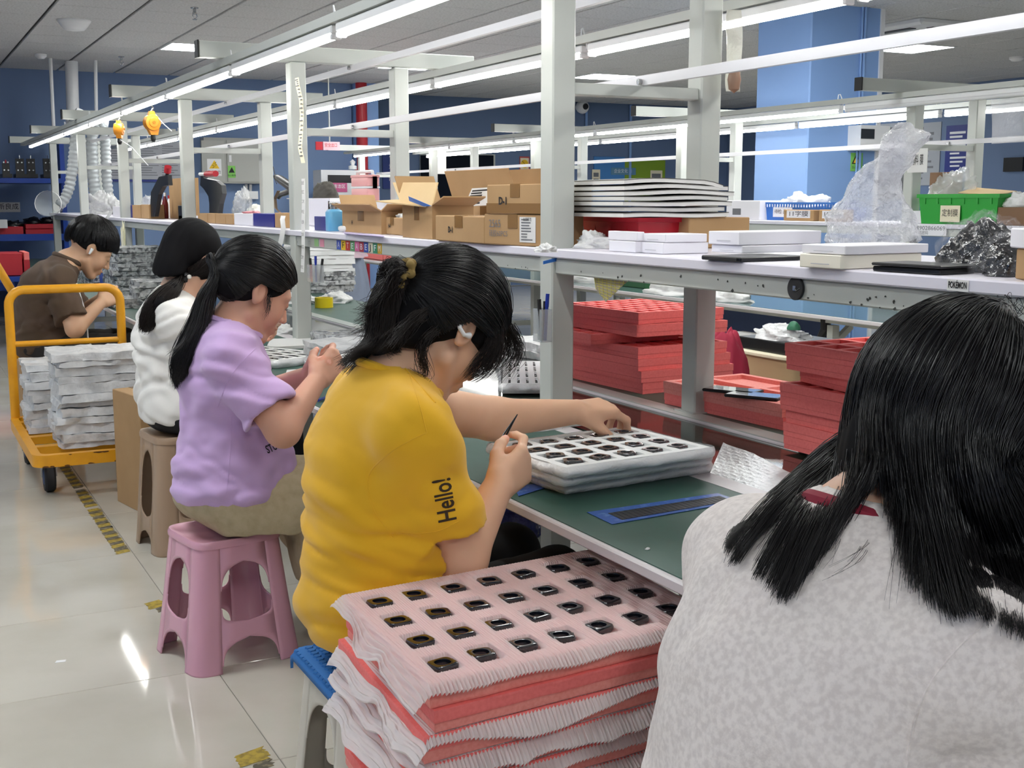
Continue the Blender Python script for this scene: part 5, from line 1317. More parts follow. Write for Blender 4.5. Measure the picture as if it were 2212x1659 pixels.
# hazard tape on the floor
m_ht = M('worn yellow tape', 'b49a3a', rough=.6, noise=(60, '8f7a34', .45, .6)); m_hb = M('worn black tape', '5a5344', rough=.6, noise=(50, '8a7f62', .5, .62))
t = thing('floor_tape', 'worn yellow and black hazard tape along the tile joint', 'tape', (.67, 5.1, 0)); rr = random.Random(3)
def tape_piece(x, y, w_, l, mat, par):
    n = 9; L = [(x - w_ / 2 + rr.uniform(-.004, .004), y + l * k / n + rr.uniform(-.002, .002)) for k in range(n + 1)]; Rr = [(x + w_ / 2 + rr.uniform(-.006, .006), y + l * k / n + .018 + rr.uniform(-.004, .004)) for k in range(n + 1)]
    MB().prism([(a_, b_, .0004) for a_, b_ in L + Rr[::-1]], (0, 0, .0006)).build('tape_piece', mat, par)
y = 4.30; k = 0
while y < 7.6:
    l = rr.uniform(.035, .05)
    if rr.random() < .93: tape_piece(.668, y, .046 if y < 5.2 else .04, l, m_ht if k % 2 == 0 else m_hb, t)
    y += l; k += 1
for px, py, w_, lab in ((335, 1306, .05, 'torn yellow tape scrap at the foot of the pink stool'), (545, 1635, .07, 'dark worn tape patch at the bottom of the floor')):
    p = at_z(px, py, 0); t = thing('tape_scrap', lab, 'tape', p); tape_piece(p.x, p.y - .04, w_, .06, m_ht, t); tape_piece(p.x + .01, p.y - .08, w_ * .6, .038, m_hb, t)
p = at_z(130, 1429, 0); MB().prism([p + Vector(q) for q in ((-.014, -.006, .0004), (.012, -.010, .0004), (.016, .006, .0004), (-.008, .010, .0004))], (0, 0, .0005)).build('label_scrap', m_white, None, label='tiny white label scrap alone on the floor tiles', cat='scrap')

# ------------------------------------------------------------------ wrapped trays along the bench
def stack_at(px, py, sx, sy, n, h, mat, where, group, seed, rz=0.0, z=ZT + .0004, amp=.008, res=.024):
    c = at_z(px, py, z); film_stack(n, c.x - sx / 2, c.x + sx / 2, c.y - sy / 2, c.y + sy / 2, z, h, mat, lab_(where), group, seed, .014, rz, amp, res)
stack_at(222, 612, .26, .55, 3, .03, m_gf, 'of the pile past the man in brown', 'grey wrapped trays', 200)
stack_at(296, 629, .34, .40, 10, .0285, m_gf, 'of the tall grey stack', 'grey wrapped trays', 210, .05)
stack_at(350, 660, .30, .36, 5, .0285, m_gf, 'of the short grey stack', 'grey wrapped trays', 230, -.06)
stack_at(268, 660, .22, .36, 2, .028, m_gf, 'by the hands of the man', 'grey wrapped trays', 240, .1)
te, oe2 = white_tray((598, 796), (563, 768), (714, 780), ZT + .0006, .028, 'film wrapped tray of black parts before the woman in lilac', nx=5, ny=4, seed=14)
wrapped_cases(oe2, .028, 5, 4, 0, 'black case on the tray before the lilac shirt, %s along, %s back', 'cases on the tray by the lilac shirt', s=.9)
stack_at(782, 796, .30, .34, 4, .024, m_wf2, 'of the pile between lilac and yellow shirts', 'white wrapped trays', 250, .05)
c = at_z(782, 796, ZT + .1); tf, of2 = white_tray((760, 800), (722, 782), (850, 790), ZT + .0985, .02, 'top tray of dark cases on the pile between lilac and yellow shirts', nx=5, ny=4, seed=15)
of2.C = Vector((c.x - .14, c.y - .16, ZT + .0985))
stack_at(760, 742, .26, .30, 2, .026, m_gf, 'of the pair behind the white pile', 'grey wrapped trays', 260)
p = [at_z(*q, ZT + .0008) for q in ((575, 757), (668, 752), (672, 735), (585, 738))]; MB().prism(p, (0, 0, .012)).build('paper_strip', m_paper, None, label='white folded paper strip behind the tray by the lilac shirt', cat='paper')
heap('paper_scrap', at_z(612, 720, ZT + .0006), .10, .14, .035, m_paper, None, 61, label='white crumpled tissue by the face of the woman in lilac', cat='tissue')
q = at_z(706, 862, ZT + .006); MB().tube([q + Vector((-.03, -.01, 0)), q + Vector((.03, .05, 0))], .0045, 8).build('pen', mb_, None, smooth=True, label='blue pen on the mat below the hands of the woman in lilac', cat='pen')
p = [at_z(*q, ZT + .0008) for q in ((618, 806), (668, 802), (665, 798), (620, 800))]; MB().prism(p, (0, 0, .002)).build('paper_slip', m_paper, None, label='thin white slip on the mat by the hands of the woman in lilac', cat='paper')
# far side of the bench
stack_at(690, 628, .34, .40, 5, .026, m_gf, 'of the stack by the pen holder', 'trays across the bench', 270, .0, ZT + .003)
c = at_z(690, 628, ZT + .003); film_stack(7, c.x - .17, c.x + .17, c.y - .2, c.y + .2, ZT + .136, .0265, M('white foam film', 'f0f0f0', rough=.5), lambda k, n: '%s white foam tray above the grey ones by the pen holder' % ORD[k], 'trays across the bench', 280, .01, 0, .005)
q = at_z(700, 664, ZT + .003); MB().lathe(q, [(.038, 0), (.05, 0), (.05, .055), (.038, .055), (.038, 0)], 24).build('tape_roll', M('yellow tape roll', 'd9c015', rough=.3), None, smooth=True, label='yellow tape roll standing behind the second post', cat='tape')
heap('paper_scrap', at_z(640, 652, ZT + .003), .25, .4, .06, m_paper, None, 62, label='white crumpled paper left of the second post', cat='paper'); heap('paper_scrap', at_z(722, 652, ZT + .003), .18, .25, .05, m_paper, None, 63, label='white crumpled paper right of the yellow tape roll', cat='paper')
t = thing('covered_chair', 'chair draped with a grey blue jacket and pink cloth beyond the bench', 'chair', (2.95, 6.9, 0))
c = at_x(752, 600, 2.95); heap('jacket', (c.x, c.y, .05), .42, .50, .86, M('grey blue cloth', '8d97ab', rough=.9), t, 64, sharp=.35); heap('pink_cloth', (c.x - .05, c.y + .1, .82), .40, .55, .16, M('pink cloth', 'dcc0cb', rough=.9), t, 65, sharp=.5)
MB().box((c.x - .17, c.y - .17, 0), (c.x - .14, c.y - .14, .3)).box((c.x + .14, c.y - .17, 0), (c.x + .17, c.y - .14, .3)).box((c.x - .17, c.y + .14, 0), (c.x - .14, c.y + .17, .3)).box((c.x + .14, c.y + .14, 0), (c.x + .17, c.y + .17, .3)).build('chair_legs', m_dark, t)

# ------------------------------------------------------------------ under the near bench
c = at_y(1130, 1164, 3.0); box('gray_drawer', (c.x - .09, 2.99, c.z - .035), (c.x + .10, 3.3, c.z), m_grey, None, .002, label='grey steel tray slung under the bench', cat='tray')
heap('blue_bag', (c.x + .0, 3.1, c.z + .0006), .20, .26, .13, M('navy film bag', '23266a', rough=.2, spec=.8, bump=(60, .8, .01)), None, 66, sharp=.6, label='navy blue film bag in the steel tray under the bench', cat='bag')
crumple_box('white_sheet', (at_y(1040, 1180, 3.2).x, 3.2, .30), (at_y(1078, 1180, 3.2).x, 3.24, .60), m_wf2, None, 67, .006, .03, label='hanging white film sheet under the bench by the yellow shirt', cat='film')
for zz_ in (0,): MB().box((c.x - .05, 3.0, 0), (c.x - .01, 3.04, c.z - .036)).box((c.x + .06, 3.2, 0), (c.x + .1, 3.24, c.z - .036)).build('tray_stand', m_grey, None, label='grey steel legs under the slung tray', cat='stand')

# ------------------------------------------------------------------ back walls
def wrect(name, x0, y0, x1, y1, Y, mat, parent=None, th=.02, **k):
    a = at_y(x0, y0, Y); b = at_y(x1, y1, Y); return box(name, (a.x, Y - th, b.z), (b.x, Y - .001, a.z), mat, parent, **k)
def wtext(s, px, py, hpx, Y, mat, parent, wpx=None):
    p = at_y(px, py, Y); sc = (p - Vector(CAMW)).length / FPX; text(s, hpx * sc, mat, parent, p, (1, 0, 0), (0, 0, 1), width=None if wpx is None else wpx * sc / .97)
Yw = YB
t = thing('electric_cabinet', 'grey steel electric cabinet on the blue back wall', 'cabinet', at_y(498, 398, Yw))
wrect('body', 432, 298, 568, 397, Yw, M('cabinet grey', 'a4a59f', rough=.5), t, .18); Yc = Yw - .18
for a_, b_ in ((434, 486), (489, 566)): wrect('door', a_, 303, b_, 393, Yc, M('cabinet grey door', 'adaea8', rough=.5), t, .012)
Yc -= .012
s_ = wrect('white_notice', 447, 343, 479, 380, Yc, m_white, t, .002); P3 = [at_y(*q, Yc - .003) for q in ((463, 346), (452, 364), (474, 364))]; MB().prism(P3, (0, -.001, 0)).build('warning_triangle', m_yel, t); wtext('⚡', 463, 357, 13, Yc - .0045, m_ink, t); wtext('有电危险', 463, 372, 7, Yc - .0025, m_ink, t)
wrect('green_notice', 492, 358, 509, 384, Yc, m_green, t, .002); P3 = [at_y(*q, Yc - .003) for q in ((500.5, 361), (494, 373), (507, 373))]; MB().prism(P3, (0, -.001, 0)).build('warning_triangle', m_ink, t); wtext('当心触电', 500.5, 379, 4.5, Yc - .0025, m_ink, t)
wrect('handle', 494, 335, 500, 350, Yc, m_white, t, .01)
t = thing('wall_outlet', 'white outlet box with two conduits under the electric cabinet', 'outlet', at_y(540, 425, Yw)); wrect('box', 525, 413, 555, 430, Yw, m_white, t, .06)
for px in (532, 541):
    a = at_y(px, 398, Yw - .02); b = at_y(px, 413, Yw - .02); MB().tube([a, b], .018, 8).build('conduit', m_white, t)
t = thing('notice_board', 'grey notice board with printed rules on the blue back wall', 'board', at_y(316, 392, Yw)); wrect('panel', 232, 303, 404, 388, Yw, M('notice grey', 'b4b6bd', rough=.6), t, .02); wrect('blue_border', 232, 388, 404, 393, Yw, M('notice blue', '2c3a8c'), t, .024)
rr = random.Random(2); m = MB()
for k in range(13):
    for xa_, xb_ in ((240, 262), (305, 345), (350, 395)):
        y_ = 315 + k * 5.2; e = xa_ + (xb_ - xa_) * rr.uniform(.5, 1); a = at_y(xa_, y_, Yw - .0215); b = at_y(e, y_ + 1.6, Yw - .0215); m.box((a.x, a.y - .001, b.z), (b.x, a.y, a.z))
m.build('print_lines', m_inkg, t)
wrect('thin_sign', 255, 318, 264, 322, Yw - .03, m_inkr, t, .002)
# blue rack with fixtures and red trays
t = thing('steel_rack', 'blue steel rack of fixtures against the far left wall', 'shelf', (1.3, 14.2, 0))
for py0, py1 in ((384, 396), (507, 519), (612, 624)):
    a = at_y(-60, py0, 13.7); b = at_y(140, py1, 13.7); box('shelf_board', (a.x, 13.7, b.z), (b.x, 14.4, a.z), m_sblue, t)
a = at_y(128, 300, 13.7); b = at_y(150, 519, 13.7); box('upright', (a.x, 13.75, 0), (b.x, 14.4, a.z), m_sblue, t)
a = at_y(-60, 300, 13.7); box('upright', (a.x - .06, 13.75, 0), (a.x, 14.4, a.z), m_sblue, t)
zs = at_y(60, 384, 13.7).z + .001
for px0, px1, py0, lab in ((3, 24, 352, 'black toggle clamp fixture at the left end of the blue rack'), (31, 79, 342, 'pair of black clamp fixtures in the middle of the blue rack'), (91, 116, 342, 'black clamp fixture at the right end of the blue rack')):
    a = at_y(px0, py0, 13.85); b = at_y(px1, py0, 13.85); t = thing('clamp_fixture', lab, 'fixture', ((a.x + b.x) / 2, 13.9, zs)); box('base', (a.x, 13.8, zs), (b.x, 14.1, zs + .04), m_black, t); nb = 2 if px1 - px0 > 30 else 1
    for k in range(nb):
        u0 = a.x + (b.x - a.x) * (k + .12) / nb; u1 = a.x + (b.x - a.x) * (k + .88) / nb; box('plate', (u0, 13.9, zs + .04), (u1, 13.95, a.z), m_black, t); um = (u0 + u1) / 2
        for q in range(2): z_ = zs + .08 + q * .08; MB().lathe((um - .02, 13.89, z_), [(.008, 0), (.008, .01)], 8, 'Y').lathe((um + .02, 13.89, z_), [(.008, 0), (.008, .01)], 8, 'Y').build('pin', m_steel, t)
        MB().tube([(um, 13.92, a.z - .01), (um, 13.92, a.z + .035)], .008, 8).build('lever', m_steel if px0 > 10 else m_red, t)
zs = at_y(60, 507, 13.7).z + .001
for k, (px0, px1, py0, py1) in enumerate(((-40, 50, 490, 507), (54, 117, 484, 495), (54, 117, 496, 507))):
    a = at_y(px0, py0, 13.8); b = at_y(px1, py1, 13.8); o = box('red_tray', (a.x, 13.75, zs if k != 1 else at_y(60, 495, 13.8).z + .004), (b.x, 14.2, a.z if k != 2 else at_y(60, 495, 13.8).z), m_red, None, .004, label=['red tray at the left of the lower rack shelf', 'upper red tray at the right of the lower rack shelf', 'lower red tray at the right of the lower rack shelf'][k], cat='tray', group='red trays on the rack')
for k, (px, sy) in enumerate(((30, .3), (70, .34), (104, .25))): heap('black_parts', at_y(px, 490 if k == 0 else 483, 13.95), .22, sy, .07, m_black, None, 80 + k, 10, label=['black parts on the left red tray of the rack', 'black parts in the middle of the rack shelf', 'black parts at the right of the rack shelf'][k], cat='parts')
s_ = wrect('paper_sign', -6, 437, 44, 458, YB, m_paper, None, .003, label='white paper sign with black characters on the far left wall', cat='sign'); wtext('新良成', 18, 447, 13, YB - .0045, m_ink, s_)
wrect('white_box', -10, 474, 13, 492, 13.74, m_white, None, .2, label='small white box on the rack at the picture edge', cat='box')
for k, (px0, px1, py0, py1, lab) in enumerate(((-30, 50, 548, 595, 'red bin behind the back of the man in brown'), (51, 64, 545, 562, 'pink topped red tray behind the shoulder of the man'))):
    a = at_y(px0, py0, 11.2); b = at_y(px1, py1, 11.2); box('red_bin', (a.x, 11.2, b.z), (b.x, 11.6, a.z), m_red if k == 0 else m_coral, None, .005, label=lab, cat='bin')
a = at_y(-40, 600, 11.15); b = at_y(62, 640, 11.15); t = thing('side_table', 'low table carrying the red bins at far left', 'table', (a.x, 11.4, 0)); zt3 = at_y(10, 597, 11.2).z - .001; box('table_top', (a.x, 11.1, zt3 - .04), (b.x, 11.8, zt3), m_sblue, t)
box('support_block', (at_y(51, 560, 11.2).x, 11.2, zt3 + .0005), (at_y(64, 560, 11.2).x, 11.6, at_y(60, 562, 11.2).z - .001), m_red, None, label='red tray under the pink topped tray', cat='tray')
for x_ in (a.x + .02, b.x - .06): box('leg', (x_, 11.15, 0), (x_ + .04, 11.19, zt3 - .041), m_sblue, t); box('leg', (x_, 11.7, 0), (x_ + .04, 11.74, zt3 - .041), m_sblue, t)
a = at_z(195, 612, ZT); wc = at_y(170, 600, 8.9); box('blue_crate', (1.30, 8.6, ZT + .001), (1.46, 9.3, ZT + .10), m_sblue, None, .004, label='blue crate on the bench beyond the face of the man', cat='crate')
# middle of the back wall
t = thing('hanging_sign', 'red and pink exit sign hung over the benches', 'sign', at_y(706, 315, 13.2)); wrect('panel', 697, 306, 733, 325, 13.2, M('sign pink', 'd8b5bd'), t, .02); wrect('red_field', 681, 306, 696, 324, 13.2, m_red, t, .02); wtext('安全出口', 715, 314, 9, 13.178, m_inkr, t, 26)
a = at_y(712, 306, 13.19); MB().tube([a, (a.x, a.y, ZC)], .008, 6).build('hanger_rod', m_grey, t)
t = thing('white_machine', 'white boxed machine with pink label beyond the first bench', 'machine', at_y(720, 430, 14.0)); wrect('body', 676, 368, 770, 700, 14.2, M('machine white', 'cfd0d2'), t, .3); wrect('dark_window', 708, 378, 760, 395, 13.899, m_dark, t, .005); wrect('pink_label', 716, 391, 750, 415, 13.899, M('label magenta', 'b7547f'), t, .004); wtext('清洁区', 733, 403, 9, 13.894, m_inkw, t, 26)
MB().lathe(at_y(762, 366, 14.05), [(.05, 0), (.05, .04), (.02, .05), (.035, .09), (.0, .12)], 12).build('alarm_lamp', m_white, None, smooth=True, label='small white lamp on top of the white machine', cat='lamp')
wrect('blue_board', 825, 318, 872, 408, YB2, M('board blue', '233b86'), None, .02, label='dark blue notice board left of the dark windows', cat='board'); 
b_ = bpy.data.objects['blue_board']
for k in range(3): wtext(['规', '章', '制'][k], 846, 335 + 26 * k, 13, YB2 - .0225, m_inkw, b_)
for k, (x0_, x1_) in enumerate(((906, 932), (942, 1022), (1030, 1068))):
    w_ = wrect('window_%d' % (k + 1), x0_, 333, x1_, 440, YB2, m_grey, None, .03, kind='structure'); wrect('pane', x0_ + 2, 335, x1_ - 2, 438, YB2 - .028, M('dark window glass', '0d0e11', rough=.05, spec=.8), w_, .006)
for px0, px1, py0, py1, lab in ((843, 870, 320, 376, 'white sheet hanging from the second bench, left one'), (945, 964, 325, 376, 'white sheet hanging from the second bench, right one')):
    a = at_y(px0, py0, 12.6 if px0 < 900 else 10.9); b = at_y(px1, py1, a.y); MB().box((a.x, a.y, b.z), (b.x, a.y + .002, a.z)).build('hanging_sheet', m_paper, None, label=lab, cat='paper')
t = thing('no_smoking_sign', 'white and red no smoking sign on the back wall', 'sign', at_y(1132, 385, YB2)); wrect('panel', 1122, 338, 1143, 387, YB2, M('sign red', 'c04a48'), t, .01); wrect('yellow_field', 1124, 341, 1142, 367, YB2 - .0105, m_cream, t, .002)
p = at_y(1133, 354, YB2 - .013); MB().lathe(p, [(.045, 0), (.06, 0), (.06, -.003), (.045, -.003)], 20, 'Y').build('ring', m_yel, t); MB().bar(p + Vector((-.04, -.002, .04)), p + Vector((.04, -.002, -.04)), .012, .003).build('slash', m_ink, t); wtext('禁止吸烟', 1133, 377, 7, YB2 - .012, m_inkw, t, 18)
p = at_y(1182, 338, YB2); MB().lathe(p, [(0, -.06), (.03, -.06), (.1, -.03), (.11, 0)], 20, 'Y').build('fire_bell', m_red, None, smooth=True, label='red round fire bell on the back wall', cat='bell')
wrect('wall_notice', 1175, 384, 1192, 394, YB2, m_paper, None, .004, label='small white notice below the red bell', cat='notice')
t = thing('culture_board', 'blue and green display board on the back wall', 'board', at_y(1358, 395, YB2)); wrect('blue_half', 1282, 338, 1347, 440, YB2, M('board sky', '3f7fc0'), t, .02); wrect('green_half', 1348, 345, 1434, 440, YB2, M('board green', '7d9c22'), t, .02)
wrect('title_plate', 1320, 362, 1373, 378, YB2 - .0205, M('board teal', '5d8aa6'), t, .004); wtext('企业文化 月', 1346, 370, 9, YB2 - .026, m_inkw, t, 42)
for x0_, x1_, y0_ in ((1279, 1296, 366), (1405, 1430, 368)):
    wrect('pinned_sheet', x0_, y0_, x1_, 400, YB2 - .021, m_cream, t, .003)
    for q in range(2): wrect('photo', x0_ + 3, y0_ + 7 + q * 13, x1_ - 3, y0_ + 16 + q * 13, YB2 - .0245, m_inkg, t, .002)
t = thing('glass_poster', 'pale poster with a red stripe beside the second bench', 'poster', at_y(1490, 370, YB2)); wrect('panel', 1474, 350, 1515, 392, YB2, m_cream, t, .006); wrect('red_stripe', 1486, 354, 1493, 380, YB2 - .007, m_inkr, t, .002)
d1 = wrect('door_1', 1585, 345, 1624, 470, YB2, M('door grey', '8b8d88', rough=.5), None, .04, kind='structure'); wrect('dark_gap', 1600, 350, 1608, 468, YB2 - .041, m_dark, d1, .004)
# on and beside the column
Yk = CYY
t = thing('wall_dispenser', 'white dispenser with dark screen on the pale blue column', 'dispenser', at_y(1860, 325, Yk)); wrect('body', 1832, 272, 1892, 327, Yk, m_white, t, .14); wrect('screen', 1860, 278, 1888, 300, Yk - .141, M('screen dark', '35383d', rough=.2), t, .004)
t = thing('warning_sign', 'green electric shock sign on the pale blue column', 'sign', at_y(1850, 370, Yk)); wrect('panel', 1838, 330, 1862, 370, Yk, m_green, t, .003); P3 = [at_y(*q, Yk - .004) for q in ((1850, 332), (1840, 354), (1860, 354))]; MB().prism(P3, (0, -.001, 0)).build('triangle', m_ink, t); P3 = [at_y(*q, Yk - .0055) for q in ((1850, 337), (1843.5, 352), (1856.5, 352))]; MB().prism(P3, (0, -.0008, 0)).build('yellow_triangle', m_yel, t); wtext('!', 1850, 347, 12, Yk - .0065, m_ink, t); wtext('当心触电', 1850, 362, 6.5, Yk - .0035, m_ink, t)
def xrect(name, x0_, y0_, x1_, y1_, X, mat, parent=None, th=.02, **k):
    a = at_x(x0_, y0_, X); b = at_x(x1_, y1_, X); return box(name, (X - th, b.y, b.z), (X - .001, a.y, a.z), mat, parent, **k)
Xp = XR
for k, (x0_, y0_, x1_, y1_, lab) in enumerate(((1880, 270, 1960, 372, 'grey printed poster right of the column, upper left one'), (1965, 268, 2028, 400, 'grey printed poster right of the column, right one'), (1868, 375, 1950, 432, 'dark framed poster low beside the column'))):
    t = xrect('poster', x0_, y0_, x1_, y1_, Xp, M('poster grey', '9ea2aa', rough=.6) if k < 2 else M('poster dark', '6c6e70'), None, .01, label=lab, cat='poster'); m = MB(); rr = random.Random(k)
    for q in range(10):
        a = at_x(x0_ + 6, y0_ + 8 + q * (y1_ - y0_ - 12) / 10, Xp - .011); b = at_x(x0_ + 6 + (x1_ - x0_ - 12) * rr.uniform(.4, 1), y0_ + 11 + q * (y1_ - y0_ - 12) / 10, Xp - .011); m.box((a.x - .001, b.y, b.z), (a.x, a.y, a.z))
    m.build('print_lines', m_inkg, t)
t = xrect('rules_board', 2046, 272, 2092, 375, Xp, M('board navy', '26337f', rough=.5), None, .01, label='navy rules board on the right wall', cat='board'); m = MB()
for q in range(9): a = at_x(2052, 285 + q * 9, Xp - .011); b = at_x(2086 - (q % 3) * 7, 288 + q * 9, Xp - .011); m.box((a.x - .001, b.y, b.z), (a.x, a.y, a.z))
m.build('print_lines', m_inkw, t)
xrect('wall_screen', 2172, 341, 2212, 370, Xp, m_dark, None, .03, label='small dark screen on the right wall', cat='screen')

# ------------------------------------------------------------------ second bench
X2 = 4.862; Zs = SBD + .0006
def b2box(name, x0_, x1_, ytop, mat, label, cat='box', depth=.16, X=X2, parent=None, z=Zs):
    a = at_x(x0_, 480, X); b = at_x(x1_, 480, X); zt4 = zat(Vector((X, (a.y + b.y) / 2, z)), ytop); return box(name, (X, b.y, z), (X + depth, a.y, zt4), mat, parent, .003, label=label, cat=cat), (X, a.y, b.y, zt4)
o, (X_, ya, yb_, zt4) = b2box('white_carton', 1568, 1640, 433, m_wbox, 'white carton on the second bench left of the blue basket', depth=.2)
m = MB().box((X_ - .001, yb_ + (ya - yb_) * .55, Zs + .03), (X_ - .0002, yb_ + (ya - yb_) * .8, Zs + .07)); m.build('label', m_inkg, o)
# blue basket with white film
a = at_x(1640, 480, X2); b = at_x(1806, 480, X2 + .05); zt4 = zat(Vector((X2, (a.y + b.y) / 2, Zs)), 437)
t = thing('basket', 'blue slotted plastic basket of white film on the second bench', 'basket', (X2, b.y, Zs)); X_ = X2 + .06
def bk(k, z): return [(X_ - .0 - .01 * k, b.y - .02 * k, z), (X_ + .2 + .01 * k, b.y - .02 * k, z), (X_ + .2 + .01 * k, a.y + .02 * k, z), (X_ - .01 * k, a.y + .02 * k, z)]
loft([bk(0, Zs), bk(1, zt4 - .03)], True, False).build('basket_body', m_blue, t); loft([bk(1.0, zt4 - .012), bk(1.6, zt4 - .012), bk(1.6, zt4), bk(1.0, zt4), bk(1.0, zt4 - .012)], False, False).build('rim', m_blue, t)
n_ = 26; m = MB()
for k in range(n_ + 1): y_ = b.y + (a.y - b.y) * k / n_; m.box((X_ - .013, y_ - .004, zt4 - .031), (X_ - .008, y_ + .004, zt4 - .011))
m.build('slot_bars', m_blue, t); MB().box((X_ - .011, a.y - .25, Zs + .02), (X_ - .009, a.y - .07, Zs + .085)).build('label', m_wbox, t)
text('待检 品袋', .03, m_ink, t, (X_ - .0115, a.y - .16, Zs + .052), (0, -1, 0), (0, 0, 1), width=.15)
heap('white_film', ((X_ + .1), (a.y + b.y) / 2 + .1, zt4 - .03), .18, (a.y - b.y) * .75, .085, m_wfilm, None, 90, label='white film heaped in the blue basket', cat='film')
for x0_, x1_, s, lab in ((1692, 1757, '11字膜', 'brown box marked 11 before the blue basket'), (1768, 1830, '10字膜', 'brown box marked 10 half behind the tall plastic bag')):
    o, (Xq, ya, yb_, zt4) = b2box('small_carton', x0_, x1_, 453, m_card, lab, depth=.045, X=X2 - .0); MB().box((Xq - .001, yb_ + .03, Zs + .018), (Xq - .0002, ya - .03, Zs + .062)).build('label', m_wbox, o); text(s, .036, m_ink, o, (Xq - .0012, (ya + yb_) / 2, Zs + .04), (0, -1, 0), (0, 0, 1), width=(ya - yb_) * .62)
# green crate
a = at_x(1990, 487, X2); b = at_x(2150, 487, X2); zt4 = zat(Vector((X2, (a.y + b.y) / 2, Zs)), 419); m_gr = M('green crate plastic', '2ea03c', rough=.35)
t = thing('green_crate', 'green plastic crate with a paper note on the second bench', 'crate', (X2, b.y, Zs)); X_ = X2
loft([bk(0, Zs), bk(.8, zt4 - .02)], True, False).build('crate_body', m_gr, t); loft([bk(.8, zt4 - .02), bk(1.4, zt4 - .02), bk(1.4, zt4), bk(.9, zt4), bk(.8, zt4 - .02)], False, False).build('rim', m_gr, t)
for k in range(6): y_ = b.y + (a.y - b.y) * (k + .3) / 5.6; box('rib', (X_ - .012, y_ - .006, zt4 - .05), (X_ - .004, y_ + .006, zt4 - .021), m_gr, t)
nb = box('paper_note', (X_ - .014, a.y - .27, Zs + .012), (X_ - .012, a.y - .14, Zs + .095), m_cream, t); text('定制膜', .04, m_ink, t, (X_ - .0145, a.y - .205, Zs + .055), (0, -1, 0), (0, 0, 1), width=.105)
MB().prism([(X_ + .02, b.y + .02, zt4 - .01), (X_ + .16, b.y + .02, zt4 + .01), (X_ + .16, a.y - .2, zt4 + .03), (X_ + .02, a.y - .22, zt4 + .004)], (0, 0, .004)).build('card_sheet', m_cardl, None, label='pale card sheet lying in the green crate', cat='card')
heap('clear_bag', (X_ + .10, a.y - .1, zt4 - .01), .16, .3, .13, m_film, None, 91, label='clear bag bulging from the green crate', cat='bag')
for k, (x0_, x1_, y0_, lab) in enumerate(((2153, 2240, 448, 'brown box with white print right of the green crate'),)): o, q_ = b2box('carton', x0_, x1_, y0_, m_cardd, lab, X=X2)
o = heap('white_bag', (X2 + .08, at_x(2190, 440, X2).y, q_[3] + .001), .14, .28, .08, m_wfilm, None, 92, label='white bag with red print on the brown box by the green crate', cat='bag')
b2box('carton', 2003, 2060, 372, m_cardd, 'dark brown carton behind the green crate', depth=.05, X=X2 + .24); b2box('white_tub', 1963, 1990, 455, m_wbox, 'white packets left of the green crate', depth=.12)
# number strips on the shelf edge, hanging notes and bags
xe2 = 5.10 - .2575 - .0045
for x0_, x1_, s, lab in ((1972, 2045, '13902866069', 'number strip on the second bench shelf below the green crate'), (1560, 1572, ' ', 'tiny tag on the second bench shelf')):
    if s == ' ': continue
    a = at_x(x0_, 490, xe2); b = at_x(x1_, 490, xe2); t = box('number_strip', (xe2 - .001, b.y, 1.04), (xe2 - .0002, a.y, 1.097), m_wbox, None, label=lab, cat='label'); text(s, .03, m_inkg, t, (xe2 - .0012, (a.y + b.y) / 2, 1.078), (0, -1, 0), (0, 0, 1), width=(a.y - b.y) * .9); text('开机密码', .022, m_inkg, t, (xe2 - .0012, (a.y + b.y) / 2 + .05, 1.053), (0, -1, 0), (0, 0, 1))
a = at_x(1962, 322, 4.80); b = at_x(2002, 372, 4.80); t = MB().box((4.80, b.y, b.z), (4.802, a.y, a.z)).build('post_note', m_paper, None, label='white handwritten note on the post behind the tall bag', cat='note'); text('辅料 膜', .06, m_ink, t, (4.799, (a.y + b.y) / 2, (a.z + b.z) / 2), (0, -1, 0), (0, 0, 1), width=(a.y - b.y) * .6)
a = at_x(2140, 215, 4.62); b = at_x(2300, 302, 4.62)
P = np.zeros((20, 14, 3))
for i in range(20):
    for j in range(14):
        u, v = i / 19, j / 13; P[i, j] = (4.62 + .012 * math.sin(5 * u + 3 * v) + .02 * v * v, a.y + (b.y - a.y) * u, a.z + (b.z - a.z) * v)
link('clear_pouch', grid_mesh('clear_pouch', P), M('clear pouch film', 'e9eaee', rough=.06, alpha=.45, spec=1.0, bump=(10, .6, .03)), None, 'all', fix=False, label='clear plastic pouch hanging from the second bench light', cat='pouch')
a = at_x(1575, 18, 2.06); b = at_x(1604, 195, 2.06)
P = np.zeros((12, 26, 3))
for i in range(12):
    for j in range(26):
        u, v = i / 11, j / 25; q = at_x(1572 + (32 + 3 * math.sin(v * 5)) * u, 22 + 176 * v, 2.03); P[i, j] = (q.x - .004 - .014 * math.sin(u * PI) * (1 + .6 * math.sin(9 * v)), q.y, q.z)
link('film_sleeve', grid_mesh('film_sleeve', P), M('yellowed film sleeve', 'f2f0e2', rough=.3, alpha=.9, bump=(30, .6, .01)), None, 'all', fix=False, label='pale film sleeve hanging on the back post in the middle', cat='sleeve')
q = at_x(1586, 172, 2.01); MB().lathe(q, [(0, -.035), (.014, -.025), (.018, 0), (.012, .03), (0, .038)], 12).build('brown_tag', M('brown tag', '8a6b57', rough=.4), None, smooth=True, label='brown tag at the bottom of the hanging film sleeve', cat='tag')
for px, py, s1, s2, h_, lab, sd in ((1262, 608, .22, .5, .05, 'white film scraps on the second bench by the tall post', 93), (1460, 634, .3, .55, .075, 'white film heap on the second bench behind the coral stack', 94), (1577, 650, .2, .34, .06, 'small white film heap on the second bench right of the back post', 95)):
    heap('film_heap', at_z(px, py, ZT + .001), s1, s2, h_, m_paper, None, sd, sharp=.8, label=lab, cat='film')
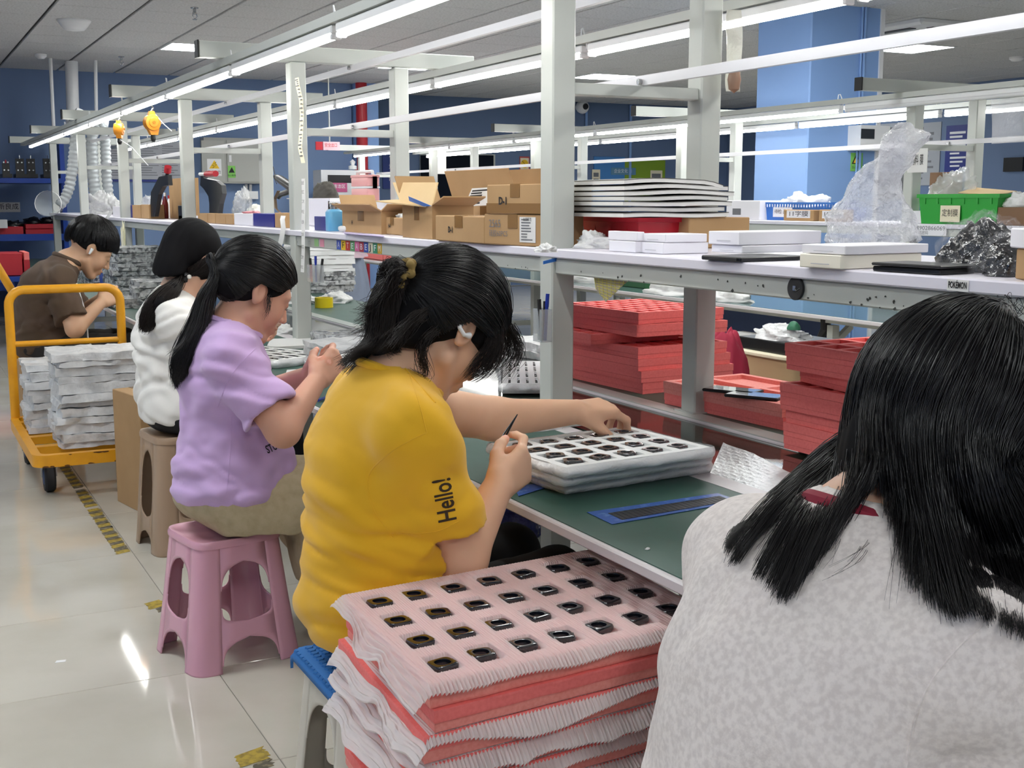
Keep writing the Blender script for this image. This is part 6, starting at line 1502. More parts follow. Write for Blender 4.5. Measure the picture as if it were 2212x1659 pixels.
c = at_z(1365, 612, ZT + .001); box('green_tray', (4.5, c.y - .5, ZT + .001), (4.72, c.y + .5, ZT + .045), M('green belt', '2f5f3a'), None, .003, label='long dark green tray on the second bench', cat='tray')
for k, (x0_, x1_, lab) in enumerate(((765, 835, 'coral tray on the second bench left of the post'), (836, 880, 'second coral tray on the second bench'), (882, 925, 'third coral tray on the second bench behind the yellow shirt'))):
    a = at_x(x0_, 552, 4.4); b = at_x(x1_, 552, 4.4); zq = ZT + .001; box('foam_tray', (4.36, b.y, zq), (4.7, a.y, zq + .09), m_coral, None, .004, label=lab, cat='foam tray')
a = at_y(757, 600, 9.0); b = at_y(787, 652, 9.0); box('red_board', (a.x, 9.0, 0), (b.x, 9.05, a.z), m_red, None, .004, label='red board standing on the floor between the benches', cat='board')
# clutter between the benches
q = at_x(1645, 806, 3.3); t = thing('brown_case', 'brown leather case with cream lid between the benches', 'case', (3.45, q.y, 0))
loft([[(3.45 + x * k, q.y + y * k, z) for x, y in superq(28, .16, .20, 4.5)] for z, k in ((.12, .95), (.14, 1), (q.z + .05, 1), (q.z + .07, .97))]).build('body', M('tan leather', 'b59872', rough=.6), t, True)
loft([[(3.45 + x * k, q.y + y * k, z) for x, y in superq(28, .17, .21, 4.5)] for z, k in ((q.z + .071, .98), (q.z + .075, 1), (q.z + .085, 1), (q.z + .088, .97))]).build('lid', m_cream, t, True)
for sx in (-1, 1): MB().tube([(3.45 + sx * .1, q.y - .15, 0), (3.45 + sx * .1, q.y - .15, .13)], .015, 8).tube([(3.45 + sx * .1, q.y + .15, 0), (3.45 + sx * .1, q.y + .15, .13)], .015, 8).build('foot', m_dark, t)
box('black_tray', (3.32, q.y - .45, q.z + .0885), (3.62, q.y + .2, q.z + .14), m_black, None, .004, label='black tray on top of the brown leather case', cat='tray'); heap('white_film', (3.42, q.y + .02, q.z + .141), .2, .3, .06, m_wfilm, None, 96, label='white film on the black tray of the brown case', cat='film')
heap('green_ball', (3.40, q.y - .08, q.z + .19), .05, .07, .035, M('green knob', '1f6b4a'), None, 97, 8, .2, label='green knob on the film over the brown case', cat='knob')
a = at_x(1596, 728, 4.40); b = at_x(1652, 728, 4.40); t = box('power_strip', (4.38, b.y, a.z - .03), (4.43, a.y, a.z + .035), m_white, B2, .004); MB().box((4.365, b.y + .05, a.z - .015), (4.379, b.y + .11, a.z + .02)).build('plug', m_dark, B2); MB().tube([(4.37, b.y + .08, a.z - .01), (4.35, b.y + .06, a.z - .1), (4.37, b.y + .0, a.z - .16), (4.4, b.y - .05, a.z - .05)], .007, 6).build('cord', m_dark, B2, smooth=True)
a = at_x(1783, 712, 4.45); MB().tube([a + Vector((0, 0, .07)), a, a + Vector((-.02, .03, -.06))], [.03, .028, .014], 10).tube([a + Vector((-.02, .03, -.06)), a + Vector((-.03, .05, -.25))], .005, 6).build('hanging_plug', m_dark, B2)
q = at_x(1575, 790, 3.1); t = thing('red_bag', 'dark red backpack half hidden by the tall coral stack', 'bag', (3.1, q.y, 0)); heap('bag_body', (3.1, q.y + .02, 0), .26, .34, q.z + .14, M('crimson cloth', 'a01f3c', rough=.8), t, 98, sharp=.25)
for y0_, y1_, mt, nm in ((4.9, 6.0, M('under panel navy', '3b4c74', rough=.6), 'navy panel closing the second bench underside'),): box('under_panel', (4.9, 5.55, .12), (4.93, 6.9, .56), mt, None, label=nm, cat='panel')

for o in bpy.data.objects:
    if o.name.startswith('print_lines'): o['kind'] = 'stuff'
# ------------------------------------------------------------------ figures: one smooth surface each, grown from a distance field
def V3(*a): return np.array(a, float)
def nrm(v): v = np.asarray(v, float); return v / (np.linalg.norm(v) + 1e-12)
class Prim:
    def __init__(s, f, lo, hi, k=.02, op='u'): s.f, s.lo, s.hi, s.k, s.op = f, np.asarray(lo, float), np.asarray(hi, float), k, op
def cap(a, b, ra, rb=None, k=.02, op='u', cut=None, grow=0.0):
    """tapered capsule; cut=(point, direction) keeps the side behind the plane"""
    a, b = np.asarray(a, float), np.asarray(b, float); rb = ra if rb is None else rb; ra, rb = ra + grow, rb + grow
    ab = b - a; L2 = max(1e-9, ab @ ab)
    def f(x, y, z):
        px, py, pz = x - a[0], y - a[1], z - a[2]
        t = np.clip((px * ab[0] + py * ab[1] + pz * ab[2]) / L2, 0, 1)
        d = np.sqrt((px - ab[0] * t) ** 2 + (py - ab[1] * t) ** 2 + (pz - ab[2] * t) ** 2) - (ra + (rb - ra) * t)
        if cut is not None:
            c, n = cut; d = np.maximum(d, (x - c[0]) * n[0] + (y - c[1]) * n[1] + (z - c[2]) * n[2])
        return d
    r = max(ra, rb); return Prim(f, np.minimum(a, b) - r, np.maximum(a, b) + r, k, op)
def ell(c, r, R=None, k=.02, op='u', grow=0.0):
    c = np.asarray(c, float); r = np.asarray(r, float) + grow; R = np.eye(3) if R is None else np.asarray(R, float)
    def f(x, y, z):
        px, py, pz = x - c[0], y - c[1], z - c[2]; k0 = 0; k1 = 0
        for i in range(3):
            q = px * R[0, i] + py * R[1, i] + pz * R[2, i]; k0 = k0 + (q / r[i]) ** 2; k1 = k1 + (q / r[i] ** 2) ** 2
        k0 = np.sqrt(k0); return k0 * (k0 - 1) / np.maximum(np.sqrt(k1), 1e-6)
    e = np.sqrt(((R * r) ** 2).sum(1)); return Prim(f, c - e, c + e, k, op)
def half(c, n, lo, hi, k=.004, op='s'):
    """removes everything on the side n points to, inside the box lo..hi"""
    c = np.asarray(c, float); n = nrm(n)
    return Prim(lambda x, y, z: -((x - c[0]) * n[0] + (y - c[1]) * n[1] + (z - c[2]) * n[2]) + 0 * x, lo, hi, k, op)
def field_mesh(name, prims, vox, noise=None, lo=None, hi=None):
    L = np.min([p.lo for p in prims if p.op == 'u'], 0) - .02 if lo is None else np.asarray(lo, float)
    H = np.max([p.hi for p in prims if p.op == 'u'], 0) + .02 if hi is None else np.asarray(hi, float)
    n = np.ceil((H - L) / vox).astype(int) + 1
    ax = [L[i] + vox * np.arange(n[i]) for i in range(3)]
    F = np.full(n, .3, np.float32)
    for p in prims:
        m = p.k + 3 * vox
        i0 = np.maximum(0, np.floor((p.lo - m - L) / vox).astype(int)); i1 = np.minimum(n, np.ceil((p.hi + m - L) / vox).astype(int) + 1)
        if (i1 <= i0).any(): continue
        sl = tuple(slice(a, b) for a, b in zip(i0, i1))
        d = p.f(ax[0][sl[0]][:, None, None], ax[1][sl[1]][None, :, None], ax[2][sl[2]][None, None, :]).astype(np.float32)
        A = F[sl]; k = max(p.k, 1e-4)
        if p.op == 'u': h = np.maximum(k - np.abs(A - d), 0) / k; F[sl] = np.minimum(A, d) - h * h * k * .25
        else: d = -d; h = np.maximum(k - np.abs(A - d), 0) / k; F[sl] = np.maximum(A, d) + h * h * k * .25
    if noise is not None:
        I = np.argwhere(np.abs(F) < .022)
        P = L + I * vox; F[I[:, 0], I[:, 1], I[:, 2]] += noise(P).astype(np.float32)
    F[0], F[-1] = .3, .3; F[:, 0], F[:, -1] = .3, .3; F[:, :, 0], F[:, :, -1] = .3, .3
    return surface_nets(name, F, L, vox)
def surface_nets(name, F, L, vox):
    S = F < 0
    def corner(a, b, c): return S[a:S.shape[0] - 1 + a, b:S.shape[1] - 1 + b, c:S.shape[2] - 1 + c]
    cnt = np.zeros(tuple(s - 1 for s in S.shape), np.int8)
    for a in (0, 1):
        for b in (0, 1):
            for c in (0, 1): cnt += corner(a, b, c)
    act = (cnt > 0) & (cnt < 8); I = np.argwhere(act); idx = np.full(act.shape, -1, np.int32); idx[act] = np.arange(len(I))
    acc = np.zeros((len(I), 3)); num = np.zeros(len(I))
    cs = [(a, b, c) for a in (0, 1) for b in (0, 1) for c in (0, 1)]
    val = {c: F[I[:, 0] + c[0], I[:, 1] + c[1], I[:, 2] + c[2]] for c in cs}
    for c in cs:
        for ax in range(3):
            if c[ax]: continue
            e = list(c); e[ax] = 1; e = tuple(e); v0, v1 = val[c], val[e]; m = (v0 < 0) != (v1 < 0)
            t = v0[m] / (v0[m] - v1[m]); p = np.tile(np.array(c, float), (m.sum(), 1)); p[:, ax] += t; acc[m] += p; num[m] += 1
    V = L + (I + acc / num[:, None]) * vox; Q = []
    for ax in range(3):
        o = [q for q in range(3) if q != ax]
        a = [slice(1, -1)] * 3; a[ax] = slice(0, -1); b = list(a); b[ax] = slice(1, None)
        s0, s1 = S[tuple(a)], S[tuple(b)]; m = s0 != s1; E = np.argwhere(m); off = [1, 1, 1]; off[ax] = 0; E = E + off
        fl = s0[m]
        def ci(d0, d1):
            q = E.copy(); q[:, o[0]] += d0; q[:, o[1]] += d1; return idx[q[:, 0], q[:, 1], q[:, 2]]
        q = np.stack([ci(-1, -1), ci(0, -1), ci(0, 0), ci(-1, 0)], 1)
        if ax == 1: fl = ~fl
        q[~fl] = q[~fl][:, ::-1]; Q.append(q)
    Q = np.concatenate(Q); Q = Q[(Q >= 0).all(1)]
    me = bpy.data.meshes.new(name); me.vertices.add(len(V)); me.vertices.foreach_set('co', V.astype(np.float32).ravel())
    me.loops.add(Q.size); me.loops.foreach_set('vertex_index', Q.astype(np.int32).ravel())
    me.polygons.add(len(Q)); me.polygons.foreach_set('loop_start', np.arange(0, Q.size, 4, dtype=np.int32)); me.update(calc_edges=True); me.validate()
    return me, V
def relax(me, n=2, f=.5):
    """a little smoothing of the grown surface"""
    V = np.empty(len(me.vertices) * 3, np.float32); me.vertices.foreach_get('co', V); V = V.reshape(-1, 3)
    E = np.empty(len(me.edges) * 2, np.int32); me.edges.foreach_get('vertices', E); E = E.reshape(-1, 2)
    deg = np.bincount(E.ravel(), minlength=len(V))[:, None]
    for _ in range(n):
        S = np.zeros_like(V)
        for a in range(3): S[:, a] = np.bincount(E[:, 0], V[E[:, 1], a], len(V)) + np.bincount(E[:, 1], V[E[:, 0], a], len(V))
        V = V + (S / np.maximum(deg, 1) - V) * f
    me.vertices.foreach_set('co', V.ravel()); me.update(); return V
def paint(me, col):
    a = me.color_attributes.new('Col', 'FLOAT_COLOR', 'POINT'); c = np.ones((len(me.vertices), 4), np.float32); c[:, :3] = col; a.data.foreach_set('color', c.ravel())

class Head:
    """local frame: F forward, L to the person's left, U up; c is the middle of the skull at ear height"""
    def __init__(s, c, fwd, up, sc=1.0):
        s.c = np.asarray(c, float); s.F = nrm(fwd); u = np.asarray(up, float); s.U = nrm(u - s.F * (u @ s.F)); s.L = np.cross(s.U, s.F); s.R = np.stack([s.F, s.L, s.U], 1); s.s = sc
    def w(s, x, y, z): return s.c + s.R @ (np.array([x, y, z]) * s.s)
    def loc(s, P): return ((P - s.c) @ s.R) / s.s
    def prims(s, jaw=1.0, ears=True, nose=1.0):
        k = s.s; E = lambda c, r, kk=.02, op='u', R=None: ell(s.w(*c), np.array(r) * k, s.R if R is None else s.R @ R, kk, op)
        C = lambda a, b, ra, rb, kk=.015, op='u': cap(s.w(*a), s.w(*b), ra * k, rb * k, kk, op)
        P = [E((-.012, 0, .032), (.094, .075, .086), .02), E((.040, 0, -.022), (.054, .059, .080), .03)]
        for y in (-1, 1):
            P += [C((.005, y * .047 * jaw, -.062), (.066, y * .016, -.104), .022, .017, .02), E((.058, y * .034, -.034), (.030, .026, .034), .02),
                  E((.0735, y * .030, .020), (.0125, .028, .012), .022)]
        P += [E((.076, 0, -.100), (.018, .020, .016), .016), E((.082, 0, -.068), (.018, .026, .022), .014)]
        P += [C((.084, 0, .014), (.107 + .003 * nose, 0, -.032), .0075, .0095, .012)]
        for y in (-1, 1): P += [E((.098, y * .0115, -.037), (.009, .008, .007), .006)]
        for y in (-1, 1):
            P += [E((.103, y * .031, .002), (.014, .017, .009), .012, 's'), E((.0805, y * .031, .001), (.0135, .0150, .0125), .004)]
        P += [E((.0965, 0, -.0620), (.0090, .0215, .0055), .006), E((.0945, 0, -.0735), (.0088, .0185, .0062), .006), E((.1045, 0, -.0672), (.010, .022, .0012), .003, 's')]
        if ears:
            for y in (-1, 1):
                a = math.radians(14); Re = np.array([[math.cos(a), 0, -math.sin(a)], [0, 1, 0], [math.sin(a), 0, math.cos(a)]])
                P += [E((-.008, y * .0775, -.004), (.018, .0075, .031), .006, 'u', Re), E((-.004, y * .085, .000), (.0105, .0065, .019), .004, 's', Re), E((-.006, y * .076, -.028), (.009, .006, .010), .005)]
        return P
    def neck(s, base, r=.055, r2=.062): return [cap(s.w(-.012, 0, -.045), base, r * s.s * .90, r2 * .93, .025)]
    def tint(s, P, col, lips=(.62, .25, .22), brow=True, blush=.25):
        q = s.loc(P); inh = (q[:, 0] > .05) & (np.abs(q[:, 1]) < .06) & (q[:, 2] > -.12) & (q[:, 2] < .06)
        def blob(c, r): return np.exp(-(((q - np.array(c)) / np.array(r)) ** 2).sum(1) * 2) * inh
        m = np.clip(blob((.106, 0, -.067), (.014, .024, .0125)) * 1.8, 0, 1)[:, None]; col = col * (1 - m * .75) + np.array(lin(lips)[:3]) * m * .75
        m = sum(blob((.075, y * .042, -.03), (.04, .03, .03)) for y in (-1, 1))[:, None] * blush; col = col * (1 - m) + col * np.array([1.08, .80, .76]) * m
        if brow and False:
            for y in (-1, 1):
                m = np.clip(blob((.088, y * .032, .0235), (.022, .021, .0045)) * 1.6, 0, 1)[:, None]; col = col * (1 - m * .85) + np.array([.012, .010, .010]) * m * .85
                m = np.clip(blob((.093, y * .031, -.0085), (.012, .0155, .0022)) * 1.8, 0, 1)[:, None]; col = col * (1 - m * .9) + np.array([.012, .010, .010]) * m * .9
        return col

def face_marks(H, parent, mat):
    for y in (-1, 1):
        e = [H.w(.0800 + .0150 * math.sqrt(max(0, 1 - (.014 * t / .0158) ** 2)), y * (.031 + .014 * t), -.0055 - .0022 * (1 - t * t)) for t in np.linspace(-.95, .95, 11)]
        MB().tube([Vector(p) for p in e], [.0006] + [.0011] * 9 + [.0006], 6).build('eyelashes', mat, parent, smooth=True)
        e = [H.w(.0915 - .0135 * t * t - .001 * t, y * (.014 + .038 * t), .0245 + .004 * math.sin(t * 2.6) - .003 * t) for t in np.linspace(0, 1, 9)]
        MB().tube([Vector(p) for p in e], [.0018, .0024, .0027, .0027, .0026, .0024, .002, .0015, .0008], 6).build('eyebrow', mat, parent, smooth=True)
HL = [(.84, 0, .36), (.80, .32, .30), (.70, .60, .10), (.52, .84, -.10), (.34, .93, -.10), (.05, .98, -.02), (-.22, .92, -.42), (-.34, .78, -.85), (-.45, .60, -1.1), (-.55, .30, -1.25), (-.60, 0, -1.3)]
def fan(H, tie, rad, lift=.0, per=3, n=9, line=HL):
    """guides from the whole hairline, right temple round to left, to the tie"""
    L = line[::-1] + [(x, -y, z) for x, y, z in line[1:]]; out = []
    for a, b_ in zip(L[:-1], L[1:]):
        for k in range(per):
            t = k / per
            d0 = nrm(V3(*a) * (1 - t) + V3(*b_) * t); dt = nrm(tie); q = (1 - abs(d0[1])) * np.clip((d0[2] + .25) / .4, 0, 1)
            m = nrm(d0 + dt + V3(0, d0[1] * .5, .95 * q))      # over the crown, not round below
            out.append(scalp(H, d0, m, rad, n=6) + scalp(H, m, dt, rad, n=6)[1:])
    return out
def hand(W, d, n, side, fingers, thumb=None, sc=1.0, nails=None):
    """W wrist, d towards the knuckles, n out of the palm, side 'R'/'L'; fingers: four (knuckle, middle, end) bends in degrees, index first"""
    W = np.asarray(W, float); d = nrm(d); n = np.asarray(n, float); n = nrm(n - d * (n @ d)); s = np.cross(d, n) * (1 if side == 'R' else -1)
    P = []; offs = (.027, .008, -.011, -.029); Lp = (.086, .089, .084, .076); ln = ((.040, .024, .020), (.044, .028, .021), (.041, .026, .021), (.033, .020, .018))
    rr = ((.0104, .0090, .0080, .0066), (.0104, .0091, .0081, .0067), (.0099, .0087, .0077, .0064), (.0090, .0078, .0070, .0058)); tips = []
    for i in range(4):
        m = W + (d * Lp[i] + s * offs[i]) * sc; b = W + (d * .012 + s * offs[i] * .62) * sc
        P.append(cap(b, m, .0165 * sc, .0125 * sc, .012))
        a = 0; p = m; sp = (.10, .02, -.05, -.13)[i]
        for j in range(3):
            a += math.radians(fingers[i][j]); dd = nrm(d * math.cos(a) + n * math.sin(a) + s * sp * max(0, math.cos(a)) * .8); q = p + dd * ln[i][j] * sc
            P.append(cap(p, q, rr[i][j] * sc, rr[i][j + 1] * sc, .0035 if j else .006)); p = q
        tips.append((p, nrm(-(n * math.cos(a) - d * math.sin(a)))))
    th = thumb or ((.62, .62, .42), (.82, .38, .45), (.92, .12, .38)); p = W + (d * .016 + s * .022 + n * .006) * sc; R = (.0175, .0128, .0112, .0085)
    for j, (l, t) in enumerate(zip((.042, .032, .026), th)):
        q = p + nrm(d * t[0] + s * t[1] + n * t[2]) * l * sc; P.append(cap(p, q, R[j] * sc, R[j + 1] * sc, .012 if j == 0 else .004)); p = q
    tips.append((p, nrm(s * .6 - n * .6)))
    P.append(ell(W + (d * .035 + s * .018 + n * .010) * sc, np.array([.030, .018, .016]) * sc, np.stack([d, s, n], 1), .012))
    if nails is not None: nails += [(p, u, sc) for p, u in tips]
    return P

def tubes(name, S, r, mat, parent, sides=3, taper=.25, **k):
    """S: (strands, points, 3) -> one mesh of thin tapering tubes"""
    S = np.asarray(S, float); ns, n, _ = S.shape
    T = np.gradient(S, axis=1); T /= np.linalg.norm(T, axis=2)[..., None] + 1e-9
    A = np.cross(T, np.array([.31, .52, .79])); A /= np.linalg.norm(A, axis=2)[..., None] + 1e-9; B = np.cross(T, A)
    rad = (r if np.ndim(r) else np.full(ns, r))[:, None] * (1 - (1 - taper) * np.linspace(0, 1, n) ** 2)[None, :]
    V = np.stack([S + (A * math.cos(q) + B * math.sin(q)) * rad[..., None] for q in [2 * PI * j / sides for j in range(sides)]], 2)   # ns,n,sides,3
    base = (np.arange(ns) * n * sides)[:, None, None] + (np.arange(n - 1) * sides)[None, :, None]
    j = np.arange(sides)[None, None, :]; j2 = (j + 1) % sides
    Q = np.stack([base + j, base + j2, base + j2 + sides, base + j + sides], 3).reshape(-1, 4)
    me = bpy.data.meshes.new(name); V = V.reshape(-1, 3)
    me.vertices.add(len(V)); me.vertices.foreach_set('co', V.astype(np.float32).ravel()); me.loops.add(Q.size); me.loops.foreach_set('vertex_index', Q.astype(np.int32).ravel())
    me.polygons.add(len(Q)); me.polygons.foreach_set('loop_start', np.arange(0, Q.size, 4, dtype=np.int32)); me.update(calc_edges=True)
    return link(name, me, mat, parent, 'all', fix=False, **k)
def resample(P, n):
    P = np.array([np.asarray(p, float) for p in P]); m = len(P)
    if m > 2:   # Catmull-Rom
        Q = np.vstack([2 * P[0] - P[1], P, 2 * P[-1] - P[-2]]); out = []
        for i in range(m - 1):
            p0, p1, p2, p3 = Q[i:i + 4]
            for t in np.linspace(0, 1, 12, endpoint=False): out.append(.5 * ((2 * p1) + (-p0 + p2) * t + (2 * p0 - 5 * p1 + 4 * p2 - p3) * t ** 2 + (-p0 + 3 * p1 - 3 * p2 + p3) * t ** 3))
        P = np.array(out + [P[-1]])
    L = np.concatenate([[0], np.cumsum(np.linalg.norm(np.diff(P, axis=0), axis=1))]); t = np.linspace(0, L[-1], n)
    return np.stack([np.interp(t, L, P[:, a]) for a in range(3)], 1)
def strands(guides, count, n=14, spread=(.002, .006), seed=0, wave=.0, lift=0.0, cut=.12, clump=0):
    """strands interpolated between neighbouring guide curves"""
    r = np.random.default_rng(seed); G = np.array([resample(g, n) for g in guides]); u = r.uniform(0, len(G) - 1, count); i = np.minimum(u.astype(int), len(G) - 2); f = (u - i)[:, None, None]
    S = G[i] * (1 - f) + G[i + 1] * f; t = np.linspace(0, 1, n)[None, :, None]
    o = r.normal(size=(count, 1, 3)); o2 = r.normal(size=(count, 1, 3)); S = S + o * (spread[0] + (spread[1] - spread[0]) * t) + o2 * spread[1] * .5 * np.sin(t * 5 + r.uniform(0, 6, (count, 1, 1)))
    if clump:   # gather the ends of neighbouring strands into locks
        cu = np.sort(r.uniform(0, len(G) - 1, clump)); m = np.abs(u[:, None] - cu[None]).argmin(1); ci = np.minimum(cu.astype(int), len(G) - 2); cf = (cu - ci)[:, None, None]; CS = G[ci] * (1 - cf) + G[ci + 1] * cf
        kk = .78 * t ** 1.8; S = S * (1 - kk) + (CS[m] + o * .0015) * kk
    if wave: S = S + r.normal(size=(count, 1, 3)) * wave * np.sin(t * r.uniform(4, 9, (count, 1, 1)) + r.uniform(0, 6, (count, 1, 1))) * t
    keep = 1 - cut * r.random((count, 1)) ** 2; tt = np.linspace(0, 1, n)[None, :] * keep    # uneven lengths
    j = tt * (n - 1); j0 = np.minimum(j.astype(int), n - 2); fr = (j - j0)[..., None]; a = np.arange(count)[:, None]
    return S[a, j0] * (1 - fr) + S[a, j0 + 1] * fr
def scalp(H, d0, d1, rad=(.106, .088, .098), off=(-.012, 0, .032), n=7, lift=0.0):
    """guide along the hair shell from direction d0 to d1 (head coordinates)"""
    d0, d1 = nrm(d0), nrm(d1); w = math.acos(np.clip(d0 @ d1, -1, 1)); out = []
    for t in np.linspace(0, 1, n):
        d = (math.sin((1 - t) * w) * d0 + math.sin(t * w) * d1) / max(1e-6, math.sin(w)) if w > 1e-3 else d0
        k = 1 / math.sqrt(sum((d[i] / rad[i]) ** 2 for i in range(3))) + lift * math.sin(t * PI); out.append(H.w(*(np.array(off) + d * k)))
    return out
def hair_cap(H, hairline, rad=(.103, .085, .095), vox=.004, extra=(), name='hair_base'):
    """hairline: list of (point, normal) planes in head coordinates that cut the cap away"""
    P = [ell(H.w(-.012, 0, .032), np.array(rad) * H.s, H.R, .01)] + list(extra)
    for y in (-1, 1): P.append(ell(H.w(.004, y * .088, -.012), np.array([.030, .024, .038]) * H.s, H.R, .006, 's'))
    for y in (-1, 1): P.append(ell(H.w(.034, y * .072, -.068), np.array([.062, .045, .062]) * H.s, H.R, .006, 's'))
    for c, nn in hairline: P.append(half(H.w(*c), H.R @ np.array(nn, float), H.c - .2, H.c + .2, .012))
    me, V = field_mesh(name, P, vox, noise=lambda Q: .0016 * fbm(H.loc(Q), 3, 30, 2, (1, 2.4, 1))); return me
m_skin = {}
def skin(name, c): return M('skin ' + name, c, rough=.48, sss=.12, vcol=True, spec=.4, bump=(420, .05, .001))
m_hair = M('black hair', '171517', rough=.36, spec=.55)
m_hairb = M('dark brown hair', '221b19', rough=.5, spec=.35)
def cloth_noise(seed, amp, freq, aniso=(1, 1, 1), amp2=.0, freq2=30, calm=None):
    def f(P):
        n = fbm(P, seed, freq, 3, aniso); v = amp * (1 - 2.2 * np.abs(n))
        if amp2: v = v + amp2 * fbm(P, seed + 1, freq2, 2, aniso)
        if calm is not None: v = v * np.clip((np.linalg.norm(P - calm, axis=1) - .085) / .09, 0, 1)
        return v
    return f
def person(prims, vox, mat, col, label, head=None, nails=(), lips=(.60, .28, .26), seed=0, tint=True):
    me, V = field_mesh('person', prims, vox); V = relax(me, 1, .4)
    c = np.tile(np.array(lin(col)[:3]), (len(V), 1)); n = fbm(V, seed, 18, 3)[:, None]; c = c * (1 + .05 * n * np.array([.6, 1, 1]))
    if head is not None and tint: c = head.tint(V, c, lips)
    for p, u, s in nails:
        q = V - p; a = q @ u; m = (np.linalg.norm(q - u * .003, axis=1) < .0085 * s) & (a > .0028 * s); c[m] = np.array(lin('e9b9a8')[:3])
        m = np.linalg.norm(q, axis=1) < .016 * s; c[m] = c[m] * np.array([1.03, .90, .86])
    paint(me, c)
    o = link('person', me, mat, None, 'all', fix=False); o['label'] = label; o['category'] = 'person'; return o
def garment(name, prims, vox, mat, parent, noise=None, sm=1, label=None):
    me, V = field_mesh(name, prims, vox, noise)
    if sm: relax(me, sm, .45)
    return link(name, me, mat, parent, 'all', fix=False, label=label)
m_hcap = M('hair underlayer', '131214', rough=.75, spec=.12)
def on_mesh(o, px, py, off=.0):
    """point of a garment seen at a picture point"""
    d = Vector(ray(px, py)).normalized(); ok, loc, no, _ = o.ray_cast(Vector(CAMW), d)
    return loc - d * off if ok else None
def seam(o, pts, parent, mat, r=.0011, n=26):
    P = resample([(x, y, 0) for x, y in pts], n); Q = [q for q in (on_mesh(o, p[0], p[1], .0002) for p in P) if q is not None]
    if len(Q) > 3: MB().tube(Q, r, 5).build('seam', mat, parent, smooth=True)
BIG0, BIG1 = V3(-5, -5, -5), V3(20, 20, 5)
def mirror_torso(pel, waist, chest, up, grow=0.0, wp=(.15, .19, .11), ww=(.135, .17, .14), wc=(.13, .165, .15), wu=(.085, .15, .09), k=.06):
    return [ell(pel, wp, None, k, grow=grow), ell(waist, ww, None, k, grow=grow), ell(chest, wc, None, k, grow=grow), ell(up, wu, None, k, grow=grow)]
def shoe(parent, p, d, name='shoe', mat=None):
    p = V3(*p); d = nrm(V3(*d)); s = V3(-d[1], d[0], 0); R = np.stack([d, s, V3(0, 0, 1)], 1)
    me, V = field_mesh(name, [ell(p + d * .06 + V3(0, 0, .038), (.115, .042, .036), R, .02), ell(p + V3(0, 0, .06), (.05, .038, .05), R, .02), half(p + V3(0, 0, .002), (0, 0, -1), BIG0, BIG1, .003)], .006)
    link(name, me, mat or m_rubber, parent, 'all', fix=False)

# ================================================================== the woman in the yellow shirt
m_yellow = M('yellow cotton', 'f0b71c', rough=.85, sheen=.2, noise=(3, 'eab015', .4, .7), bump=(700, .12, .001))
m_pants = M('black trousers', '17171a', rough=.9)
yaw = math.radians(14)
H1 = Head((.938, 2.12, .985), (.72 * math.cos(yaw), .72 * math.sin(yaw), -.69), (.69, .1, .72), 1.04)
nk = V3(.835, 2.12, .885)
sR, sL = V3(.80, 1.955, .820), V3(.845, 2.285, .822)
eR, wR = V3(.906, 1.985, .566), V3(.996, 2.015, .686)
eL, wL = V3(1.150, 2.345, .752), V3(1.338, 2.315, .757)
pel, wai, che, upc = V3(.815, 2.12, .44), V3(.815, 2.12, .54), V3(.798, 2.12, .70), V3(.812, 2.12, .81)
W = dict(wp=(.155, .185, .11), ww=(.158, .172, .14), wc=(.132, .165, .15), wu=(.095, .15, .085))
nails = []
arm1 = [cap(sR, eR, .056, .047, .03), cap(eR, wR, .047, .029, .02), cap(sL, eL, .055, .046, .03), cap(eL, wL, .0445, .0275, .02)]
handR = hand(wR, (.84, .34, .40), (-.30, .92, .05), 'R', [(30, 44, 26), (58, 70, 40), (72, 78, 44), (80, 82, 46)], ((.72, .34, .50), (.90, .06, .42), (.95, -.10, .28)), 1.0, nails)
TIPS = [Vector(nails[0][0]), Vector(nails[4][0])]
handL = hand(wL, (.985, .03, .02), (-.10, .30, -1), 'L', [(30, 46, 30), (40, 50, 32), (48, 52, 32), (52, 54, 34)], ((.66, .52, .50), (.74, .18, .64), (.80, .02, .60)), 1.0, nails)
P = mirror_torso(pel, wai, che, upc, -.012, **W) + [cap(sR, sL, .052, .052, .05), cap(nk, sR, .05, .045, .05), cap(nk, sL, .05, .045, .05)] + H1.prims(jaw=1.08) + H1.neck(nk, .056, .062) + arm1 + handR + handL
W1 = person(P, .0034, skin('warm', 'e9ba9a'), 'e9ba9a', 'woman in yellow T-shirt reaching over the white tray with tweezers in hand', H1, nails, seed=1)
# shirt
dR, dL = nrm(eR - sR), nrm(eL - sL); cR = sR + dR * .205; cL = sL + dL * .085
S = mirror_torso(pel, wai, che, upc, .010, **W) + [cap(sR, sL, .062, .062, .06), cap(nk + V3(-.01, 0, -.02), sR, .058, .056, .05), cap(nk + V3(-.01, 0, -.02), sL, .058, .056, .05),
     cap(sR, sR + dR * .26, .066, .082, .045, cut=(cR, nrm(dR + V3(-.25, 0, .12)))), cap(sL, sL + dL * .15, .064, .070, .04, cut=(cL, dL)),
     half((0, 0, .395), (0, .0, -1), BIG0, BIG1, .004), cap(H1.w(-.02, 0, -.05), nk + V3(.012, 0, .01), .055, .072, .006, 's'), cap(nk + V3(.02, 0, .02), nk + V3(.10, 0, .04), .07, .06, .006, 's'),
     cap(cR - dR * .010, cR + dR * .1, .055, .057, .004, 's'), cap(cL - dL * .012, cL + dL * .1, .055, .055, .004, 's')]
shirt1 = garment('shirt', S, .0055, m_yellow, W1, cloth_noise(11, .0075, 8.5, (1.1, .8, 1.8), .0016, 26, calm=nk), 1)

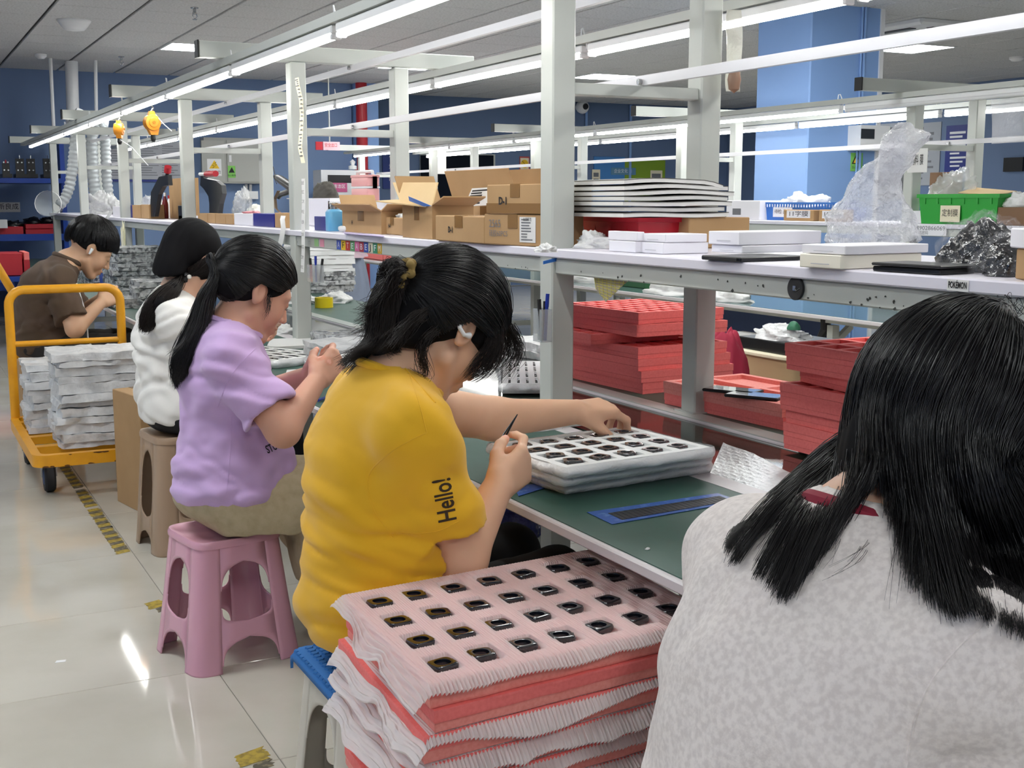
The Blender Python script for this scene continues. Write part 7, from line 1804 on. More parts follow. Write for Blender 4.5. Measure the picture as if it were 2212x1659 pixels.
def decal_text(s, size, mat, parent, target, c, xd, yd, width, proj, name='lettering', bold=.0008):
    """printed lettering laid onto a curved garment by casting each point along proj"""
    o = text(s, size, mat, parent, c, xd, yd, name, width, bold=bold); me = o.data
    import bmesh
    bm = bmesh.new(); bm.from_mesh(me); bmesh.ops.triangulate(bm, faces=bm.faces); bmesh.ops.subdivide_edges(bm, edges=[e for e in bm.edges if e.calc_length() > .006], cuts=1); bm.to_mesh(me); bm.free()
    pr = Vector(proj).normalized()
    for v in me.vertices:
        ok, loc, no, _ = target.ray_cast(v.co - pr * .15, pr)
        if ok: v.co = loc - pr * .0012
    return o
bpy.context.view_layer.update()
vd = nrm(at_z(962, 1080, .65) - Vector(CAMW)); hc = at_y(962, 1080, 1.86)
decal_text('Hello!', .046, M('dark print', '3a2a18', rough=.8), W1, shirt1, hc, at_y(952, 1036, 1.86) - at_y(966, 1124, 1.86), (-.9, .2, .1), .077, vd)
seam(shirt1, [(878, 785), (892, 830), (908, 880), (922, 935)], W1, m_yellow)
seam(shirt1, [(922, 935), (880, 955), (835, 985), (800, 1020), (795, 1060), (812, 1110), (850, 1160)], W1, m_yellow)
seam(shirt1, [(866, 1150), (905, 1152), (950, 1146), (992, 1126)], W1, m_yellow, .0008)
seam(shirt1, [(845, 762), (870, 790), (905, 830), (940, 870)], W1, m_yellow, .002)
MB().tube([Vector(nk + V3(.073 * math.cos(t) + .008, .078 * math.sin(t), .006 - .034 * math.cos(t))) for t in np.linspace(0, 2 * PI, 41)], .0095, 8).build('collar', m_yellow, W1, smooth=True)
# trousers
hipR, hipL, kR, kL = V3(.84, 2.06, .43), V3(.84, 2.22, .43), V3(1.17, 2.10, .462), V3(1.17, 2.30, .462)
T = [ell((.815, 2.12, .43), (.15, .18, .082), None, .03)] + [c for h, k_ in ((hipR, kR), (hipL, kL)) for c in (cap(h, k_, .085, .062, .04), cap(k_, (k_[0] + .03, k_[1], .09), .060, .045, .03))] + [half((0, 0, .352), (0, 0, -1), V3(0, 0, 0), V3(.98, 5, .40), .004)]
garment('trousers', T, .008, m_pants, W1, cloth_noise(4, .004, 9))
for k_ in (kR, kL): shoe(W1, (k_[0] + .03, k_[1], 0), (1, 0, 0))
# tweezers and earphone
tw = thing('tweezers', 'dark steel tweezers in the near hand of the yellow shirted woman', 'tweezers', at_y(1130, 1000, 1.95))
a = (TIPS[0] + TIPS[1]) / 2; a0 = a + Vector((-.03, -.005, -.028)); b = a + Vector((.030, .012, .040)); a = a0
for s in (-1, 1): MB().tube([a + Vector((s * .0012, 0, 0)), (a + b) / 2 + Vector((s * .0032, 0, 0)), b + Vector((s * .0004, 0, 0))], [.0022, .002, .0008], 6).build('arm', M('dark steel', '2c2b2d', metal=.8, rough=.3), tw, smooth=True)
def earring(H, parent, y=-1):
    p = [H.w(-.030, y * .080, -.006), H.w(-.028, y * .086, -.014), H.w(-.014, y * .0895, -.018), H.w(-.002, y * .086, -.010)]
    MB().tube(p, [.0055, .004, .004, .0062], 10).build('ear_clip_earphone', m_white, parent, smooth=True); MB().lathe(Vector(p[0]), [(0, -.007), (.007, -.004), (.007, .004), (0, .007)], 12).build('ear_clip_ball', m_white, parent, smooth=True)
earring(H1, W1)
# hair: swept back into a bunch with a mustard band, loose fringe
line = [((.068, 0, .02), (.97, 0, -.22)), ((.035, 0, -.035), (.55, 0, -.83)), ]
cap1 = hair_cap(H1, line, (.110, .088, .100), extra=[ell(H1.w(-.075, 0, -.012), np.array([.042, .062, .05]), H1.R, .03), ell(H1.w(-.062, 0, -.068), np.array([.040, .060, .052]), H1.R, .03)])
link('hair', cap1, m_hcap, W1, 'all', fix=False)
tie = nrm(V3(-.97, .0, -.22)); TIE = np.array(scalp(H1, tie, V3(-.97, .01, -.22), n=2, rad=(.126, .09, .105))[0])
st = strands(fan(H1, tie, (.117, .093, .111), .007), 6500, 16, (.0020, .003), 21, cut=.04)
tubes('hair_strands', st, .00075, m_hair, W1)
# fringe and side locks
fr = [[H1.w(.075, y, .075), H1.w(.108, y * 1.25, .060), H1.w(.122, y * 1.35, .030), H1.w(.116, y * 1.4, .002 - .02 * (abs(y) > .04))] for y in np.linspace(-.062, .062, 9)]
lk = [[H1.w(.03 + dx, -.080, .05), H1.w(.060 + dx, -.079, .015), H1.w(.070 + dx, -.072, -.025), H1.w(.064 + dx * .5, -.064, -.062)] for dx in np.linspace(-.02, .022, 5)]
lk2 = [[H1.w(-.055, -.070, -.045), H1.w(-.06, -.074, -.085), H1.w(-.035 + .01 * q, -.072, -.115), H1.w(-.02 - .01 * q, -.066, -.10 - .012 * q)] for q in range(4)]
lk3 = [[H1.w(-.085, -.055, -.03), H1.w(-.10, -.062, -.07), H1.w(-.085 - .01 * q, -.06, -.105 - .008 * q)] for q in range(4)]
tubes('fringe', np.concatenate([strands(fr, 420, 12, (.003, .007), 23, .004, cut=.4), strands(lk, 260, 12, (.002, .005), 24, .003, cut=.4), strands(lk2, 90, 12, (.003, .006), 25, .004, cut=.3), strands(lk3, 160, 12, (.004, .007), 26, .004, cut=.4)]), .0006, m_hairb, W1)
pt = []
for q in np.linspace(0, 2 * PI, 15): 
    c, s = math.cos(q), math.sin(q); e = at_y(800 + 16 * c, 700 + 40 * s, 2.12 + .035 * s)
    pt.append([TIE + H1.R @ V3(0, s * .012, c * .012), TIE + V3(-.030, s * .032, .004 + c * .020), np.array(at_y(838 + 30 * c, 660, 2.12 + .045 * s)), np.array(at_y(828 + 34 * c, 740, 2.12 + .05 * s)), np.array(at_y(800 + 70 * c if c < 0 else 850 + 40 * c, 790 + 30 * s, 2.12 + .045 * s))])
pt2 = []
for q in np.linspace(-1, 1, 6): pt2.append([TIE, TIE + V3(-.035, q * .03, -.02), np.array(at_y(800, 680 + 20 * q, 2.12 + .03 * q)), np.array(at_y(772 - 8 * q, 690 + 34 * q, 2.12 + .05 * q))])
tubes('ponytail', np.concatenate([strands(pt, 2400, 16, (.003, .006), 27, .005, cut=.3, clump=26), strands(pt2, 420, 16, (.003, .007), 28, .006, cut=.5)]), .0007, m_hairb, W1)
me, V = field_mesh('ponytail_core', [cap(TIE, at_y(838, 680, 2.12), .022, .036, .02), cap(at_y(838, 680, 2.12), at_y(838, 760, 2.12), .040, .030, .02)], .005); link('ponytail_core', me, m_hairb, W1, 'all', fix=False)
m_mus = M('mustard fabric', '8c7440', rough=.9)
rg = []; Hn = H1.R
for q in range(64):
    t = 2 * PI * q / 64; rg.append(Vector(TIE + Hn @ (V3(-.006 + .005 * math.sin(5 * t), .021 * math.cos(t), .026 * math.sin(t)))))
MB().tube(rg + [rg[0], rg[1]], [.0080 + .0022 * math.sin(q * 1.1) for q in range(66)], 10).build('hair_band', m_mus, W1, smooth=True)

# ================================================================== the woman in the lilac shirt
m_lilac = M('lilac cotton', 'c7a7d6', rough=.85, sheen=.2, noise=(3, 'c1a0d0', .4, .7), bump=(700, .12, .001))
m_khaki = M('khaki linen', 'b8a98b', rough=.95, noise=(40, 'ac9d7e', .4, .7), bump=(300, .3, .002))
H2 = Head((.866, 3.225, .985), (.86, .05, -.50), (.50, .02, .86), 1.04)
nk = V3(.800, 3.22, .885)
sR, sL = V3(.765, 3.065, .812), V3(.80, 3.375, .815)
eR, wR = V3(.862, 2.965, .648), V3(.985, 3.055, .757); eL, wL = V3(.93, 3.42, .665), V3(1.005, 3.175, .752)
pel, wai, che, upc = V3(.79, 3.22, .46), V3(.800, 3.22, .54), V3(.785, 3.22, .70), V3(.785, 3.22, .80)
W = dict(wp=(.140, .172, .11), ww=(.143, .158, .14), wc=(.118, .152, .15), wu=(.085, .14, .085)); nails = []
arm = [cap(sR, eR, .048, .043, .03), cap(eR, wR, .043, .026, .02), cap(sL, eL, .048, .042, .03), cap(eL, wL, .042, .026, .02)]
hR = hand(wR, (.62, .25, .45), (-.30, .85, -.30), 'R', [(40, 55, 35), (52, 62, 38), (60, 66, 40), (66, 68, 42)], ((.6, .45, .6), (.8, .15, .6), (.88, -.05, .5)), .96, nails)
hL = hand(wL, (.55, -.55, .45), (-.45, -.75, -.35), 'L', [(40, 55, 35), (52, 62, 38), (60, 66, 40), (66, 68, 42)], ((.6, .45, .6), (.8, .15, .6), (.88, -.05, .5)), .96, nails)
P = mirror_torso(pel, wai, che, upc, -.012, **W) + [cap(sR, sL, .048, .048, .05), cap(nk, sR, .046, .042, .05), cap(nk, sL, .046, .042, .05)] + H2.prims(jaw=1.06, nose=1.2) + H2.neck(nk, .052, .060) + arm + hR + hL
W2 = person(P, .0036, skin('tan', 'd5a189'), 'd5a189', 'woman in lilac T-shirt and khaki skirt working bent on the pink stool', H2, nails, seed=2)
dR, dL = nrm(eR - sR), nrm(eL - sL); cR = sR + dR * .165; cL = sL + dL * .15
S = mirror_torso(pel, wai, che, upc, .010, **W) + [cap(sR, sL, .058, .058, .06), cap(nk + V3(-.01, 0, -.02), sR, .055, .052, .05), cap(nk + V3(-.01, 0, -.02), sL, .055, .052, .05),
     cap(sR, sR + dR * .23, .062, .085, .04, cut=(cR, dR)), cap(sL, sL + dL * .2, .06, .075, .04, cut=(cL, dL)), half((0, 0, .435), (.0, 0, -1), BIG0, BIG1, .004),
     cap(H2.w(-.02, 0, -.05), nk + V3(.012, 0, .01), .05, .066, .006, 's'), cap(nk + V3(.02, 0, .02), nk + V3(.10, 0, .03), .064, .055, .006, 's'), cap(cR - dR * .010, cR + dR * .1, .050, .054, .004, 's'), cap(cL - dL * .010, cL + dL * .1, .047, .05, .004, 's')]
shirt2 = garment('shirt', S, .006, m_lilac, W2, cloth_noise(31, .0075, 8.5, (1.1, .8, 1.8), .0016, 26, calm=nk), 1)
bpy.context.view_layer.update()
vd = nrm(at_z(600, 965, .5) - Vector(CAMW)); hc = at_y(598, 962, 2.95)
decal_text('STUDIO', .03, M('navy print', '2a2436', rough=.8), W2, shirt2, hc, at_y(625, 948, 2.95) - at_y(575, 972, 2.95), (0, .1, 1), .06, vd)
seam(shirt2, [(470, 880), (490, 830), (515, 790), (555, 750)], W2, m_lilac)
seam(shirt2, [(540, 905), (570, 890), (600, 868)], W2, m_lilac, .0008)
seam(shirt2, [(500, 900), (498, 960), (494, 1020), (488, 1072)], W2, m_lilac, .0008)
MB().tube([Vector(nk + V3(.069 * math.cos(t) + .008, .073 * math.sin(t), .006 - .030 * math.cos(t))) for t in np.linspace(0, 2 * PI, 41)], .0095, 8).build('collar', m_lilac, W2, smooth=True)
# skirt over the stool and the knees
K = [ell((.80, 3.22, .43), (.160, .185, .09), None, .05), cap((.84, 3.15, .41), (1.10, 3.12, .42), .105, .085, .06), cap((.84, 3.30, .41), (1.10, 3.32, .42), .10, .085, .06), cap((1.0, 3.13, .35), (1.10, 3.12, .16), .10, .07, .06), cap((1.0, 3.30, .35), (1.10, 3.31, .16), .10, .07, .06), cap((.87, 3.12, .36), (1.06, 3.12, .20), .09, .06, .06)]
K += [half((0, 0, .352), (0, 0, -1), V3(0, 0, 0), V3(.895, 5, .40), .01), half((0, 0, .12), (0, 0, -1), BIG0, BIG1, .01)]
garment('skirt', K, .007, m_khaki, W2, cloth_noise(33, .008, 7, (1, 1, 1.2), .002, 22), 2)
for y in (3.13, 3.31): shoe(W2, (1.11, y, 0), (1, 0, 0)); 
me, V = field_mesh('shin', [cap((1.11, 3.13, .2), (1.12, 3.13, .05), .04, .032, .01)], .006); link('lower_leg', me, skin('tan', 'd5a189'), W2, 'all', fix=False); paint(me, np.tile(np.array(lin('d5a189')[:3]), (len(me.vertices), 1)))
rg = [Vector(nk + V3(.055 * math.cos(t) - .0 + .012, .062 * math.sin(t), .022 + .018 * -math.cos(t))) for t in np.linspace(0, 2 * PI, 33)]
MB().tube(rg, .0022, 6).build('neck_cord', m_ink, W2, smooth=True)
cap2 = hair_cap(H2, [((.066, 0, .035), (.93, 0, -.35)), ((.022, 0, -.01), (.60, 0, -.80)), ((-.04, 0, -.052), (0.1, 0, -1))], (.106, .086, .097), extra=[ell(H2.w(-.075, 0, -.02), np.array([.038, .055, .045]), H2.R, .03), ell(H2.w(-.058, 0, -.055), np.array([.034, .056, .030]), H2.R, .02)])
link('hair', cap2, m_hcap, W2, 'all', fix=False)
tie = nrm(V3(-.93, 0, -.12)); TIE = np.array(scalp(H2, tie, V3(-.93, .01, -.13), (.122, .09, .105), n=2)[0])
tubes('hair_strands', strands(fan(H2, tie, (.109, .090, .102)), 4600, 14, (.0014, .002), 41, cut=.03), .0008, m_hair, W2)
pt = []
for q in np.linspace(0, 2 * PI, 13):
    c, s = math.cos(q), math.sin(q)
    pt.append([TIE + V3(c * .006, s * .012, s * .006)] + [np.array(at_y(x + c * w_, y, 3.20 + s * dd)) for x, y, w_, dd in ((468, 596, 6, .018), (446, 640, 13, .026), (430, 700, 20, .034), (412, 745, 24, .038), (396, 790, 20, .035), (388, 830 + 8 * s, 8, .02))])
tips = [[np.array(at_y(430 + c, 690, 3.2 - .02)), np.array(at_y(408 + c, 735, 3.2 - .03)), np.array(at_y(375 + c * 2, 765 - c, 3.2 - .03))] for c in (-8, -3, 3, 8)]
tubes('ponytail', np.concatenate([strands(pt, 2600, 16, (.002, .005), 43, .003, cut=.25), strands(tips, 120, 16, (.003, .006), 44, .004, cut=.4)]), .0009, m_hair, W2)
me, V = field_mesh('ponytail_core', [cap(at_y(472, 594, 3.2), at_y(446, 640, 3.2), .008, .014, .01), cap(at_y(446, 640, 3.2), at_y(426, 712, 3.2), .015, .024, .01), cap(at_y(426, 712, 3.2), at_y(402, 775, 3.2), .026, .020, .01)], .005); link('ponytail_core', me, m_hcap, W2, 'all', fix=False)
MB().tube([Vector(TIE + V3(.0, .014 * math.cos(t), .014 * math.sin(t))) for t in np.linspace(0, 2 * PI, 17)], .004, 6).build('hair_tie', m_ink, W2, smooth=True)
wisp = [[H2.w(.02, -.074, .0), H2.w(.03, -.078, -.03), H2.w(.038, -.07, -.06 + .004 * q)] for q in range(3)]
tubes('loose_strands', strands(wisp, 26, 12, (.002, .005), 45, .003, cut=.4), .0005, m_hair, W2)

# ================================================================== the woman in white, seen from behind
m_wshirt = M('white cotton', 'e6e3de', rough=.85, sheen=.2, bump=(500, .15, .001))
H3 = Head((.955, 4.37, 1.02), (.74, .46, -.50), (.48, .15, .86), 1.06)
nk = V3(.895, 4.35, .895); sR, sL = V3(.86, 4.185, .815), V3(.885, 4.505, .815); eR, wR = V3(1.0, 4.13, .65), V3(1.13, 4.20, .785); eL, wL = V3(1.03, 4.55, .66), V3(1.16, 4.42, .765)
pel, wai, che, upc = V3(.90, 4.35, .50), V3(.895, 4.35, .57), V3(.875, 4.35, .72), V3(.875, 4.35, .81)
W = dict(wp=(.135, .168, .10), ww=(.128, .150, .14), wc=(.120, .150, .15), wu=(.085, .138, .085)); nails = []
arm = [cap(sR, eR, .046, .041, .03), cap(eR, wR, .041, .025, .02), cap(sL, eL, .046, .04, .03), cap(eL, wL, .04, .025, .02)]
P = mirror_torso(pel, wai, che, upc, -.012, **W) + [cap(sR, sL, .046, .046, .05), cap(nk, sR, .045, .04, .05), cap(nk, sL, .045, .04, .05)] + H3.prims() + H3.neck(nk, .05, .058) + arm
P += hand(wR, (.75, .15, .35), (-.2, .75, -.5), 'R', [(30, 45, 30), (40, 50, 32), (48, 54, 34), (52, 56, 36)], None, .96, nails) + hand(wL, (.7, -.5, .1), (-.4, -.5, -.7), 'L', [(30, 45, 30), (40, 50, 32), (48, 54, 34), (52, 56, 36)], None, .96, nails)
W3 = person(P, .0042, skin('fair', 'dfb398'), 'dfb398', 'woman in a white top with low dark ponytail on the tan stool', H3, nails, seed=3)
dR, dL = nrm(eR - sR), nrm(eL - sL); cR = sR + dR * .17; cL = sL + dL * .16
S = mirror_torso(pel, wai, che, upc, .010, **W) + [cap(sR, sL, .056, .056, .06), cap(nk + V3(-.01, 0, -.02), sR, .052, .05, .05), cap(nk + V3(-.01, 0, -.02), sL, .052, .05, .05), cap(sR, sR + dR * .23, .058, .07, .04, cut=(cR, dR)), cap(sL, sL + dL * .2, .058, .07, .04, cut=(cL, dL)),
     half((0, 0, .452), (0, 0, -1), BIG0, BIG1, .004), cap(H3.w(-.02, 0, -.05), nk + V3(.012, 0, .012), .05, .062, .006, 's')]
garment('shirt', S, .0065, m_wshirt, W3, cloth_noise(51, .008, 8.5, (1.1, .8, 1.7), calm=nk), 1)
T = [ell((.90, 4.35, .475), (.135, .165, .075), None, .03)] + [c for y in (4.26, 4.44) for c in (cap((.92, y, .475), (1.25, y, .49), .078, .06, .04), cap((1.25, y, .49), (1.28, y, .09), .058, .042, .03))] + [half((0, 0, .418), (0, 0, -1), V3(0, 0, 0), V3(1.06, 9, .46), .004)]
garment('trousers', T, .009, m_pants, W3)
for y in (4.26, 4.44): shoe(W3, (1.28, y, 0), (1, 0, 0))
cap3 = hair_cap(H3, [((.066, 0, .03), (.93, 0, -.35)), ((.0, 0, -.03), (.70, 0, -.70))], (.108, .088, .098), extra=[ell(H3.w(-.075, 0, -.035), np.array([.04, .06, .05]), H3.R, .03), ell(H3.w(-.058, 0, -.075), np.array([.046, .068, .055]), H3.R, .03)])
link('hair', cap3, m_hcap, W3, 'all', fix=False)
TIE = np.array(at_y(392, 600, 4.31)); tie = nrm(H3.loc(TIE[None])[0] - V3(-.012, 0, .032))
tubes('hair_strands', strands(fan(H3, tie, (.123, .101, .115)), 4600, 14, (.0014, .002), 52, cut=.03), .0010, m_hairb, W3)
pt = [[TIE + V3(0, .01 * math.sin(q), .012 * math.cos(q))] + [np.array(at_y(x + math.cos(q) * w_, y + math.sin(q) * w_ * .5, Yp)) for x, y, w_, Yp in ((372, 622, 14, 4.24), (345, 650, 20, 4.20), (325, 685, 16, 4.20), (312, 712, 5, 4.21))] for q in np.linspace(0, 2 * PI, 11)]
tubes('ponytail', strands(pt, 2600, 14, (.003, .006), 53, .002, cut=.2), .0012, m_hairb, W3)
me, V = field_mesh('ponytail_core', [cap(TIE, at_y(372, 624, 4.24), .014, .02, .01), cap(at_y(372, 624, 4.24), at_y(342, 655, 4.20), .02, .022, .01), cap(at_y(342, 655, 4.2), at_y(322, 690, 4.2), .02, .006, .01)], .006); link('ponytail_core', me, m_hcap, W3, 'all', fix=False)
MB().tube([Vector(TIE + V3(.012 * math.cos(t * 2), .028 * math.cos(t), .024 * math.sin(t) + .006)) for t in np.linspace(0, 2 * PI, 20)], [.009 + .003 * math.sin(3 * t) for t in range(20)], 8).build('hair_band', m_ink, W3, smooth=True)
pp = at_y(409, 598, 4.26); MB().lathe(pp, [(0, -.008), (.006, -.006), (.008, 0), (.006, .006), (0, .008)], 12).build('pearl', M('pearl', 'd8d4cc', rough=.15), W3, smooth=True)

# ================================================================== the man in brown
m_brown = M('brown cotton', '58463a', rough=.9, noise=(6, '51402f', .4, .7), bump=(500, .15, .001))
m_dgrey = M('dark grey trousers', '2b2826', rough=.9)
H4 = Head((0.942, 6.650, 0.977), (.80, .0, -.60), (.60, 0, .80), 1.13)
nk = V3(0.829, 6.650, 0.909); sR, sL = V3(0.755, 6.455, 0.817), V3(0.797, 6.851, 0.824); eR, wR = V3(0.808, 6.355, 0.592), V3(0.955, 6.439, 0.715); eL, wL = V3(0.918, 6.914, 0.618), V3(0.998, 6.714, 0.715)
pel, wai, che, upc = V3(0.697, 6.650, 0.492), V3(0.691, 6.650, 0.566), V3(0.702, 6.650, 0.713), V3(0.739, 6.650, 0.808)
W = dict(wp=(.14, .17, .10), ww=(.125, .155, .15), wc=(.128, .17, .16), wu=(.10, .165, .10)); nails = []
arm = [cap(sR, eR, .05, .045, .03), cap(eR, wR, .044, .028, .02), cap(sL, eL, .05, .044, .03), cap(eL, wL, .044, .028, .02)]
P = mirror_torso(pel, wai, che, upc, -.012, **W) + [cap(sR, sL, .052, .052, .05), cap(nk, sR, .052, .045, .05), cap(nk, sL, .052, .045, .05)] + H4.prims(jaw=1.1, nose=1.2) + H4.neck(nk, .056, .062) + arm
P += hand(wR, (.62, .30, .25), (-.2, .85, -.3), 'R', [(40, 55, 35), (50, 60, 38), (58, 64, 40), (62, 66, 42)], ((.6, .45, .6), (.8, .15, .6), (.88, -.05, .5)), 1.08, nails) + hand(wL, (.6, -.55, .3), (-.45, -.75, -.35), 'L', [(40, 55, 35), (50, 60, 38), (58, 64, 40), (62, 66, 42)], ((.6, .45, .6), (.8, .15, .6), (.88, -.05, .5)), 1.08, nails)
W4 = person(P, .0044, skin('olive', 'd6ab8b'), 'd6ab8b', 'man in a brown shirt with white earbud bent over small parts', H4, nails, (.62, .38, .33), seed=4)
dR, dL = nrm(eR - sR), nrm(eL - sL); cR = sR + dR * .20; cL = sL + dL * .19
S = mirror_torso(pel, wai, che, upc, .012, **W) + [cap(sR, sL, .064, .064, .06), cap(nk + V3(-.02, 0, -.02), sR, .062, .058, .05), cap(nk + V3(-.02, 0, -.02), sL, .062, .058, .05), cap(sR, sR + dR * .26, .066, .088, .045, cut=(cR, dR)), cap(sL, sL + dL * .26, .066, .08, .045, cut=(cL, dL)),
     half((0, 0, .481), (-.2, 0, -1), BIG0, BIG1, .004), cap(H4.w(-.02, 0, -.05), nk + V3(.012, 0, .012), .05, .066, .006, 's'), cap(nk + V3(.02, 0, .02), nk + V3(.10, 0, .0), .066, .05, .006, 's')]
garment('shirt', S, .007, m_brown, W4, cloth_noise(61, .008, 8, (1.1, .8, 1.6), calm=nk), 1)
rg = [Vector(nk + V3(.064 * math.cos(t) + .002, .072 * math.sin(t), .012 - .030 * math.cos(t))) for t in np.linspace(.5, 2 * PI - .5, 30)]
MB().tube(rg, .014, 10).build('collar', m_brown, W4, smooth=True)
T = [ell((.697, 6.65, .476), (.148, .18, .079), None, .03)] + [c for y in (6.53, 6.78) for c in (cap((.73, y, .476), (1.12, y, .47), .086, .068, .04), cap((1.12, y, .47), (1.13, y, .09), .062, .046, .03))] + [half((0, 0, .412), (0, 0, -1), V3(0, 0, 0), V3(.90, 9, .46), .004)]
garment('trousers', T, .009, m_dgrey, W4, cloth_noise(62, .005, 8))
for y in (6.53, 6.78): shoe(W4, (1.13, y, 0), (1, 0, 0))
cap4 = hair_cap(H4, [((.090, 0, .030), (.85, 0, -.52)), ((.018, 0, .0), (.50, 0, -.86)), ((-.05, 0, -.02), (-.1, 0, -1))], (.112, .088, .104))
link('hair', cap4, m_hcap, W4, 'all', fix=False)
ML = [(1.0, 0, .10), (.97, .30, .08), (.84, .62, .02), (.55, .86, .02), (.25, .97, .02), (-.05, .98, .0), (-.36, .88, -.28), (-.58, .66, -.50), (-.76, .34, -.58), (-.82, 0, -.60)]
gs = [g[::-1] for g in fan(H4, V3(-.45, .05, .85), (.119, .094, .112), 0, 3, 9, ML)]
tubes('hair_strands', strands(gs, 5200, 12, (.0025, .0045), 63, .003, cut=.35, clump=70), .0010, m_hair, W4)
p = H4.w(-.004, -.088, -.002); MB().tube([Vector(p), Vector(H4.w(-.002, -.092, -.03))], [.009, .0045], 10).build('earbud', m_white, W4, smooth=True)
hd = thing('small_part', 'dark small part held in the hands of the man in brown', 'part', at_y(222, 645, 6.54)); MB().box(at_y(214, 655, 6.54), at_y(228, 636, 6.59), .004).build('case', m_black, hd); MB().tube([at_y(222, 640, 6.54), at_y(204, 612, 6.50)], [.006, .004], 8).build('driver_bit', m_rubber, hd, smooth=True)
MB().tube([at_y(165, 612, 6.44), at_y(180, 660, 6.42), at_y(188, 700, 6.42), at_y(190, 735, 6.44), at_y(198, 748, 6.44)], .004, 6).build('charging_cable', m_white, None, smooth=True, label='white cable hanging in front of the man in brown', cat='cable')

# ================================================================== the woman in front, seen from behind
m_heather = M('heather sweatshirt', 'f0e6e1', rough=.95, sheen=.3, noise=(140, 'dfd4cf', .40, .62), bump=(420, .35, .0015))
m_wine = M('wine red collar', '8c2136', rough=.85)
H5 = Head((1.002, .932, .966), (.80, .05, -.60), (.60, -.03, .80), 1.01)
nk = V3(.893, .93, .882); sR, sL = V3(.862, .765, .806), V3(.868, 1.092, .806); eR, wR = V3(.985, .70, .62), V3(1.17, .80, .675); eL, wL = V3(1.02, 1.15, .66), V3(1.19, 1.02, .675)
pel, wai, che, upc = V3(.80, .93, .42), V3(.802, .93, .55), V3(.815, .93, .70), V3(.845, .93, .80)
W = dict(wp=(.16, .19, .13), ww=(.148, .178, .14), wc=(.132, .172, .14), wu=(.095, .155, .08)); nails = []
arm = [cap(sR, eR, .05, .045, .03), cap(eR, wR, .044, .028, .02), cap(sL, eL, .05, .044, .03), cap(eL, wL, .044, .028, .02)]
P = mirror_torso(pel, wai, che, upc, -.014, **W) + [cap(sR, sL, .05, .05, .05), cap(nk, sR, .048, .044, .05), cap(nk, sL, .048, .044, .05)] + H5.prims() + H5.neck(nk, .053, .06) + arm
P += hand(wR, (.8, .3, .0), (-.1, .5, -.8), 'R', [(30, 45, 30), (40, 50, 32), (48, 54, 34), (52, 56, 36)], None, .96, nails) + hand(wL, (.75, -.4, .0), (-.2, -.5, -.8), 'L', [(30, 45, 30), (40, 50, 32), (48, 54, 34), (52, 56, 36)], None, .96, nails)
W5 = person(P, .0042, skin('fair', 'dfb398'), 'dfb398', 'woman with long black hair in a pale heather sweatshirt, seen from behind', H5, nails, seed=5)
dR, dL = nrm(eR - sR), nrm(eL - sL); cR = eR; cL = eL
S = mirror_torso(pel, wai, che, upc, .012, **W) + [cap(sR, sL, .062, .062, .06), cap(nk + V3(-.015, 0, -.02), sR, .06, .058, .05), cap(nk + V3(-.015, 0, -.02), sL, .06, .058, .05), cap(sR, eR, .068, .064, .03), cap(sL, eL, .068, .064, .03), cap(eR, eR + (wR - eR) * .8, .062, .045, .03), cap(eL, eL + (wL - eL) * .8, .062, .045, .03),
     half((0, 0, .36), (0, 0, -1), BIG0, BIG1, .004), cap(H5.w(-.02, 0, -.05), nk + V3(.012, 0, .008), .05, .066, .006, 's')]
sweat = garment('sweatshirt', S, .005, m_heather, W5, cloth_noise(71, .0065, 6.5, (1, .9, 1.5), .0014, 18, calm=nk), 1)
rg = [Vector(nk + V3(.062 * math.cos(t) + .002, .070 * math.sin(t), .006 - .026 * math.cos(t))) for t in np.linspace(0, 2 * PI, 40)]
MB().tube(rg[:-1] + [rg[0], rg[1]], .0125, 8, flat=1.0).build('collar', m_wine, W5, smooth=True)
T = [ell((.80, .93, .42), (.155, .185, .085), None, .03)] + [c for y in (.83, 1.03) for c in (cap((.84, y, .43), (1.15, y, .47), .085, .062, .04), cap((1.15, y, .47), (1.16, y, .09), .06, .045, .03))] + [half((0, 0, .352), (0, 0, -1), V3(0, 0, 0), V3(.98, 5, .40), .004)]
garment('trousers', T, .010, m_pants, W5)
for y in (.83, 1.03): shoe(W5, (1.16, y, 0), (1, 0, 0))
cap5 = hair_cap(H5, [((.075, 0, .02), (.95, 0, -.3)), ((.02, 0, -.05), (.72, 0, -.70))], (.112, .092, .106), extra=[ell(H5.w(-.055, 0, -.03), np.array([.055, .074, .060]), H5.R, .03), ell(H5.w(-.055, 0, -.065), np.array([.038, .060, .045]), H5.R, .03)])
link('hair', cap5, m_hcap, W5, 'all', fix=False)
def fall(d0, d1, pts, rad=(.117, .099, .111)): return scalp(H5, d0, d1, rad, n=5) + [np.array(p) for p in pts]
D = lambda x, y, Y: at_y(x, y, Y)
for h_, w_ in ((H1, W1), (H2, W2), (H3, W3), (H4, W4), (H5, W5)): face_marks(h_, w_, m_hair)
bpy.context.view_layer.update()
seam(sweat, [(2122, 1352), (2070, 1400), (2020, 1460), (1988, 1520), (1970, 1580), (1958, 1650), (1955, 1690)], W5, m_heather)
def B(px, py, Y, off=.010):
    """on the sweatshirt where it shows at this picture point, else on the plane Y"""
    p = on_mesh(sweat, px, py, off); q = D(px, py, Y)
    return p if p is not None and p.length < q.length + .12 else q
WH = V3(-.25, -.02, .95)
def az(deg, z): a_ = math.radians(deg); return V3(math.cos(a_), math.sin(a_), z)
left, right = [], []
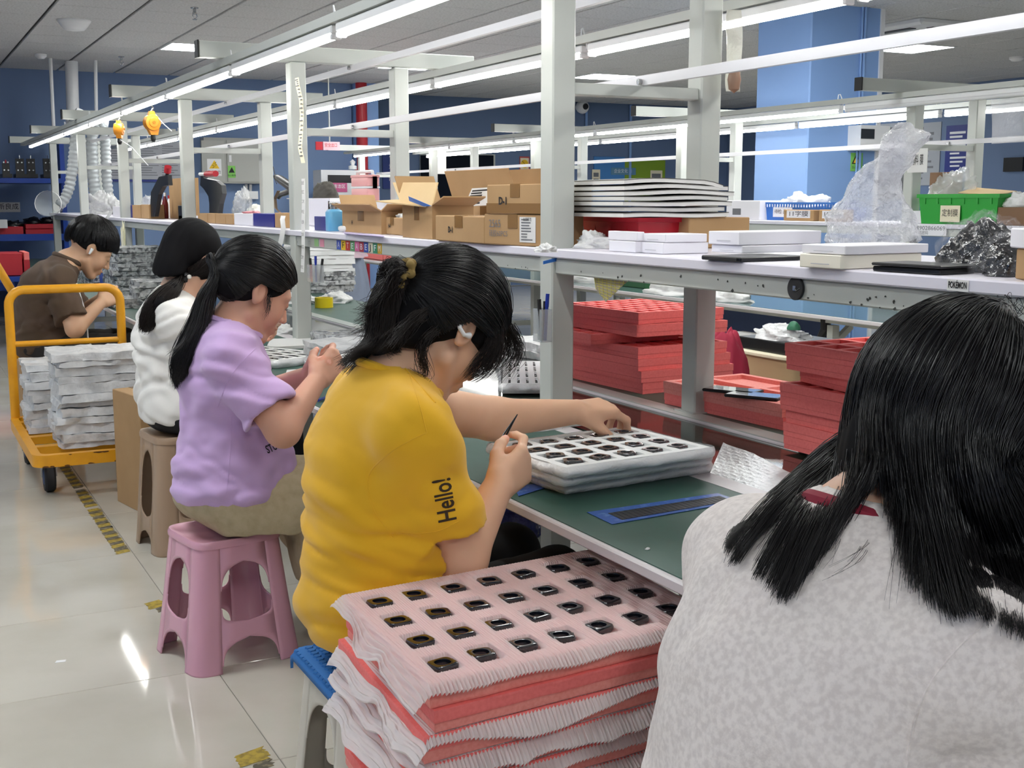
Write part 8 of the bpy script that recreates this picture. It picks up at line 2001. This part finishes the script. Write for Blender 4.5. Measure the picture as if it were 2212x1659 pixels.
for deg, z, w1, w2, w3 in (
        (70, -.25, (1800, 960, 1.05), (1705, 1045, 1.12), (1568, 1160, 1.13)), (88, -.35, (1795, 985, 1.04), (1690, 1075, 1.10), (1578, 1212, 1.06)), (104, -.42, (1800, 1010, 1.03), (1705, 1100, 1.06), (1618, 1225, 1.02)),
        (118, -.48, (1808, 1025, 1.02), (1730, 1130, 1.03), (1660, 1270, .99)), (132, -.52, (1818, 1030, 1.005), (1755, 1140, 1.0), (1690, 1300, .97)), (145, -.56, (1830, 1035, .99), (1780, 1130, .985), (1715, 1275, .96)),
        (156, -.60, (1845, 1030, .975), (1805, 1115, .97), (1760, 1215, .95)), (166, -.64, (1862, 1030, .96), (1835, 1095, .955), (1800, 1150, .95)), (174, -.62, (1885, 1005, .945), (1872, 1035, .945), (1852, 1066, .94)), (180, -.60, (1905, 1000, .935), (1897, 1025, .935), (1888, 1052, .935))):
    left.append(fall(WH if deg > 100 else WH + V3(.5, .02, -.1), az(deg, z), (D(w1[0], w1[1], w1[2] - (.045 if deg > 160 else .022 if deg > 125 else 0)), B(w2[0], w2[1], w2[2] - (.045 if deg > 160 else 0)), B(w3[0], w3[1], w3[2] - (.045 if deg > 160 else 0)))))
for deg, z, w1, w2, w3 in (
        (178, -.60, (1900, 1000, .935), (1903, 1025, .935), (1906, 1055, .935)), (186, -.64, (1930, 1030, .92), (1940, 1090, .92), (1935, 1150, .92)), (194, -.62, (1955, 1040, .90), (1972, 1130, .90), (1965, 1265, .90)), (203, -.58, (1985, 1045, .88), (2010, 1160, .88), (2050, 1335, .87)),
        (214, -.54, (2030, 1055, .86), (2060, 1180, .86), (2110, 1325, .85)), (227, -.50, (2085, 1065, .845), (2130, 1200, .84), (2180, 1360, .83)), (242, -.46, (2145, 1065, .83), (2200, 1210, .82), (2260, 1390, .81)), (260, -.38, (2225, 1065, .825), (2290, 1210, .81), (2360, 1380, .80)), (280, -.3, (2305, 1065, .83), (2380, 1205, .815), (2440, 1345, .81)), (298, -.25, (2380, 1065, .84), (2440, 1205, .83), (2500, 1335, .82))):
    right.append(fall(WH if deg < 260 else WH + V3(.5, -.02, -.1), az(deg, z), (D(w1[0], w1[1], w1[2] - (.045 if deg < 192 else .022 if deg < 235 else .01)), B(w2[0], w2[1], w2[2] - (.045 if deg < 192 else 0), .02), B(w3[0], w3[1], w3[2] - (.045 if deg < 192 else 0), .02))))
SL = strands(left, 7000, 20, (.002, .006), 72, .003, cut=.48, clump=30); SR = strands(right, 8000, 20, (.002, .006), 73, .003, cut=.42, clump=34)
def push_out(S):
    """keep strands outside the back and shoulders"""
    for c, r in ((np.array([.802, .93, .55]), (.175, .205, .165)), (np.array(che), (.158, .198, .165)), (np.array(upc), (.122, .182, .104)), (sL, (.078,) * 3), (sR, (.078,) * 3)):
        q = (S - c) / np.array(r); l = np.linalg.norm(q, axis=2); m = l < 1; S[m] = c + (q[m] / np.maximum(l[m], .3)[:, None]) * np.array(r)
    return S
tubes('hair_strands', push_out(np.concatenate([SL, SR])), RNG.uniform(.0005, .0010, 15000), m_hair, W5)
fly = [scalp(H5, V3(-.2, a, .9), V3(-.1 - .4 * abs(a), a * 1.6, .75), (.128, .106, .124), n=6) for a in np.linspace(-.9, .9, 9)]
ws = [[D(1850, 1060, .985), D(1835, 1110, .97), B(1790, 1180, .96), B(1760, 1225, .96)], [D(1930, 1090, .92), B(1920, 1200, .92), B(1900, 1320, .92)], [D(1900, 1130, .93), B(1850, 1190, .93), B(1780, 1235, .95)]]
tubes('loose_strands', push_out(np.concatenate([strands(fly, 160, 12, (.002, .008), 74, .006, cut=.6), *[strands([w_, [p + V3(.004, -.006, 0) for p in map(np.array, w_)]], 9, 12, (.002, .005), 75 + q, .004, cut=.4) for q, w_ in enumerate(ws)]])), .0004, m_hair, W5)
